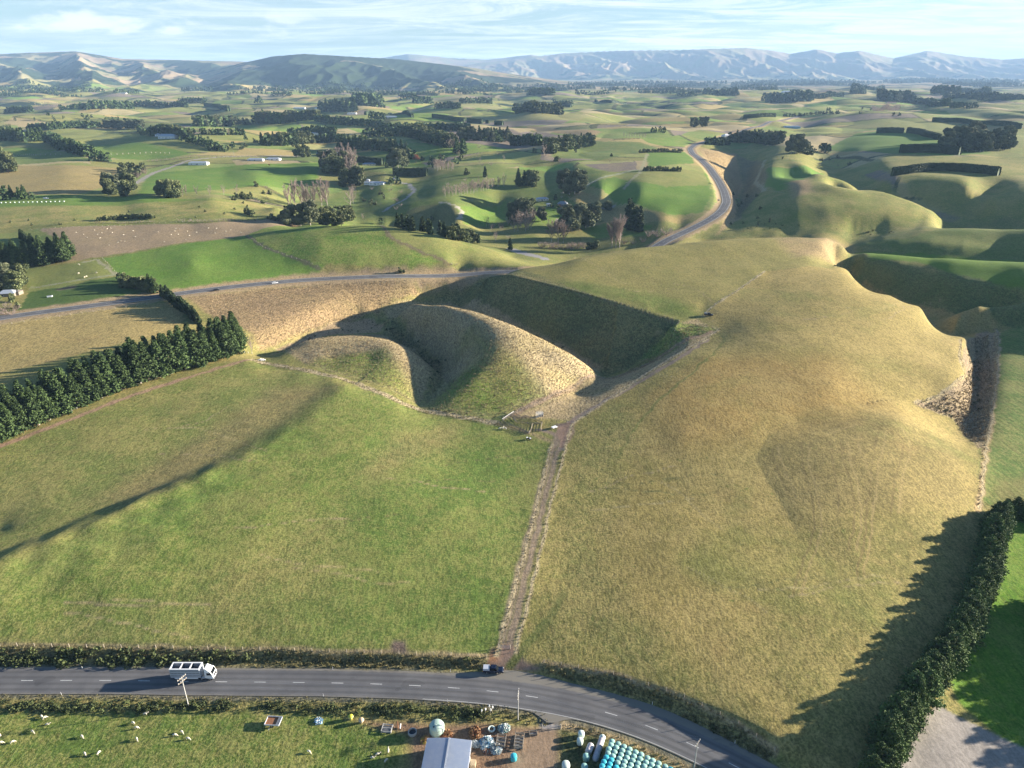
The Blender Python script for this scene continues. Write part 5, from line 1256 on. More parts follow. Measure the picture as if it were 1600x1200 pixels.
hedge('865,163 880,165 893,168', 4, 'thin hedge beyond the dark knoll', group=G_H)
hedge('1160,185 1180,184 1212,183', 5, 'thick dark hedge left of the far end of the road', group=G_H)
hedge('962,143 1002,143', 3.2, 'very thin hedge on the far plain', group=G_H)
hedge('930,158 955,161 978,163', 3.2, 'thin slanting hedge with a lone tree at its left end', group=G_H)

# ------------------------------------------------------------------ rough growth: tussock in the gullies, rank grass and scrub on the road banks
def inside_pts(s, n, rng):
    pl = GP(s) if isinstance(s, str) else s; lo, hi = pl.min(0), pl.max(0); out = []; tot = 0
    while tot < n:
        q = rng.uniform(lo, hi, (n * 3, 2)); q = q[inside(pl, q[:, 0], q[:, 1])]; out.append(q); tot += len(q)
        if not len(q): break
    return np.concatenate(out)[:n]
def poly_area(s):
    p = GP(s) if isinstance(s, str) else s; x, y = p[:, 0], p[:, 1]; return abs(np.dot(x, np.roll(y, 1)) - np.dot(y, np.roll(x, 1))) / 2
def growth(name, spec, m, blades=8, label=None):
    """spec: (outline, tufts per square metre, blade length, clumpiness, tone) ..."""
    Vs, Ts = [], []; rg = np.random.default_rng(len(name) + 5)
    for s, dens, ln, cl, tone in spec:
        n = int(poly_area(s) * dens); 
        if n < 1: continue
        q = inside_pts(s, n, rg)
        if cl: q = q[noise(q[:, 0] / cl, q[:, 1] / cl, 77) + rg.normal(0, .18, len(q)) > -.05]
        n = len(q); z = gz(q[:, 0], q[:, 1]); L = ln * rg.uniform(.55, 1.3, n); B = np.c_[q, z - .05]
        B = np.repeat(B, blades, 0); L = np.repeat(L, blades); a = rg.uniform(0, 2 * PI, len(B)); lean = rg.uniform(.15, .9, len(B))
        tip = B + np.stack([np.cos(a) * L * lean, np.sin(a) * L * lean, L * (1.05 - .6 * lean)], 1); sd = np.stack([-np.sin(a), np.cos(a), 0 * a], 1) * (L * .16)[:, None]
        off = np.stack([np.cos(a), np.sin(a), 0 * a], 1) * (L * .12)[:, None]
        Vs.append(np.stack([B + off - sd, B + off + sd, tip], 1).reshape(-1, 3)); Ts.append(np.repeat(np.clip(np.repeat(rg.uniform(0, 1, n), blades) * .7 + tone + rg.normal(0, .1, len(B)), 0, 1), 3))
    V = np.concatenate(Vs); F = np.arange(len(V)).reshape(-1, 3); o = link(name, npmesh(name, V, F, np.concatenate(Ts)), m); o['kind'] = 'stuff'; o['label'] = label or name; return o
HUMP = '606,480 650,471 700,473 800,501 890,546 934,572 930,590 860,632 785,655 700,645 655,637 672,620 700,600'
SLOPE = '400,452 520,443 640,438 700,440 655,462 590,488 520,505 455,530 405,548 392,520 330,495 320,465'
growth('tussock', [(HUMP, .50, .62, 0, .15), ('430,552 510,527 600,523 650,545 678,585 655,632 600,605 540,588 480,570', .5, .6, 0, .2), (SLOPE, .35, .75, 0, .25),
    ('855,640 940,592 1040,556 1110,518 1090,505 1000,566 940,592', .6, .7, 0, .2), ('640,520 690,560 690,600 660,632 672,610 678,580 650,545', .5, .7, 5, 0),
    ('1440,634 1500,612 1525,560 1522,528 1545,524 1550,600 1538,690 1520,690 1490,655', 1.1, .85, 0, .15), ('1552,520 1560,520 1556,620 1536,720 1530,790 1526,790 1534,700', 1.0, .6, 0, .2),
    ('800,433 930,466 1050,502 1030,530 945,580 900,545 820,505 700,474 660,470', .10, .6, 9, 0), ('1100,236 1148,242 1155,262 1160,290 1147,312 1150,340 1125,330 1140,310 1125,280', .12, .9, 0, .2)], M['tussock'], 7, 'pale tussock grass on the hump and gully sides')
def strip(s, w=.7):
    R = GP(s); d = np.gradient(R, axis=0); d /= np.linalg.norm(d, axis=1)[:, None]; n_ = np.stack([-d[:, 1], d[:, 0]], 1) * w; return np.concatenate([R + n_, (R - n_)[::-1]])
growth('rank_grass', [(strip(q_), 1.1, .5, 0, .55) for q_ in ('806,1019 834,906 860,790 893,664', '893,664 960,619 1040,567 1125,515', '1096,496 1110,482 1150,456 1195,425', '1066,504 1100,508 1125,515', '775,1024 800,935 832,820 862,694', '804,430 860,446 930,465 1000,485 1062,503', '1502,530 1499,558 1509,588 1477,612 1430,630')] + [('390,1019 640,1024 760,1030 760,1046 640,1045 400,1043', 2.0, .75, 0, .35), ('850,1040 950,1056 1060,1090 1150,1134 1208,1178 1196,1186 1130,1156 1040,1106 940,1072 850,1050', 1.7, .8, 0, .2), ('-60,1013 200,1014 390,1018 390,1030 0,1028', .9, .8, 3, .2),
    ('-60,1085 300,1088 600,1092 790,1103 860,1114 862,1122 780,1112 600,1100 300,1096 -60,1094', 1.6, .5, 0, .3), ('884,1130 930,1138 980,1156 1040,1181 1100,1211 1094,1218 1030,1190 960,1158 900,1140', 2.2, .55, 0, .6),
    ('700,1106 800,1110 866,1126 866,1136 800,1132 770,1128', 1.2, .7, 0, .4), ('540,1128 640,1132 640,1150 560,1140', 1.0, .5, 2, .3), ('-40,1009 400,1013 760,1027 760,1031 400,1018 -40,1014', 1.5, .5, 0, .6), ('850,1034 960,1050 1060,1083 1150,1126 1212,1172 1206,1176 1150,1132 1060,1089 950,1055 850,1039', 1.6, .5, 0, .6),
    ('60,716 200,623 300,590 386,564 392,568 300,597 200,631 60,672 0,705 -40,720', .5, .5, 0, .5), ('395,560 470,574 540,591 600,614 655,637 720,646 780,660 780,666 700,652 650,643 540,597 470,580 395,566', .9, .6, 0, .5), ('655,636 700,646 730,652 700,642', 1.2, .6, 0, 0)], M['rank'], 7, 'rank grass on the road banks and fence lines')
def scrub(name, spec, m, label):
    Cs, Ss, Ts = [], [], []; rg = np.random.default_rng(17)
    for s, dens, hh, cl in spec:
        n = int(poly_area(s) * dens); q = inside_pts(s, max(n, 1), rg)
        if cl: q = q[noise(q[:, 0] / cl, q[:, 1] / cl, 78) + rg.normal(0, .15, len(q)) > 0]
        n = len(q); k = 46; h = hh * rg.uniform(.45, 1.25, n); C = np.repeat(np.c_[q, gz(q[:, 0], q[:, 1])], k, 0); h = np.repeat(h, k)
        d = rg.normal(size=(n * k, 3)); d /= np.linalg.norm(d, axis=1)[:, None]; d[:, 2] = np.abs(d[:, 2]); d *= rg.uniform(.6, 1.05, n * k)[:, None]
        Cs.append(C + d * np.stack([h * .8, h * .8, h], 1)); Ss.append(h * .13); Ts.append(np.clip(np.repeat(rg.uniform(0, .6, n), k) + .35 * d[:, 2] + rg.normal(0, .1, n * k), 0, 1))
    V, F = leaf_quads(np.concatenate(Cs), np.concatenate(Ss), rg, .2); o = link(name, npmesh(name, V, F, np.repeat(np.concatenate(Ts), 4)), m); o['kind'] = 'stuff'; o['label'] = label; return o
scrub('scrub', [('-70,1015 100,1016 390,1021 390,1038 250,1042 -70,1042', .55, 1.45, 0), ('390,1022 640,1028 740,1032 640,1040 400,1038', .10, 1.0, 4), ('900,1050 1000,1074 1090,1110 1180,1160 1170,1164 1060,1110 950,1070', .2, .9, 3), ('1040,1098 1100,1125 1190,1175 1180,1182 1100,1140 1040,1110', .2, .9, 3),
    ('-70,1096 300,1097 600,1102 760,1108 770,1128 600,1120 300,1112 -70,1113', .7, 1.0, 0), ('560,480 640,505 700,560 690,600 660,625 670,590 650,550 600,520', .045, 1.1, 6), ('800,500 900,552 940,582 920,570 860,540', .03, 1.1, 0), ('440,548 520,508 590,500 600,512 500,525 440,553', .02, .9, 0),
    ('1430,630 1460,640 1500,660 1480,640', .3, .9, 0), ('1508,545 1530,540 1535,640 1520,660 1515,600', .12, 1.0, 5), ('1190,342 1240,346 1260,355 1160,362', .02, 1.3, 8), ('1300,358 1370,356 1440,358 1340,368', .02, 1.4, 9), ('880,1140 930,1150 960,1170 900,1215 875,1215', .12, .5, 3), ('1340,404 1300,418 1310,412', .1, 1, 0)], M['darkrank'], 'dark flax, gorse and scrub on the banks')

# ------------------------------------------------------------------ fences
def fence(s, label, step=4.0, h=1.1, nw=4, group='post and wire fences between the paddocks', each=True, pm='post', pr=.075, cat='fence'):
    R, t = resample(GP(s), 1.0); n = max(2, int(t[-1] / step) + 1); st = np.linspace(0, t[-1], n)
    x = np.interp(st, t, R[:, 0]); y = np.interp(st, t, R[:, 1]); z = gz(x, y); o = thing('fence', label, cat, (x[0], y[0], z[0]), 0, group)
    ox, oy, oz = x[0], y[0], z[0]; hp = h * FOC / (y[n // 2] * CP + H * SP)
    if each and hp > 2.4 and n <= 100:
        bm = BM(); tube(bm, (0, 0, -.3), (0, 0, h + .08), pr, pr * .9, 6); me = bpy.data.meshes.new('post'); bm.to_mesh(me); bm.free(); me.materials.append(M[pm])
        for i in range(n):
            c = bpy.data.objects.new('post', me); sc.collection.objects.link(c); c.parent = o; c.location = (x[i] - ox, y[i] - oy, z[i] - oz)
    else:
        k = np.array([[-1, -1], [1, -1], [1, 1], [-1, 1]]) * pr; V = []
        for zz in (-.3, h + .05): V.append(np.stack([(x - ox)[:, None] + k[None, :, 0], (y - oy)[:, None] + k[None, :, 1], np.repeat((z - oz + zz)[:, None], 4, 1)], -1))
        V = np.concatenate(V, 1).reshape(-1, 3); b = np.arange(n)[:, None] * 8; F = np.concatenate([b + np.array([[i, (i + 1) % 4, 4 + (i + 1) % 4, 4 + i]]) for i in range(4)] + [b + np.array([[4, 5, 6, 7]])])
        c = link('posts', npmesh('posts', V, F), M[pm], o); c['kind'] = 'stuff'
    V, F = [], []; R2 = R[::2] if len(R) > 4 else R; zz = gz(R2[:, 0], R2[:, 1]); m_ = len(R2); b = 0; i = np.arange(m_ - 1)
    for w_ in range(nw):
        hz = h * (w_ + 1) / nw - .04; V += [np.c_[R2[:, 0] - ox, R2[:, 1] - oy, zz - oz + hz], np.c_[R2[:, 0] - ox, R2[:, 1] - oy, zz - oz + hz + .014]]
        F.append(np.stack([i, i + 1, i + 1 + m_, i + m_], 1) + b); b += 2 * m_
    link('wires', npmesh('wires', np.concatenate(V), np.concatenate(F)), M['wire'], o); return o
fence('806,1018 834,905 860,790 893,664', 'post and wire fence along the right-hand side of the dirt lane below the yards')
fence('893,664 960,618 1040,566 1125,514', 'post and wire fence along the right-hand side of the lane above the yards')
fence('775,1024 800,935 832,820 862,694', 'post and wire fence along the left-hand side of the dirt lane', step=4.5)
fence('395,563 470,577 540,594 600,616 655,640', 'fence winding below the small hump to the gully mouth', step=4)
fence('655,640 700,648 780,661', 'fence crossing the gully mouth to the sheep yards', step=4)
fence('790,655 850,627 940,590 1040,553 1062,502', 'fence from the sheep yards up beside the tussock strip', step=4.5)
fence('800,429 860,444 930,464 1000,484 1062,502', 'fence along the crest above the dark gully face', step=5)
fence('1096,496 1110,482 1150,456 1195,425', 'fence climbing the crown of the plateau from the parked vehicle', step=5)
fence('1066,504 1100,508 1125,514', 'short fence closing the green corner beside the gully', step=4)
fence('0,1009 200,1012 400,1016 640,1022 760,1027', 'roadside fence along the foot of the left paddock', step=4.5)
fence('850,1035 950,1051 1060,1085 1150,1129 1210,1173', 'roadside fence curving along the foot of the right paddock', step=4.5)
fence('884,1133 930,1140 980,1157 1040,1182 1080,1203', 'fence between the stacked bales and the road', step=4)
fence('1557,516 1559,570 1552,640 1541,700 1530,795', 'fence down the far bank of the right-hand tussock gully', step=5)
fence('1503,530 1500,558 1510,588 1478,612 1430,630', 'fence round the top of the right-hand tussock gully', step=5)
fence('1434,633 1465,642 1500,662 1528,702', 'fence round the lower edge of the right-hand tussock gully', step=5)
fence('62,664 130,634 200,606 280,580 388,552', 'fence of pale posts along the foot of the pine belt', step=2.6, h=1.0, pm='white', pr=.09)
fence('-20,512 120,491 230,477', 'roadside fence below the main road at the left', step=6, each=False)
fence('46,453 115,440 184,430', 'fence between the pale and dark green paddocks by the windbreak', step=6, each=False, pm='wood')
fence('160,404 185,430', 'short fence running down to the windbreak', step=6, each=False)
fence('385,368 412,387 455,402 505,421', 'fence across the green hill left of its crest', step=6, each=False)
fence('555,352 612,373 662,396 700,411', 'fence down the right shoulder of the green hill', step=6, each=False)
fence('50,360 120,355 240,350 380,344', 'long fence at the top of the brown sheep paddock', step=5, each=False)
fence('917,290 950,275 990,266 1040,262 1100,266', 'fence over the bright field beside the winding road', step=7, each=False)
fence('1198,250 1190,268 1182,284 1196,299 1225,302', 'fence round the bright green head of the dark gully', step=7, each=False)
fence('155,242 195,241 235,239 265,240', 'row of white posts across the far left green field', step=9, h=2.2, nw=1, each=False, pm='post', pr=.28)
fence('18,244 55,243 95,242', 'row of white posts at the left edge beyond the tan hill', step=9, h=2.2, nw=1, each=False, pm='post', pr=.28)

# ------------------------------------------------------------------ gates, rails, yards
def rails(a, b, o, h=1.05, n=4, step=2.6, m='wood'):
    a, b = Vector(a), Vector(b); d = b - a; L = d.length; k = max(1, round(L / step)); bm = BM()
    for i in range(k + 1):
        p = a + d * i / k; z = float(gz(p.x, p.y)); tube(bm, (p.x, p.y, z - .2), (p.x, p.y, z + h + .1), .09, .09, 6)
    for i in range(n):
        z0, z1 = float(gz(a.x, a.y)), float(gz(b.x, b.y)); zz = h * (i + 1) / n
        tube(bm, (a.x, a.y, z0 + zz - .08), (b.x, b.y, z1 + zz - .08), .06, .06, 4)
    c = obj('rail_panel', bm, M[m], o); return c
yd = thing('sheep_yards', 'weathered timber sheep yards with drafting pens beside the lane junction', 'sheep yards')
YP = {k: Vector((*G(*v), 0)) for k, v in dict(a=(785, 658), b=(803, 646), c=(812, 652), d=(802, 655), e=(832, 664), f=(847, 662), g=(830, 673), h=(845, 674), i=(808, 661), j=(822, 652), k=(836, 656), l=(790, 662), m=(826, 678)).items()}
for p, q in ('ab', 'al', 'lm', 'bc', 'dj', 'jk', 'kf', 'fe', 'ei', 'id', 'fh', 'hg', 'ge', 'gm'): rails(YP[p], YP[q], yd)
obj('drafting_gate', (lambda bm: (tube(bm, YP['a'] + Vector((0, 0, gz(*YP['a'].xy) + 1.2)), YP['b'] + Vector((0, 0, gz(*YP['b'].xy) + 1.2)), .07, .07, 6), bm)[1])(BM()), M['white'], yd)
lg = thing('loading_ramp', 'pale caged loading ramp standing on the bare ground above the yards', 'ramp', gpos(843, 651), .3)
bm = BM(); prism(bm, [(-1.6, 0), (1.6, 0), (1.6, 1.1)], -.6, .6); obj('ramp_deck', bm, M['wood'], lg)
bm = BM()
for sx_ in (-1.5, -.5, .5, 1.5):
    for sy_ in (-.6, .6): tube(bm, (sx_, sy_, 0), (sx_, sy_, 2.3), .05, .05, 5)
for z_ in (1.3, 1.8, 2.3):
    for sy_ in (-.6, .6): tube(bm, (-1.5, sy_, z_), (1.5, sy_, z_), .05, .05, 4)
obj('cage', bm, M['white'], lg)
def farm_gate(a, b, label, h=1.15):
    a, b = gpos(*a), gpos(*b); d = b - a; L = d.xy.length; o = thing('farm_gate', label, 'gate', a, math.atan2(d.y, d.x), 'metal farm gates'); bm = BM(); dz = d.z
    for k in range(5): tube(bm, (0.1, 0, .15 + h * k / 5), (L - .1, 0, .15 + h * k / 5 + dz), .03, .03, 5)
    for x_ in (.1, L / 2, L - .1): tube(bm, (x_, 0, .1 + dz * x_ / L), (x_, 0, h + dz * x_ / L), .03, .03, 5)
    obj('bars', bm, M['steel'], o)
    for x_ in (0, L):
        bm = BM(); tube(bm, (x_, 0, -.3 + dz * x_ / L), (x_, 0, 1.5 + dz * x_ / L), .13, .12, 8); obj('gate_post', bm, M['post'], o)
farm_gate((779, 1013), (797, 1014), 'metal gate across the dirt lane just above the road')
farm_gate((847, 1139), (876, 1139), 'metal gate across the yard entrance below the road')
farm_gate((872, 704), (882, 704), 'small metal gate across the lane below the yards')
farm_gate((886, 661), (897, 661), 'small metal gate beside the yards where the lane bends')
# ------------------------------------------------------------------ power poles and marker posts
def pole(px, py, label, h=9.5, rz=0.0, arms=1, each=True):
    o = thing('power_pole', label, 'power pole', gpos(px, py), rz, 'timber power poles')
    bm = BM(); tube(bm, (0, 0, -.5), (0, 0, h), .14, .09, 8); obj('pole', bm, M['concrete'], o)
    for k in range(arms):
        z_ = h - .35 - 1.1 * k; bm = BM(); box(bm, -1.25, 1.25, -.07 - .01 * k, .07 + .01 * k, z_ - .08, z_ + .08); tube(bm, (.8, .1, z_), (0, .12, z_ - .7), .03, .03, 5); tube(bm, (-.8, .1, z_), (0, .12, z_ - .7), .03, .03, 5); c = obj('crossarm', bm, M['wood'], o)
        if each:
            for x_ in (-1.1, -.45, .45, 1.1): bm = BM(); lathe(bm, [(0, 0), (.05, 0), (.07, .08), (.05, .16), (.07, .2), (0, .26)], 8); i_ = obj('insulator', bm, M['white'], c); i_.location = (x_, 0, z_ + .08)
pole(294.6, 1103, 'power pole with two crossarms leaning over the verge behind the truck', 9.6, 1.1, 2)
pole(809.5, 1126, 'power pole beside the yard entrance right of the flax', 9.4, 1.45, 2)
pole(1084, 1203, 'power pole at the bottom of the picture beside the curving road', 8.8, .9, 1)
pole(35, 413, 'pale power pole standing before the left-edge grove', 9, .5, 1, False)
pole(366, 246, 'distant power pole on the brown strip above the gravel road', 10, .4, 1, False); pole(684, 268, 'distant power pole between the leafless poplars', 10, .9, 1, False)
def wires(a, b, label):
    pa, pb = gpos(*a), gpos(*b); o = thing('power_line', label, 'power line', pa, 0, 'overhead wires beside the near road'); d = pb - pa; h0_, h1_ = 9.3, 9.1; L = d.xy.length; nx_, ny_ = -d.y / L, d.x / L
    for off in (-1.1, .45, 1.1):
        bm = BM(); prev = None
        for k in range(25):
            t_ = k / 24; p = Vector((d.x * t_ + nx_ * off, d.y * t_ + ny_ * off, d.z * t_ + h0_ + (h1_ - h0_) * t_ - 1.1 * 4 * t_ * (1 - t_)))
            if prev is not None: tube(bm, prev, p, .011, .011, 3, False)
            prev = p
        obj('wire', bm, M['wire'], o)
wires((294.6, 1103), (809.5, 1126), 'three sagging wires from the twin-arm pole to the yard entrance pole'); wires((809.5, 1126), (1084, 1203), 'three sagging wires from the yard entrance pole to the bottom pole')
mp_ = None
for px, py, lab in [(129, 1045.5, 'white marker post on the far verge near the left edge'), (96, 1086, 'white marker post on the near verge near the left edge'), (520, 1046.5, 'white marker post on the far verge left of the dead flax'), (505.5, 1088.5, 'white marker post on the near verge under the middle of the left paddock'),
        (704, 1050, 'white marker post on the far verge just behind the dark utility'), (699, 1097, 'white marker post on the near verge above the round tank'), (1019, 1101, 'white marker post on the inside of the bend below the right paddock'), (1148, 1162, 'white marker post near the lower end of the bend')]:
    o = thing('marker_post', lab, 'marker post', gpos(px, py), 0, 'white roadside marker posts'); bm = BM(); box(bm, -.06, .06, -.03, .03, -.2, 1.0, bev=.01); obj('post', bm, M['white'], o); bm = BM(); box(bm, -.045, .045, -.036, -.031, .78, .92); obj('reflector', bm, M['red'], o)
# ------------------------------------------------------------------ vehicles (built facing +x, wheels on z = 0)
def wheel(o, x, y, r=.5, wd=.28, rim='chrome'):
    s = 1 if y > 0 else -1; bm = BM(); tube(bm, (x, y - wd / 2, r), (x, y + wd / 2, r), r, r, 20); bmesh.ops.bevel(bm, geom=[e for e in bm.edges if e.calc_face_angle(0) > 1.2], offset=.05, segments=2, affect='EDGES'); w_ = obj('wheel', bm, M['tyre'], o)
    bm = BM(); tube(bm, (x, y + s * (wd / 2 - .04), r), (x, y + s * (wd / 2 + .012), r), r * .56, r * .5, 14); obj('rim', bm, M[rim], w_)
def car_body(bm, prof, hw, tuck=.12):
    """Side outline with the upper points drawn in towards the middle."""
    zb = max(z for x, z in prof) ; a, b = [], []
    for x, z in prof:
        k = hw - tuck * max(0, (z - .9) / (zb - .9 + 1e-6)) * 1.6 - (.05 if z < .5 else 0); a.append(bm.verts.new((x, k, z))); b.append(bm.verts.new((x, -k, z)))
    n = len(prof); bm.faces.new(a); bm.faces.new(b[::-1])
    for i in range(n): bm.faces.new((a[i], b[i], b[(i + 1) % n], a[(i + 1) % n]))
    bmesh.ops.recalc_face_normals(bm, faces=bm.faces[:]); bmesh.ops.bevel(bm, geom=[e for e in bm.edges if e.calc_face_angle(0) > .5], offset=.05, segments=2, affect='EDGES')
def vehicle(name, label, cat, loc, rz, paint_, kind='ute', tray=None, load=False, group=None):
    o = thing(name, label, cat, loc, rz, group); L2 = 2.65; hw = .93
    if kind == 'ute': low = [(-2.65, .45), (-2.65, 1.02), (.9, 1.06), (2.45, 1.0), (2.65, .85), (2.68, .42)]; cab = [(-.75, 1.0), (-.62, 1.72), (-.4, 1.8), (.75, 1.78), (1.35, 1.05)]
    else: L2 = 2.2; low = [(-2.2, .4), (-2.25, .9), (-2.0, 1.0), (1.0, .98), (2.1, .82), (2.25, .4)]; cab = [(-1.85, .95), (-1.3, 1.42), (.35, 1.44), (1.15, .95)]
    bm = BM(); car_body(bm, low, hw); obj('body', bm, M[paint_], o)
    bm = BM(); car_body(bm, cab, hw - .06, .12); obj('cab', bm, M[paint_], o)
    fx = cab[-1][0]; tx = cab[-2][0]; tz = cab[-2][1]; fz = cab[-1][1]
    bm = BM(); f1 = [(fx - .02 + .03, fz + .04), (tx + .05 + .03, tz - .05)]
    v = [bm.verts.new(p) for p in ((f1[0][0] + .02, hw - .2, f1[0][1]), (f1[0][0] + .02, -hw + .2, f1[0][1]), (f1[1][0] + .02, -hw + .3, f1[1][1]), (f1[1][0] + .02, hw - .3, f1[1][1]))]; bm.faces.new(v); bmesh.ops.solidify(bm, geom=bm.faces[:], thickness=.02); obj('windscreen', bm, M['glass'], o)
    for s in (1, -1):
        bm = BM(); x0, x1 = cab[0][0] + .25, fx - .45; v = [bm.verts.new(p) for p in ((x0, s * (hw - .035), 1.1), (x1 + .15, s * (hw - .035), 1.1), (x1 - .25, s * (hw - .13), tz - .12), (x0 + .1, s * (hw - .13), tz - .12))]; bm.faces.new(v); bmesh.ops.solidify(bm, geom=bm.faces[:], thickness=.02); obj('side_window', bm, M['glass'], o)
        bm = BM(); box(bm, L2 - .06, L2 + .03, s * .62 - .18, s * .62 + .18, .68, .84, bev=.02); obj('headlight', bm, M['white'], o)
        bm = BM(); box(bm, -L2 - .03, -L2 + .05, s * .78 - .08, s * .78 + .08, .68, .92, bev=.02); obj('tail_light', bm, M['red'], o)
        for x_ in (-L2 * .6, L2 * .62): wheel(o, x_, s * (hw - .12), .37 if kind == 'ute' else .32, .24)
    bm = BM(); box(bm, L2 - .02, L2 + .1, -.85, .85, .35, .6, bev=.03); obj('bumper', bm, M['black'], o)
    if tray:
        bm = BM(); box(bm, -2.62, -.85, -.86, .86, 1.03, 1.62, taper=.94, bev=.05); obj('canopy' if tray == 'alloy' else 'tray_cover', bm, M[tray], o)
    elif kind == 'ute':
        bm = BM()
        for y0, y1 in ((-.9, -.84), (.84, .9)): box(bm, -2.6, -.9, y0, y1, 1.0, 1.28)
        box(bm, -2.62, -2.56, -.84, .84, 1.0, 1.28); obj('tray', bm, M['grey'], o)
    return o
def road_z(x, y, R=RN, z=RNz): return float(near_line(np.array([x]), np.array([y]), R, z)[1][0])
x, y = G(770.5, 1050.5); vehicle('utility_vehicle', 'dark blue double-cab utility with a pale canopy stopped at the lane gateway', 'utility', (x, y, road_z(x, y) + .06), math.radians(-2), 'navy', 'ute', 'alloy')
p_ = gpos(1107, 493); vehicle('utility_vehicle', 'dark utility parked alone on the grass beside the plateau fence', 'utility', p_, math.radians(-12), 'black', 'ute', 'grey')
for px, py, pt, lab in [(338, 454.5, 'black', 'black car on the main road left of the white one'), (430, 443.5, 'white', 'white car on the main road above the tan slope'), (1123, 313, 'grey', 'dark car on the winding road where it bends beyond the plateau')]:
    x, y = G(px, py); i = int(np.argmin(np.hypot(RM[:, 0] - x, RM[:, 1] - y))); d = RM[min(i + 1, len(RM) - 1)] - RM[i - 1]; vehicle('passenger_car', lab, 'car', (x, y, RMz[i] + .18), math.atan2(d[1], d[0]), pt, 'car')
vehicle('utility_vehicle', 'small white vehicle on the grass beside the dotted line at the far left', 'utility', gpos(72, 311), .2, 'white', 'ute', 'alloy')
q4 = thing('quad_bike', 'quad bike with a pale load tray parked under the fence by the yards', 'quad bike', gpos(826, 687), math.radians(-25))
bm = BM(); box(bm, -.85, .85, -.35, .35, .45, .8, .8, bev=.08); obj('body', bm, M['black'], q4); bm = BM(); box(bm, -.5, .25, -.2, .2, .8, .95, bev=.05); obj('seat', bm, M['tyre'], q4)
bm = BM(); box(bm, -1.05, -.45, -.45, .45, .86, 1.0, bev=.02); obj('rear_rack', bm, M['white'], q4); bm = BM(); box(bm, .5, 1.0, -.4, .4, .86, .96, bev=.02); obj('front_rack', bm, M['white'], q4)
bm = BM(); tube(bm, (.35, -.4, 1.15), (.35, .4, 1.15), .03, .03, 6); tube(bm, (.35, 0, .8), (.35, 0, 1.15), .04, .04, 6); obj('handlebar', bm, M['steel'], q4)
for x_ in (-.65, .65):
    for y_ in (-.45, .45): wheel(q4, x_, y_, .3, .24)
wt = thing('small_trailer', 'small pale trailer on the dirt beside the lane junction', 'trailer', gpos(866, 669), .6); bm = BM(); box(bm, -1.2, 1.2, -.75, .75, .45, .75, bev=.03); obj('tray', bm, M['white'], wt); bm = BM(); tube(bm, (1.2, 0, .45), (2.3, 0, .4), .05, .05, 6); obj('drawbar', bm, M['steel'], wt)
for y_ in (-.8, .8): wheel(wt, 0, y_, .32, .18)
# livestock truck
x, y = G(305, 1058.5); T = thing('stock_truck', 'white stock truck with a ribbed alloy crate heading right along the near road', 'truck', (x, y, road_z(x, y) + .05), 0.0)
bm = BM(); box(bm, -5.4, 5.2, -.42, .42, .72, .98); obj('chassis', bm, M['grey'], T)
bm = BM(); W2 = 1.22
for s in (-1, 1):
    box(bm, -5.5, 2.1, s * W2 - .035, s * W2 + .035, 1.02, 3.75)
    for k in range(9): box(bm, -5.46 + k * .935, -5.38 + k * .935, s * (W2 + .05) - .02, s * (W2 + .05) + .02, 1.02, 3.75)
    for k in range(3): box(bm, -5.5, 2.1, s * (W2 + .04) - .012, s * (W2 + .04) + .012, 1.45 + k * .8, 1.5 + k * .8)
box(bm, -5.5, -5.43, -W2 + .04, W2 - .04, 1.02, 3.75); box(bm, 2.03, 2.1, -W2 + .04, W2 - .04, 1.02, 3.78); box(bm, -5.5, 2.1, -W2 + .04, W2 - .04, 1.0, 1.08)
cr_ = obj('crate', bm, M['alloy'], T)
for s in (-1, 1):
    for k in range(3): bm = BM(); box(bm, -5.4, 2.0, s * (W2 + .058) - .01, s * (W2 + .058) + .01, 1.62 + k * .8, 1.8 + k * .8); obj('vent_slot', bm, M['grey'], cr_)
bm = BM()
for s in (-1, 1): box(bm, -5.52, 2.12, s * (W2 - .12) - .17, s * (W2 - .12) + .17, 3.75, 3.84)
for x_ in (-5.38, -2.9, -.45, 1.98): box(bm, x_ - .13, x_ + .13, -W2 + .29, W2 - .29, 3.752, 3.836)
obj('roof_frame', bm, M['white'], T)
bm = BM(); box(bm, -5.4, 2.0, -W2 + .06, W2 - .06, 2.35, 2.42); obj('deck', bm, M['grey'], T)
bm = BM()
for x_ in (-2.9, -.45): box(bm, x_ - .04, x_ + .04, -W2 + .04, W2 - .04, 1.1, 3.7)
obj('divider', bm, M['grey'], T)
for s in (-1, 1): bm = BM(); box(bm, -4.6, 1.4, s * 1.2 - .02, s * 1.2 + .02, .62, .98); obj('side_skirt', bm, M['white'], T)
bm = BM(); prism(bm, [(3.15, .75), (3.15, 2.85), (3.35, 3.0), (4.75, 2.9), (5.2, 1.85), (5.32, 1.2), (5.32, .55), (4.9, .5)], -1.18, 1.18); bmesh.ops.bevel(bm, geom=[e for e in bm.edges if e.calc_face_angle(0) > .4], offset=.07, segments=2, affect='EDGES'); cb = obj('cab', bm, M['white'], T)
bm = BM(); v = [bm.verts.new(p) for p in ((5.225, 1.02, 1.9), (5.225, -1.02, 1.9), (4.82, -.98, 2.78), (4.82, .98, 2.78))]; bm.faces.new(v); bmesh.ops.solidify(bm, geom=bm.faces[:], thickness=-.03); obj('windscreen', bm, M['glass'], cb)
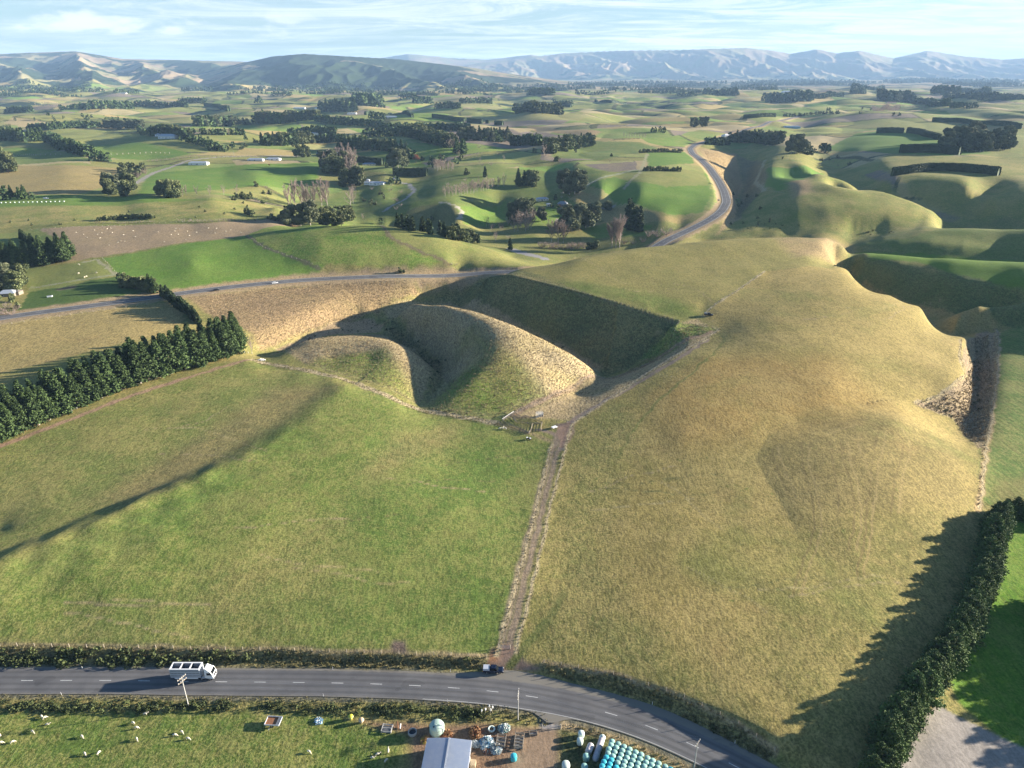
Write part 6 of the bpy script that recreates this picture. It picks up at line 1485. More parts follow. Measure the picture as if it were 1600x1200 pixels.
for s in (-1, 1):
    bm = BM(); box(bm, 3.75, 4.75, s * 1.19 - .012, s * 1.19 + .012, 1.75, 2.5); obj('side_window', bm, M['glass'], cb)
    bm = BM(); box(bm, 4.95, 5.05, s * 1.42 - .06, s * 1.42 + .06, 1.9, 2.4, bev=.02); tube(bm, (4.95, s * 1.2, 2.35), (5.0, s * 1.42, 2.35), .02, .02, 5); obj('mirror', bm, M['black'], T)
    bm = BM(); box(bm, 5.28, 5.36, s * .85 - .2, s * .85 + .2, .72, .95, bev=.02); obj('headlight', bm, M['glass'], T)
    bm = BM(); tube(bm, (2.75, s * 1.0, .9), (2.75, s * 1.0, 3.3), .08, .08, 8); obj('exhaust_stack', bm, M['steel'], T)
    bm = BM(); tube(bm, (2.3, s * .95, .8), (3.1, s * .95, .8), .3, .3, 12); obj('fuel_tank', bm, M['steel'], T)
    for x_ in (4.4, 2.75 - .55, -2.9, -4.25): wheel(T, x_, s * 1.02, .5, .3)
bm = BM(); prism(bm, [(3.2, 2.98), (3.2, 3.62), (3.5, 3.66), (4.5, 3.02)], -1.0, 1.0); bmesh.ops.bevel(bm, geom=bm.edges[:], offset=.04, segments=2, affect='EDGES'); obj('roof_fairing', bm, M['white'], T)
bm = BM(); box(bm, 5.3, 5.45, -1.2, 1.2, .4, .7, bev=.04); obj('bumper', bm, M['chrome'], T)
for k in range(5): bm = BM(); blob(bm, .05, 1, (1, 1.6, .8), (4.62, -.8 + .4 * k, 2.98)); obj('roof_lamp', bm, M['amber'], T)
for x_ in (-2.9, -4.25):
    for s in (-1, 1): bm = BM(); box(bm, x_ - .6, x_ + .6, s * 1.02 - .18, s * 1.02 + .18, 1.02 - .03, 1.06 - .03); obj('mudguard', bm, M['black'], T)
for s in (-1, 1): bm = BM(); box(bm, -5.56, -5.5, s * .95 - .15, s * .95 + .15, .85, 1.0); obj('tail_light', bm, M['red'], T)
bm = BM(); box(bm, 5.33, 5.37, -.7, .7, 1.0, 1.6); obj('grille', bm, M['black'], T)

# ------------------------------------------------------------------ sheep
def sheep_mesh(pose):
    """One continuous skin: chest, rump, neck, head, four jointed legs."""
    hd = {'graze': [(.46, 0, .55), (.62, 0, .33), (.72, 0, .12), (.80, 0, .04)], 'stand': [(.50, 0, .72), (.66, 0, .90), (.80, 0, .95), (.92, 0, .88)], 'lie': [(.50, 0, .40), (.64, 0, .58), (.78, 0, .62), (.90, 0, .56)]}[pose]
    dz = -.28 if pose == 'lie' else 0
    V = [(-.42, 0, .62 + dz), (-.15, 0, .66 + dz), (.18, 0, .64 + dz), (.40, 0, .62 + dz)] + hd; R = [.21, .27, .27, .22, .15, .10, .085, .05]; E = [(i, i + 1) for i in range(7)]
    for sx_, root in ((.30, 3), (-.38, 0)):
        for s in (-1, 1):
            b = len(V)
            if pose == 'lie': V += [(sx_, s * .14, .2), (sx_ + .22, s * .16, .06)]; R += [.07, .04]; E += [(root, b), (b, b + 1)]
            else:
                kx = .04 if sx_ > 0 else -.08
                V += [(sx_, s * .13, .46), (sx_ + kx, s * .13, .24), (sx_, s * .13, .03)]; R += [.085, .04, .032]; E += [(root, b), (b, b + 1), (b + 1, b + 2)]
    b = len(V); V += [(-.56, 0, .58 + dz), (-.62, 0, .46 + dz)]; R += [.06, .04]; E += [(0, b), (b, b + 1)]
    me = bpy.data.meshes.new('sheep'); me.from_pydata(V, E, []); o = bpy.data.objects.new('tmp', me); sc.collection.objects.link(o)
    md = o.modifiers.new('s', 'SKIN'); 
    for i, r in enumerate(R): me.skin_vertices[0].data[i].radius = (r, r)
    me.skin_vertices[0].data[0].use_root = True; o.modifiers.new('u', 'SUBSURF').levels = 1
    dg = bpy.context.evaluated_depsgraph_get(); dg.update(); m2 = bpy.data.meshes.new_from_object(o.evaluated_get(dg)); bpy.data.objects.remove(o); m2.name = 'sheep'
    m2.materials.clear(); m2.materials.append(M['wool'])
    for p in m2.polygons: p.use_smooth = True
    fb = BM(); h_ = Vector(hd[-1]); k_ = Vector(hd[-2]); d = (h_ - k_).normalized()
    blob(fb, .085, 2, (1, 1, 1), tuple(h_ + d * .02), 1, .05)
    for s in (-1, 1): blob(fb, .05, 1, (.5, 1.3, .6), tuple(k_ + Vector((0, s * .12, .02))), 2, .02)
    f_ = bpy.data.meshes.new('face'); fb.to_mesh(f_); fb.free(); f_.materials.append(M['face'])
    return m2, f_
SHM = {k: sheep_mesh(k) for k in ('graze', 'stand', 'lie')}
def sheep(px, py, rz, label, group, pose='graze', k=1.0):
    o = thing('sheep', label, 'sheep', gpos(px, py, -.01), rz, group); o.scale = (k, k, k)
    for nm, me in zip(('body', 'face'), SHM[pose]): c = bpy.data.objects.new(nm, me); sc.collection.objects.link(c); c.parent = o
NS_ = [(0, 1150, 'graze', 2.6, 'sheep cut by the left edge of the picture, the upper of two'), (1.5, 1162, 'graze', .4, 'sheep cut by the left edge of the picture, the lower of two'), (20, 1161, 'graze', .7, 'sheep facing the pair at the left edge of the picture'),
    (51.5, 1144.5, 'graze', -.5, 'lone sheep below and left of the tight cluster of three'), (65.5, 1121, 'graze', 2.5, 'left sheep of the touching pair in the cluster by the bank'), (70, 1123, 'graze', .8, 'right sheep of the touching pair in the cluster by the bank'), (74, 1132.5, 'lie', .2, 'greyish sheep just below the touching pair'),
    (128.5, 1152, 'graze', -.6, 'lone sheep in the middle of the lower left paddock'), (133, 1179, 'graze', -.7, 'left sheep of the lowest pair in the paddock'), (154.5, 1178, 'graze', 1.4, 'right sheep of the lowest pair in the paddock'),
    (227.5, 1117, 'stand', .2, 'sheep closest to the bank below the truck shadow'), (208.5, 1131, 'graze', 2.7, 'upper sheep of the stacked pair left of the pole'), (213.5, 1138.5, 'graze', .1, 'lower sheep of the stacked pair left of the pole'), (214, 1156, 'graze', -.8, 'sheep straight below the stacked pair'),
    (273.5, 1150, 'graze', .1, 'left sheep of the trio below the power pole'), (284.5, 1145, 'graze', -.6, 'top sheep of the trio below the power pole'), (294, 1155.5, 'graze', -.2, 'lowest sheep of the trio below the power pole'),
    (483, 1176, 'graze', -.5, 'sheep alone in rough grass left of the shed shadow'), (582, 1184.5, 'lie', .1, 'sheep lying in the shed shadow, the leftmost'), (590, 1179, 'lie', .3, 'sheep lying at the top edge of the shed shadow'), (603, 1190, 'graze', 1.0, 'lowest sheep in the shed shadow'), (607, 1175, 'stand', 1.7, 'sheep standing sunlit at the corner of the shed shadow')]
for a, b, p_, r_, l_ in NS_: sheep(a, b, r_, l_, 'sheep in the paddock below the road', p_, .88)
for i, (a, b) in enumerate([(781, 671), (786, 670.5), (790, 671)]): sheep(a, b, .3 + i, '%s of three sheep under the fence at the yards corner' % ('left one', 'middle one', 'right one')[i], 'sheep at the yards corner', 'stand', 1.1)
_s = random.Random(3); FL = sorted((_s.uniform(75, 400), _s.uniform(356, 392)) for i in range(120)); FL = [(a, b) for a, b in FL if 352 + (a < 100) * 8 < b < 400 - (a - 90) * .125][::2]
for i, (a, b) in enumerate(FL): sheep(a, b, _s.uniform(0, 6.3), '%s sheep from the left on the brown paddock' % ordinal(i), 'sheep on the brown paddock', _s.choice(['graze', 'stand', 'graze']), .95)
for i, (a, b) in enumerate([(123, 414), (123, 428), (132, 434), (151, 427), (135, 433)]): sheep(a, b, i, '%s sheep on the small pale green paddock by the windbreak' % ('topmost', 'leftmost lower', 'lowest', 'rightmost', 'second lowest')[i], 'sheep on the small green paddock', 'graze', 1.25)

# ------------------------------------------------------------------ wrapped bales
def bale_mesh(nm, r=.66, h=1.22):
    bm = BM(); lathe(bm, [(0, 0), (r * .8, .0), (r * .97, .1), (r * 1.02, h * .5), (r * .97, h - .12), (r * .82, h - .02), (0, h + .015)], 22)
    for v in bm.verts:
        a = math.atan2(v.co.y, v.co.x); k = 1 + .02 * math.sin(5 * a + v.co.z * 3) + .012 * math.sin(11 * a); v.co.x *= k; v.co.y *= k
    for f in bm.faces: f.smooth = True
    me = bpy.data.meshes.new('bale'); bm.to_mesh(me); bm.free(); me.materials.append(M[nm]); return me
BMs = {k: bale_mesh(k) for k in ('bale', 'teal', 'pale')}
c0 = Vector(W(957, 1155.8, 2.45)[:2]); cx = (Vector(W(1048.7, 1198, 2.45)[:2]) - c0) / 10; cy = (Vector(W(947, 1181, 2.45)[:2]) - c0) / 4
def bale(x, y, z, kind, label, group, rz=0.0):
    o = bpy.data.objects.new('wrapped_bale', BMs[kind]); sc.collection.objects.link(o); o.location = (x, y, z); o.rotation_euler = (0, 0, rz); tag(o, label, 'bale', group); return o
nr = 0
for j in range(9):
    for i in range(13):
        if i > 10 and j < 2: continue
        p = c0 + cx * i + cy * j + Vector((_s.uniform(-.11, .11), _s.uniform(-.11, .11))); gz_ = float(gz(p.x, p.y)); qx, qy = P(p.x, p.y, 2.4)
        if qy > 1225: continue
        teal = (j == 4 and i < 2) or (j == 5 and i < 3) or (i >= 9 and j < 3 and i + j > 9) or (j == 6 and i < 4) or (j >= 7 and i < 3)
        col = 'teal' if teal else 'bale'; cn = 'turquoise' if teal else 'sage green'
        bale(p.x, p.y, gz_ + 1.24, col, '%s bale on top, %s in the %s row from the road' % (cn, ordinal(i), ordinal(j)), 'wrapped bales stacked by the road', _s.uniform(0, 6))
        if i == 0 or j == 0: bale(p.x + _s.uniform(-.06, .06), p.y + _s.uniform(-.06, .06), gz_, col, ('%s bale underneath, %s down the left side' % (cn, ordinal(j))) if i == 0 else ('%s bale underneath, %s along the road side' % (cn, ordinal(i))), 'wrapped bales stacked by the road', _s.uniform(0, 6))
for px, py, kd, lb, r_ in [(908, 1151, 'pale', 'upper of two pale wrapped bales left of the silage tube', 0), (906, 1162, 'pale', 'lower of two pale wrapped bales left of the silage tube', 0), (915.6, 1187, 'bale', 'green bale at the near end of the short grey tube', 0), (913, 1203, 'bale', 'green bale cut by the bottom edge beside the tubes', 0), (802.6, 1187, 'teal', 'bright turquoise bale alone on the dirt yard', 0)]:
    p = gpos(px, py); o = bale(p.x, p.y, p.z, kd, lb, None, r_); o.scale = (1.15, 1.15, 1.25)
def silage_tube(a, b, r, label):
    a, b = gpos(*a), gpos(*b); d = b - a; L = d.length; o = thing('silage_tube', label, 'silage tube', a, math.atan2(d.y, d.x), 'silage tubes beside the bales'); bm = BM(); n = 20
    k = max(3, int(L / .6)); rings = []
    for i in range(k * 2 + 1):
        t = i / (k * 2); rr = r * (1 - .07 * (i % 2)) * (min(1, .55 + t * 6, .55 + (1 - t) * 6)); rings.append([bm.verts.new((L * t, rr * math.cos(2 * PI * q / n), max(.02, r * .92 + rr * math.sin(2 * PI * q / n)))) for q in range(n)])
    for u, v in zip(rings[:-1], rings[1:]):
        for q in range(n): bm.faces.new((u[q], u[(q + 1) % n], v[(q + 1) % n], v[q]))
    bm.faces.new(rings[0][::-1]); bm.faces.new(rings[-1]); obj('wrap', bm, M['tube'], o, True)
    return o
st = silage_tube((941, 1156), (929, 1190), .75, 'long grey silage tube with a pale far end beside the bale stack'); bm = BM(); blob(bm, .8, 2, (.9, 1, 1), (0, 0, .75), 3, .05); obj('end_cap', bm, M['pale'], st, True)
silage_tube((924, 1166), (918, 1180), .8, 'short grey silage tube between the pale bales and the long tube')
p = gpos(884, 1200); b_ = bale(p.x, p.y, p.z, 'pale', 'white wrapped bundle at the bottom edge beside the yard track', None); b_.scale = (1.4, 1.6, 1.2)

# ------------------------------------------------------------------ yard: shed, tank, ring, crates, heaps
p1, p2 = Vector(W(669, 1152, 3.9)[:2]), Vector(W(735.5, 1155.5, 3.9)[:2]); ax = (p2 - p1); wd = ax.length; rz = math.atan2(ax.y, ax.x); mid_ = (p1 + p2) / 2; g0 = float(gz(mid_.x, mid_.y))
SH = thing('farm_shed', 'farm shed with a blue-grey corrugated roof cut by the bottom edge', 'shed', (mid_.x, mid_.y, g0), rz); LS = 13.0; hw_ = wd / 2; m, t, b = mat('corrugated_roof', .38, (.42, .50, .62), .35, .4); n = N(t)
wv = t.nodes.new('ShaderNodeTexWave'); wv.bands_direction = 'Y'; wv.inputs['Scale'].default_value = 1.6; t.links.new(n.tc.outputs['Object'], wv.inputs[0]); n.bump(wv.outputs[1], .6, .05, b)
t.links.new(n.mix(n.ramp(n.noise(.8, 5, .6), .4, .75), (.56, .64, .77), (.64, .70, .80)), b.inputs['Base Color'])
bm = BM(); prof = [(-hw_ - .15, 3.45), (0, 3.9), (hw_ + .15, 3.45)]
for (xa, za), (xb, zb) in zip(prof[:-1], prof[1:]):
    v = [bm.verts.new(q) for q in ((xa, .2, za), (xb, .2, zb), (xb, -LS, zb), (xa, -LS, za))]; bm.faces.new(v)
bmesh.ops.solidify(bm, geom=bm.faces[:], thickness=.05); bmesh.ops.recalc_face_normals(bm, faces=bm.faces[:]); rf = obj('roof', bm, m, SH)
bm = BM(); box(bm, -.16, .16, -LS, .21, 3.93, 3.98); obj('ridge_cap', bm, M['lightroof'], rf)
bm = BM(); box(bm, -hw_, hw_, -.1, 0, 0, 3.42); prism(bm, [(-hw_, 3.42), (hw_, 3.42), (0, 3.84)], -.1, 0)
box(bm, -hw_, -hw_ + .1, -LS + .2, -.1, 0, 3.4); obj('wall', bm, M['white'], SH)
bm = BM()
for k in range(4): box(bm, hw_ - .1, hw_, -LS + .2 + k * 3.2, -LS + 1.6 + k * 3.2, 0, 3.4)
obj('wall', bm, M['white'], SH); bm = BM(); box(bm, hw_ - .06, hw_ + .04, -7.2, -5.6, 0, 2.9); obj('sliding_door', bm, M['lightroof'], SH)
for s in (-1, 1): bm = BM(); box(bm, s * (hw_ + .22) - .06, s * (hw_ + .22) + .06, -LS, .2, 3.32, 3.42); obj('gutter', bm, M['white'], SH)
TK = thing('water_tank', 'big round pale green plastic water tank behind the shed', 'water tank', gpos(683, 1143), 0); bm = BM(); lathe(bm, [(0, 0), (1.75, 0), (1.78, .1), (1.75, .5), (1.79, .55), (1.75, .6), (1.76, 1.2), (1.79, 1.25), (1.75, 1.3), (1.76, 1.9), (1.79, 1.95), (1.72, 2.05), (1.5, 2.45), (.9, 2.8), (.4, 2.9), (0, 2.92)], 36); obj('tank_body', bm, M['tank'], TK, True)
bm = BM(); lathe(bm, [(0, 2.95), (.32, 2.95), (.34, 2.84), (.3, 2.8)], 18, (-.15, -.35)); obj('lid', bm, M['tank'], TK); bm = BM(); lathe(bm, [(0, 2.74), (.2, 2.74), (.2, 2.55)], 14, (-.55, -.95)); obj('inlet', bm, M['black'], TK)
bm = BM(); tube(bm, (1.55, -1.1, 0), (1.5, -1.05, 2.2), .06, .06, 6); tube(bm, (1.5, -1.05, 2.2), (.5, -1.3, 2.5), .06, .06, 6); obj('pipe', bm, M['grey'], TK)
RG_ = thing('concrete_ring', 'open round concrete trough ring left of the green tank', 'trough', gpos(644.6, 1146), 0); bm = BM(); lathe(bm, [(.86, .0), (1.02, 0), (1.02, .75), (.88, .75), (.86, .12), (0, .12)], 28); obj('ring', bm, M['concrete'], RG_)
bm = BM(); tube(bm, (0, 0, .13), (0, 0, .3), .85, .85, 24); obj('water', bm, M['glass'], RG_)
def crate(px, py, rz, wx, wy, h, bays, label, m='wood', tipped=False):
    o = thing('feed_crate', label, 'crate', gpos(px, py), rz, 'timber and steel feed crates in the yard'); 
    for k in range(bays + 1):
        y_ = -wy / 2 + wy * k / bays; bm = BM(); box(bm, -wx / 2, wx / 2, y_ - .05, y_ + .05, h * .45, h * .7); box(bm, -wx / 2, wx / 2, y_ - .05, y_ + .05, h * .8, h); obj('rail', bm, M[m], o)
    for s in (-1, 1): bm = BM(); box(bm, s * wx / 2 - .06, s * wx / 2 + .06, -wy / 2 - .05, wy / 2 + .05, h - .1, h + .02); box(bm, s * wx / 2 - .05, s * wx / 2 + .05, -wy / 2, wy / 2, .1, .3); obj('side_rail', bm, M[m], o)
    bm = BM(); box(bm, -wx / 2 + .05, wx / 2 - .05, -wy / 2 + .05, wy / 2 - .05, .05, .12); obj('floor', bm, M['grey'], o)
    for sx_ in (-1, 1):
        for sy_ in (-1, 1): bm = BM(); box(bm, sx_ * wx / 2 - .07, sx_ * wx / 2 + .07, sy_ * wy / 2 - .07, sy_ * wy / 2 + .07, 0, h + .04); obj('leg', bm, M[m], o)
crate(783, 1160, -.12, 2.0, 2.9, 1.0, 3, 'left steel feeder frame with three open bays on the dirt yard'); crate(811, 1160, -.12, 2.0, 3.6, 1.05, 4, 'right steel feeder frame with four open bays on the dirt yard')
crate(605, 1140, -.1, 2.3, 2.0, .7, 2, 'grey timber double trough crate in the bank shade', 'concrete'); crate(833, 1147, .1, 1.8, 1.0, .6, 1, 'low timber rail frame beside the yard gate')
TR = thing('tip_trailer', 'old flat-deck trailer with a brown tray parked against the bank', 'trailer', gpos(428, 1131), -.06); bm = BM(); box(bm, -1.7, 1.7, -1.25, 1.25, .8, .9); obj('deck', bm, M['rust'], TR); bm = BM()
for y_ in (-1.25, 1.25): box(bm, -1.75, 1.75, y_ - .05, y_ + .05, .82, 1.15)
for x_ in (-1.75, 1.75): box(bm, x_ - .05, x_ + .05, -1.19, 1.19, .82, 1.13)
obj('side_board', bm, M['alloy'], TR); bm = BM(); box(bm, .95, 1.69, -1.19, 1.19, .91, 1.1); obj('toolbox', bm, M['grey'], TR); bm = BM(); tube(bm, (-.4, -1.3, .7), (-.4, -2.3, .5), .06, .06, 6); obj('drawbar', bm, M['steel'], TR)
for y_ in (-1.0, 1.0): wheel(TR, 0, y_ * 1.05, .42, .25)
def heap(px, py, r, h, mats, label, name='rubbish_heap', cat='heap', seed=1, n=160):
    o = thing(name, label, cat, gpos(px, py), seed * 1.3); rg = np.random.default_rng(seed)
    bm = BM(); blob(bm, r, 3, (1, .8, h / r * .8), (0, 0, 0), seed, .3, 2.2); obj('pile', bm, M[mats[0]], o, True)
    for q, mm in enumerate(mats):
        d = rg.normal(size=(n, 3)); d /= np.linalg.norm(d, axis=1)[:, None]; d[:, 2] = abs(d[:, 2]); C = d * np.array([r, r * .8, h]) * rg.uniform(.8, 1.15, (n, 1)); V, F = leaf_quads(C, .16 if q else .2, rg, 0, aspect=1.6); link('scraps', npmesh('scraps', V, F), M[mm], o)['kind'] = 'stuff'
heap(743, 1164, .9, .8, ('wrap', 'white'), 'round bundle of used bale wrap touching the shed corner', seed=2); heap(760, 1162, 1.7, 1.1, ('wrap', 'bluep', 'white'), 'middle heap of crumpled green and white bale wrap', seed=3, n=260); heap(774, 1170, 1.5, .6, ('wrap', 'white'), 'low spread of pale bale wrap trailing down to the right', seed=4, n=200)
heap(788, 1139, 1.3, .8, ('wrap', 'bale', 'white'), 'green wrap heap behind the left feeder frame', seed=5, n=200); heap(742, 1145, 1.5, .9, ('hay', 'rust'), 'mound of rusty brown spoiled hay behind the shed', 'hay_heap', 'hay', 6, 260); heap(695, 1148, 1.6, .5, ('hay', 'rust'), 'flat brown litter between tank and shed', 'hay_heap', 'hay', 7, 220); heap(664, 1156, 1.0, .5, ('hay', 'yellow'), 'yellowish weeds at the shed left corner', 'weed_clump', 'weeds', 8, 160)
heap(498, 1127, 1.0, .35, ('bluep', 'white'), 'crumpled blue tarpaulin lying at the foot of the bank', 'tarpaulin', 'tarpaulin', 9, 60); heap(762, 1174, .8, .3, ('rust', 'wrap'), 'scatter of brown scraps below the wrap heaps', 'rubbish_heap', 'heap', 10, 90)
t_ = thing('tyre_ring', 'pale open tyre ring among the wrap heaps', 'tyre', gpos(768, 1140), 0); bm = BM(); lathe(bm, [(.55, .15), (.62, .02), (.85, .0), (.92, .2), (.85, .42), (.62, .4), (.55, .27), (.55, .15)], 22); obj('casing', bm, M['pale'], t_, True)
for px, py, mt, lb in [(548.5, 1124, 'yellow', 'yellow upturned plastic drum against the bank'), (565, 1129, 'tan', 'tan upturned plastic drum against the bank')]:
    o = thing('plastic_drum', lb, 'drum', gpos(px, py), 0, 'plastic drums by the bank'); bm = BM(); lathe(bm, [(0, 0), (.25, 0), (.5, .5), (.62, .9), (.55, 1.2), (.3, 1.35), (0, 1.38)], 16); obj('shell', bm, M[mt], o, True); bm = BM(); lathe(bm, [(.64, .86), (.66, .9), (.64, .94)], 16); obj('rim', bm, M['white'], o)
o = thing('storage_tote', 'white plastic tote beside the shed wall at the bottom edge', 'tote', gpos(739, 1197), -.1); bm = BM(); box(bm, -.65, .65, -.9, .9, .15, 1.2, bev=.12); obj('tote_body', bm, M['tan'], o); bm = BM(); box(bm, -.7, .7, -.95, .95, 0, .14); obj('pallet', bm, M['wood'], o)
for i, (a, b) in enumerate([(764, 1103), (769, 1105), (758, 1108), (766, 1109), (752, 1110)]): 
    o = thing('flowering_plume', '%s creamy plume of the pampas grass above the yard, counted from the left' % ('fourth', 'fifth', 'second', 'third', 'first')[i], 'pampas grass', gpos(a, b + 9), 0, 'pampas plumes above the yard'); bm = BM(); tube(bm, (0, 0, 0), (.1, 0, 1.6), .02, .02, 4); obj('stalk', bm, M['post'], o); bm = BM(); blob(bm, .26, 2, (.7, .7, 1.7), (.12, 0, 1.9), i, .2); obj('plume', bm, M['white'], o)
o = thing('post_pile', 'two leaning timber posts by the double trough', 'posts', gpos(622, 1140), .4); bm = BM(); tube(bm, (0, 0, .1), (.3, 1.4, 1.2), .1, .1, 6); obj('post', bm, M['rust'], o); bm = BM(); tube(bm, (.5, 0, .1), (.9, .9, .6), .14, .14, 6); obj('post', bm, M['white'], o)

# ------------------------------------------------------------------ houses
def house(px, py, L, Dp, label, wall='cream', roof='lightroof', h=2.7, rise=1.8, rz=0.0, wing=None, name='farmhouse', cat='house', nwin=4, chim=True, group=None):
    o = thing(name, label, cat, gpos(px, py, -.2), rz, group)
    def block(x0, y0, l, d, hh, rs, hip=.0):
        bm = BM(); box(bm, x0 - l / 2, x0 + l / 2, y0 - d / 2, y0 + d / 2, -.8, hh); wl = obj('wall', bm, M[wall], o); e = .45; bm = BM(); hp = l / 2 - hip
        v = [bm.verts.new(q) for q in ((x0 - l / 2 - e, y0 - d / 2 - e, hh), (x0 + l / 2 + e, y0 - d / 2 - e, hh), (x0 + l / 2 + e, y0 + d / 2 + e, hh), (x0 - l / 2 - e, y0 + d / 2 + e, hh), (x0 - hp, y0, hh + rs), (x0 + hp, y0, hh + rs))]
        for f in ((0, 1, 5, 4), (2, 3, 4, 5), (1, 2, 5), (3, 0, 4), (3, 2, 1, 0)): bm.faces.new([v[i] for i in f])
        r_ = obj('roof', bm, M[roof], o)
        for i in range(nwin):
            x = x0 - l / 2 + l * (i + .5) / nwin; bm = BM(); box(bm, x - .75, x + .75, y0 - d / 2 - .07, y0 - d / 2 - .003, .8, 2.1); f_ = obj('window', bm, M['white'], o); bm = BM(); box(bm, x - .65, x + .65, y0 - d / 2 - .09, y0 - d / 2 - .072, .9, 2.0); obj('pane', bm, M['glass'], f_)
        return r_
    r_ = block(0, 0, L, Dp, h, rise, Dp * .35)
    if wing: block(*wing, h, rise * .8, .2)
    if chim: bm = BM(); box(bm, L * .2 - .35, L * .2 + .35, -.35, .35, h + rise * .4, h + rise + .9); obj('chimney', bm, M['brick'], r_)
    bm = BM(); box(bm, -L * .05 - .5, -L * .05 + .5, -Dp / 2 - .1, -Dp / 2 - .004, 0, 2.05); obj('door', bm, M['grey'], o)
house(847, 313, 15, 9, 'low house with a pale blue-grey roof left of the brick house', roof='lightroof', rz=.25, rise=1.6); house(879, 321, 12, 9, 'red brick house with a slate roof and white gable in a green garden', wall='brick', roof='slate', rz=-.2, rise=2.8, wing=(3, -5, 6, 6)); house(857, 322, 5, 4, 'small hut between the two valley houses', rise=1.2, nwin=1, chim=False, name='garden_hut', cat='hut')
house(590, 288, 22, 11, 'large white farmhouse with a grey iron roof on the spur', wall='white', roof='lightroof', rz=-.15, wing=(-14, 2, 12, 8)); house(617, 282, 10, 7, 'low outbuilding beside the large white farmhouse', wall='cream', roof='slate', rz=.1, nwin=2, chim=False, name='outbuilding', cat='building'); house(573, 284, 9, 7, 'cream shed at the left end of the white farmhouse', wall='cream', roof='lightroof', nwin=1, chim=False, name='outbuilding', cat='building')
house(577, 258, 22, 11, 'long house with a blue-grey roof behind the slanting hedge', roof='blueroof', rz=.1); house(555, 264, 14, 9, 'brown-roofed house half hidden in the mixed wood', wall='brick', roof='slate'); house(512, 241, 40, 14, 'long low grey-roofed house under the tall pines', wall='slate', roof='lightroof', rise=2.6, nwin=6)
house(400, 251, 26, 10, 'long pale shed, left one of two on the brown terrace', wall='alloy', roof='lightroof', nwin=3, chim=False, name='farm_building', cat='shed'); house(427, 250, 24, 12, 'pale shed, right one of two on the brown terrace', wall='white', roof='lightroof', nwin=3, chim=False, name='farm_building', cat='shed'); house(311, 257, 30, 11, 'white shed standing alone inside the curve of the gravel road', wall='white', roof='lightroof', nwin=3, chim=False, name='farm_building', cat='shed', h=3.5)
house(264, 216, 38, 16, 'white-roofed farm buildings above the slanting green paddocks', wall='white', roof='lightroof', nwin=5, chim=False, name='farm_building', cat='shed', h=4.5, rise=4, rz=-.2); house(250, 212, 16, 12, 'small white building left of the white-roofed farm buildings', wall='white', nwin=2, chim=False, name='farm_building', cat='shed', rise=2.5)
house(491, 211, 22, 14, 'small white shed between two dark woods', wall='white', roof='lightroof', nwin=2, chim=False, name='farm_building', cat='shed', h=5); house(1136, 217, 22, 14, 'tall white house on the ridge beside the dark wood', wall='white', roof='white', h=8, rise=3, rz=.3); house(1151, 220, 30, 12, 'low grey-roofed shed beside the white ridge house', wall='cream', roof='lightroof', nwin=3, chim=False, name='farm_building', cat='shed', h=3.5)
house(610, 184, 36, 16, 'pale building by the far hedge line', wall='white', nwin=3, chim=False, name='farm_building', cat='shed', h=4); house(550, 178, 34, 16, 'pale building right of the far tall wood', wall='white', nwin=3, chim=False, name='farm_building', cat='shed', h=4); house(468, 170, 50, 20, 'left one of the white buildings on the far brown paddock', wall='white', nwin=3, chim=False, name='farm_building', cat='shed', h=5); house(500, 170, 40, 20, 'right one of the white buildings on the far brown paddock', wall='white', nwin=3, chim=False, name='farm_building', cat='shed', h=5)
house(1233, 145, 90, 30, 'long white shed above the dark wood at the upper right', wall='white', nwin=4, chim=False, name='farm_building', cat='shed', h=7, rise=5); house(1237, 200, 40, 14, 'blue-roofed shed on the green slope at the right', wall='bluep', roof='blueroof', nwin=3, chim=False, name='farm_building', cat='shed', h=4); house(873, 178, 26, 16, 'small pale house under the dark knoll', wall='white', nwin=2, chim=False); house(104, 170, 34, 20, 'small white house on the far left plain', wall='white', nwin=2, chim=False)
house(14, 462, 10, 7, 'roof among the shrubs at the left edge by the main road', wall='wood', roof='lightroof', nwin=2, rz=.2, chim=False, name='farm_building', cat='shed'); house(27, 460, 6, 5, 'small timber sleepout beside the left-edge grove', wall='wood', roof='wood', nwin=1, chim=False, name='farm_building', cat='shed', rise=.8)
house(191, 146, 50, 20, 'pale far farmhouse left of the forested hill', wall='white', nwin=2, chim=False); house(1392, 161, 40, 18, 'red-roofed farmhouse in the far right trees', wall='cream', roof='redroof', nwin=2, chim=False)
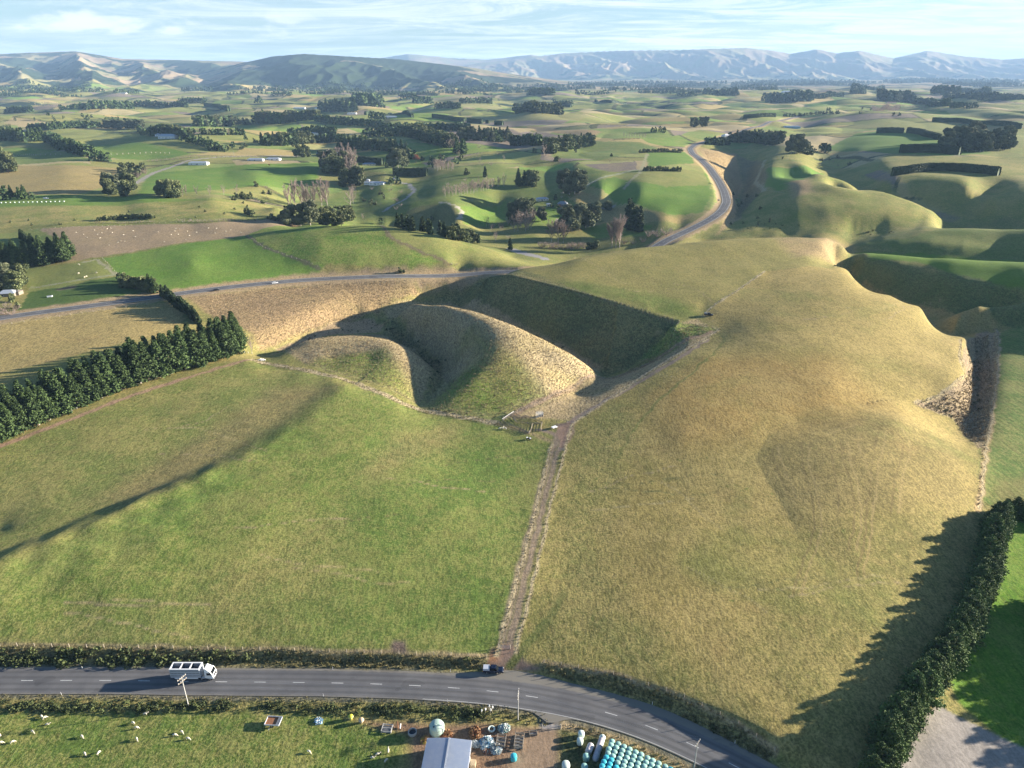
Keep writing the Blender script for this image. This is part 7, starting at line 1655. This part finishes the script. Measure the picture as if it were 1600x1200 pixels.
o = thing('stock_trough', 'small white trough on the dark green paddock by the main road', 'trough', gpos(78, 464), .3); bm = BM(); box(bm, -1.6, 1.6, -.9, .9, 0, .9, bev=.1); obj('basin', bm, M['white'], o); bm = BM(); box(bm, -1.3, 1.3, -.6, .6, .905, .915); obj('water', bm, M['glass'], o)
for i in range(15):
    a = 2 + i * 7.0; o = bpy.data.objects.new('round_bale', BMs['pale']); sc.collection.objects.link(o); o.location = gpos(a, 317.5 - i * .15); o.scale = (1.05, 1.05, .95); tag(o, '%s pale bale from the left in the dotted line on the far left field' % ordinal(i), 'bale', 'pale bales in a dotted line')
o = thing('twisted_dead_tree', 'leafless pale tree at the right end of the pine belt', 'tree', gpos(394, 553), 0); V, F, T_ = twigs(9, 2.2, 500, np.random.default_rng(9), .1, 1.2); link('crown', npmesh('crown', V, F, T_), M['bare'], o); obj('trunk', trunk_bm(9, .18, 0, 4), M['palebark'], o)
o = bpy.data.objects['twisted_dead_tree']; o.name = 'bare_tree'
heap(408, 563, 2.0, .5, ('white', 'concrete'), 'heap of white rubble where the pine belt meets the winding fence', 'rubble_heap', 'rubble', 12, 80)

# ------------------------------------------------------------------ the air between here and the ranges
def build_haze():
    m = bpy.data.materials.new('haze'); m.use_nodes = True; t = m.node_tree; t.nodes.clear()
    o = t.nodes.new('ShaderNodeOutputMaterial'); v = t.nodes.new('ShaderNodeVolumePrincipled')
    v.inputs['Color'].default_value = (.42, .65, .96, 1); v.inputs['Density'].default_value = HAZE; v.inputs['Anisotropy'].default_value = 0.0
    t.links.new(v.outputs[0], o.inputs['Volume'])
    zt = max(float(VZ.max()), H) + 25; zb = float(VZ.min()) - 1
    bm = bmesh.new(); bmesh.ops.create_cube(bm, size=1)
    for q in bm.verts: q.co = Vector((q.co.x * 41000, 13450 + q.co.y * 27400, (zt + zb) / 2 + q.co.z * (zt - zb)))
    me = bpy.data.meshes.new('haze'); bm.to_mesh(me); bm.free(); me.materials.append(m)
    h = bpy.data.objects.new('haze', me); sc.collection.objects.link(h); h['kind'] = 'stuff'
HAZE = 4.0e-5
build_haze()
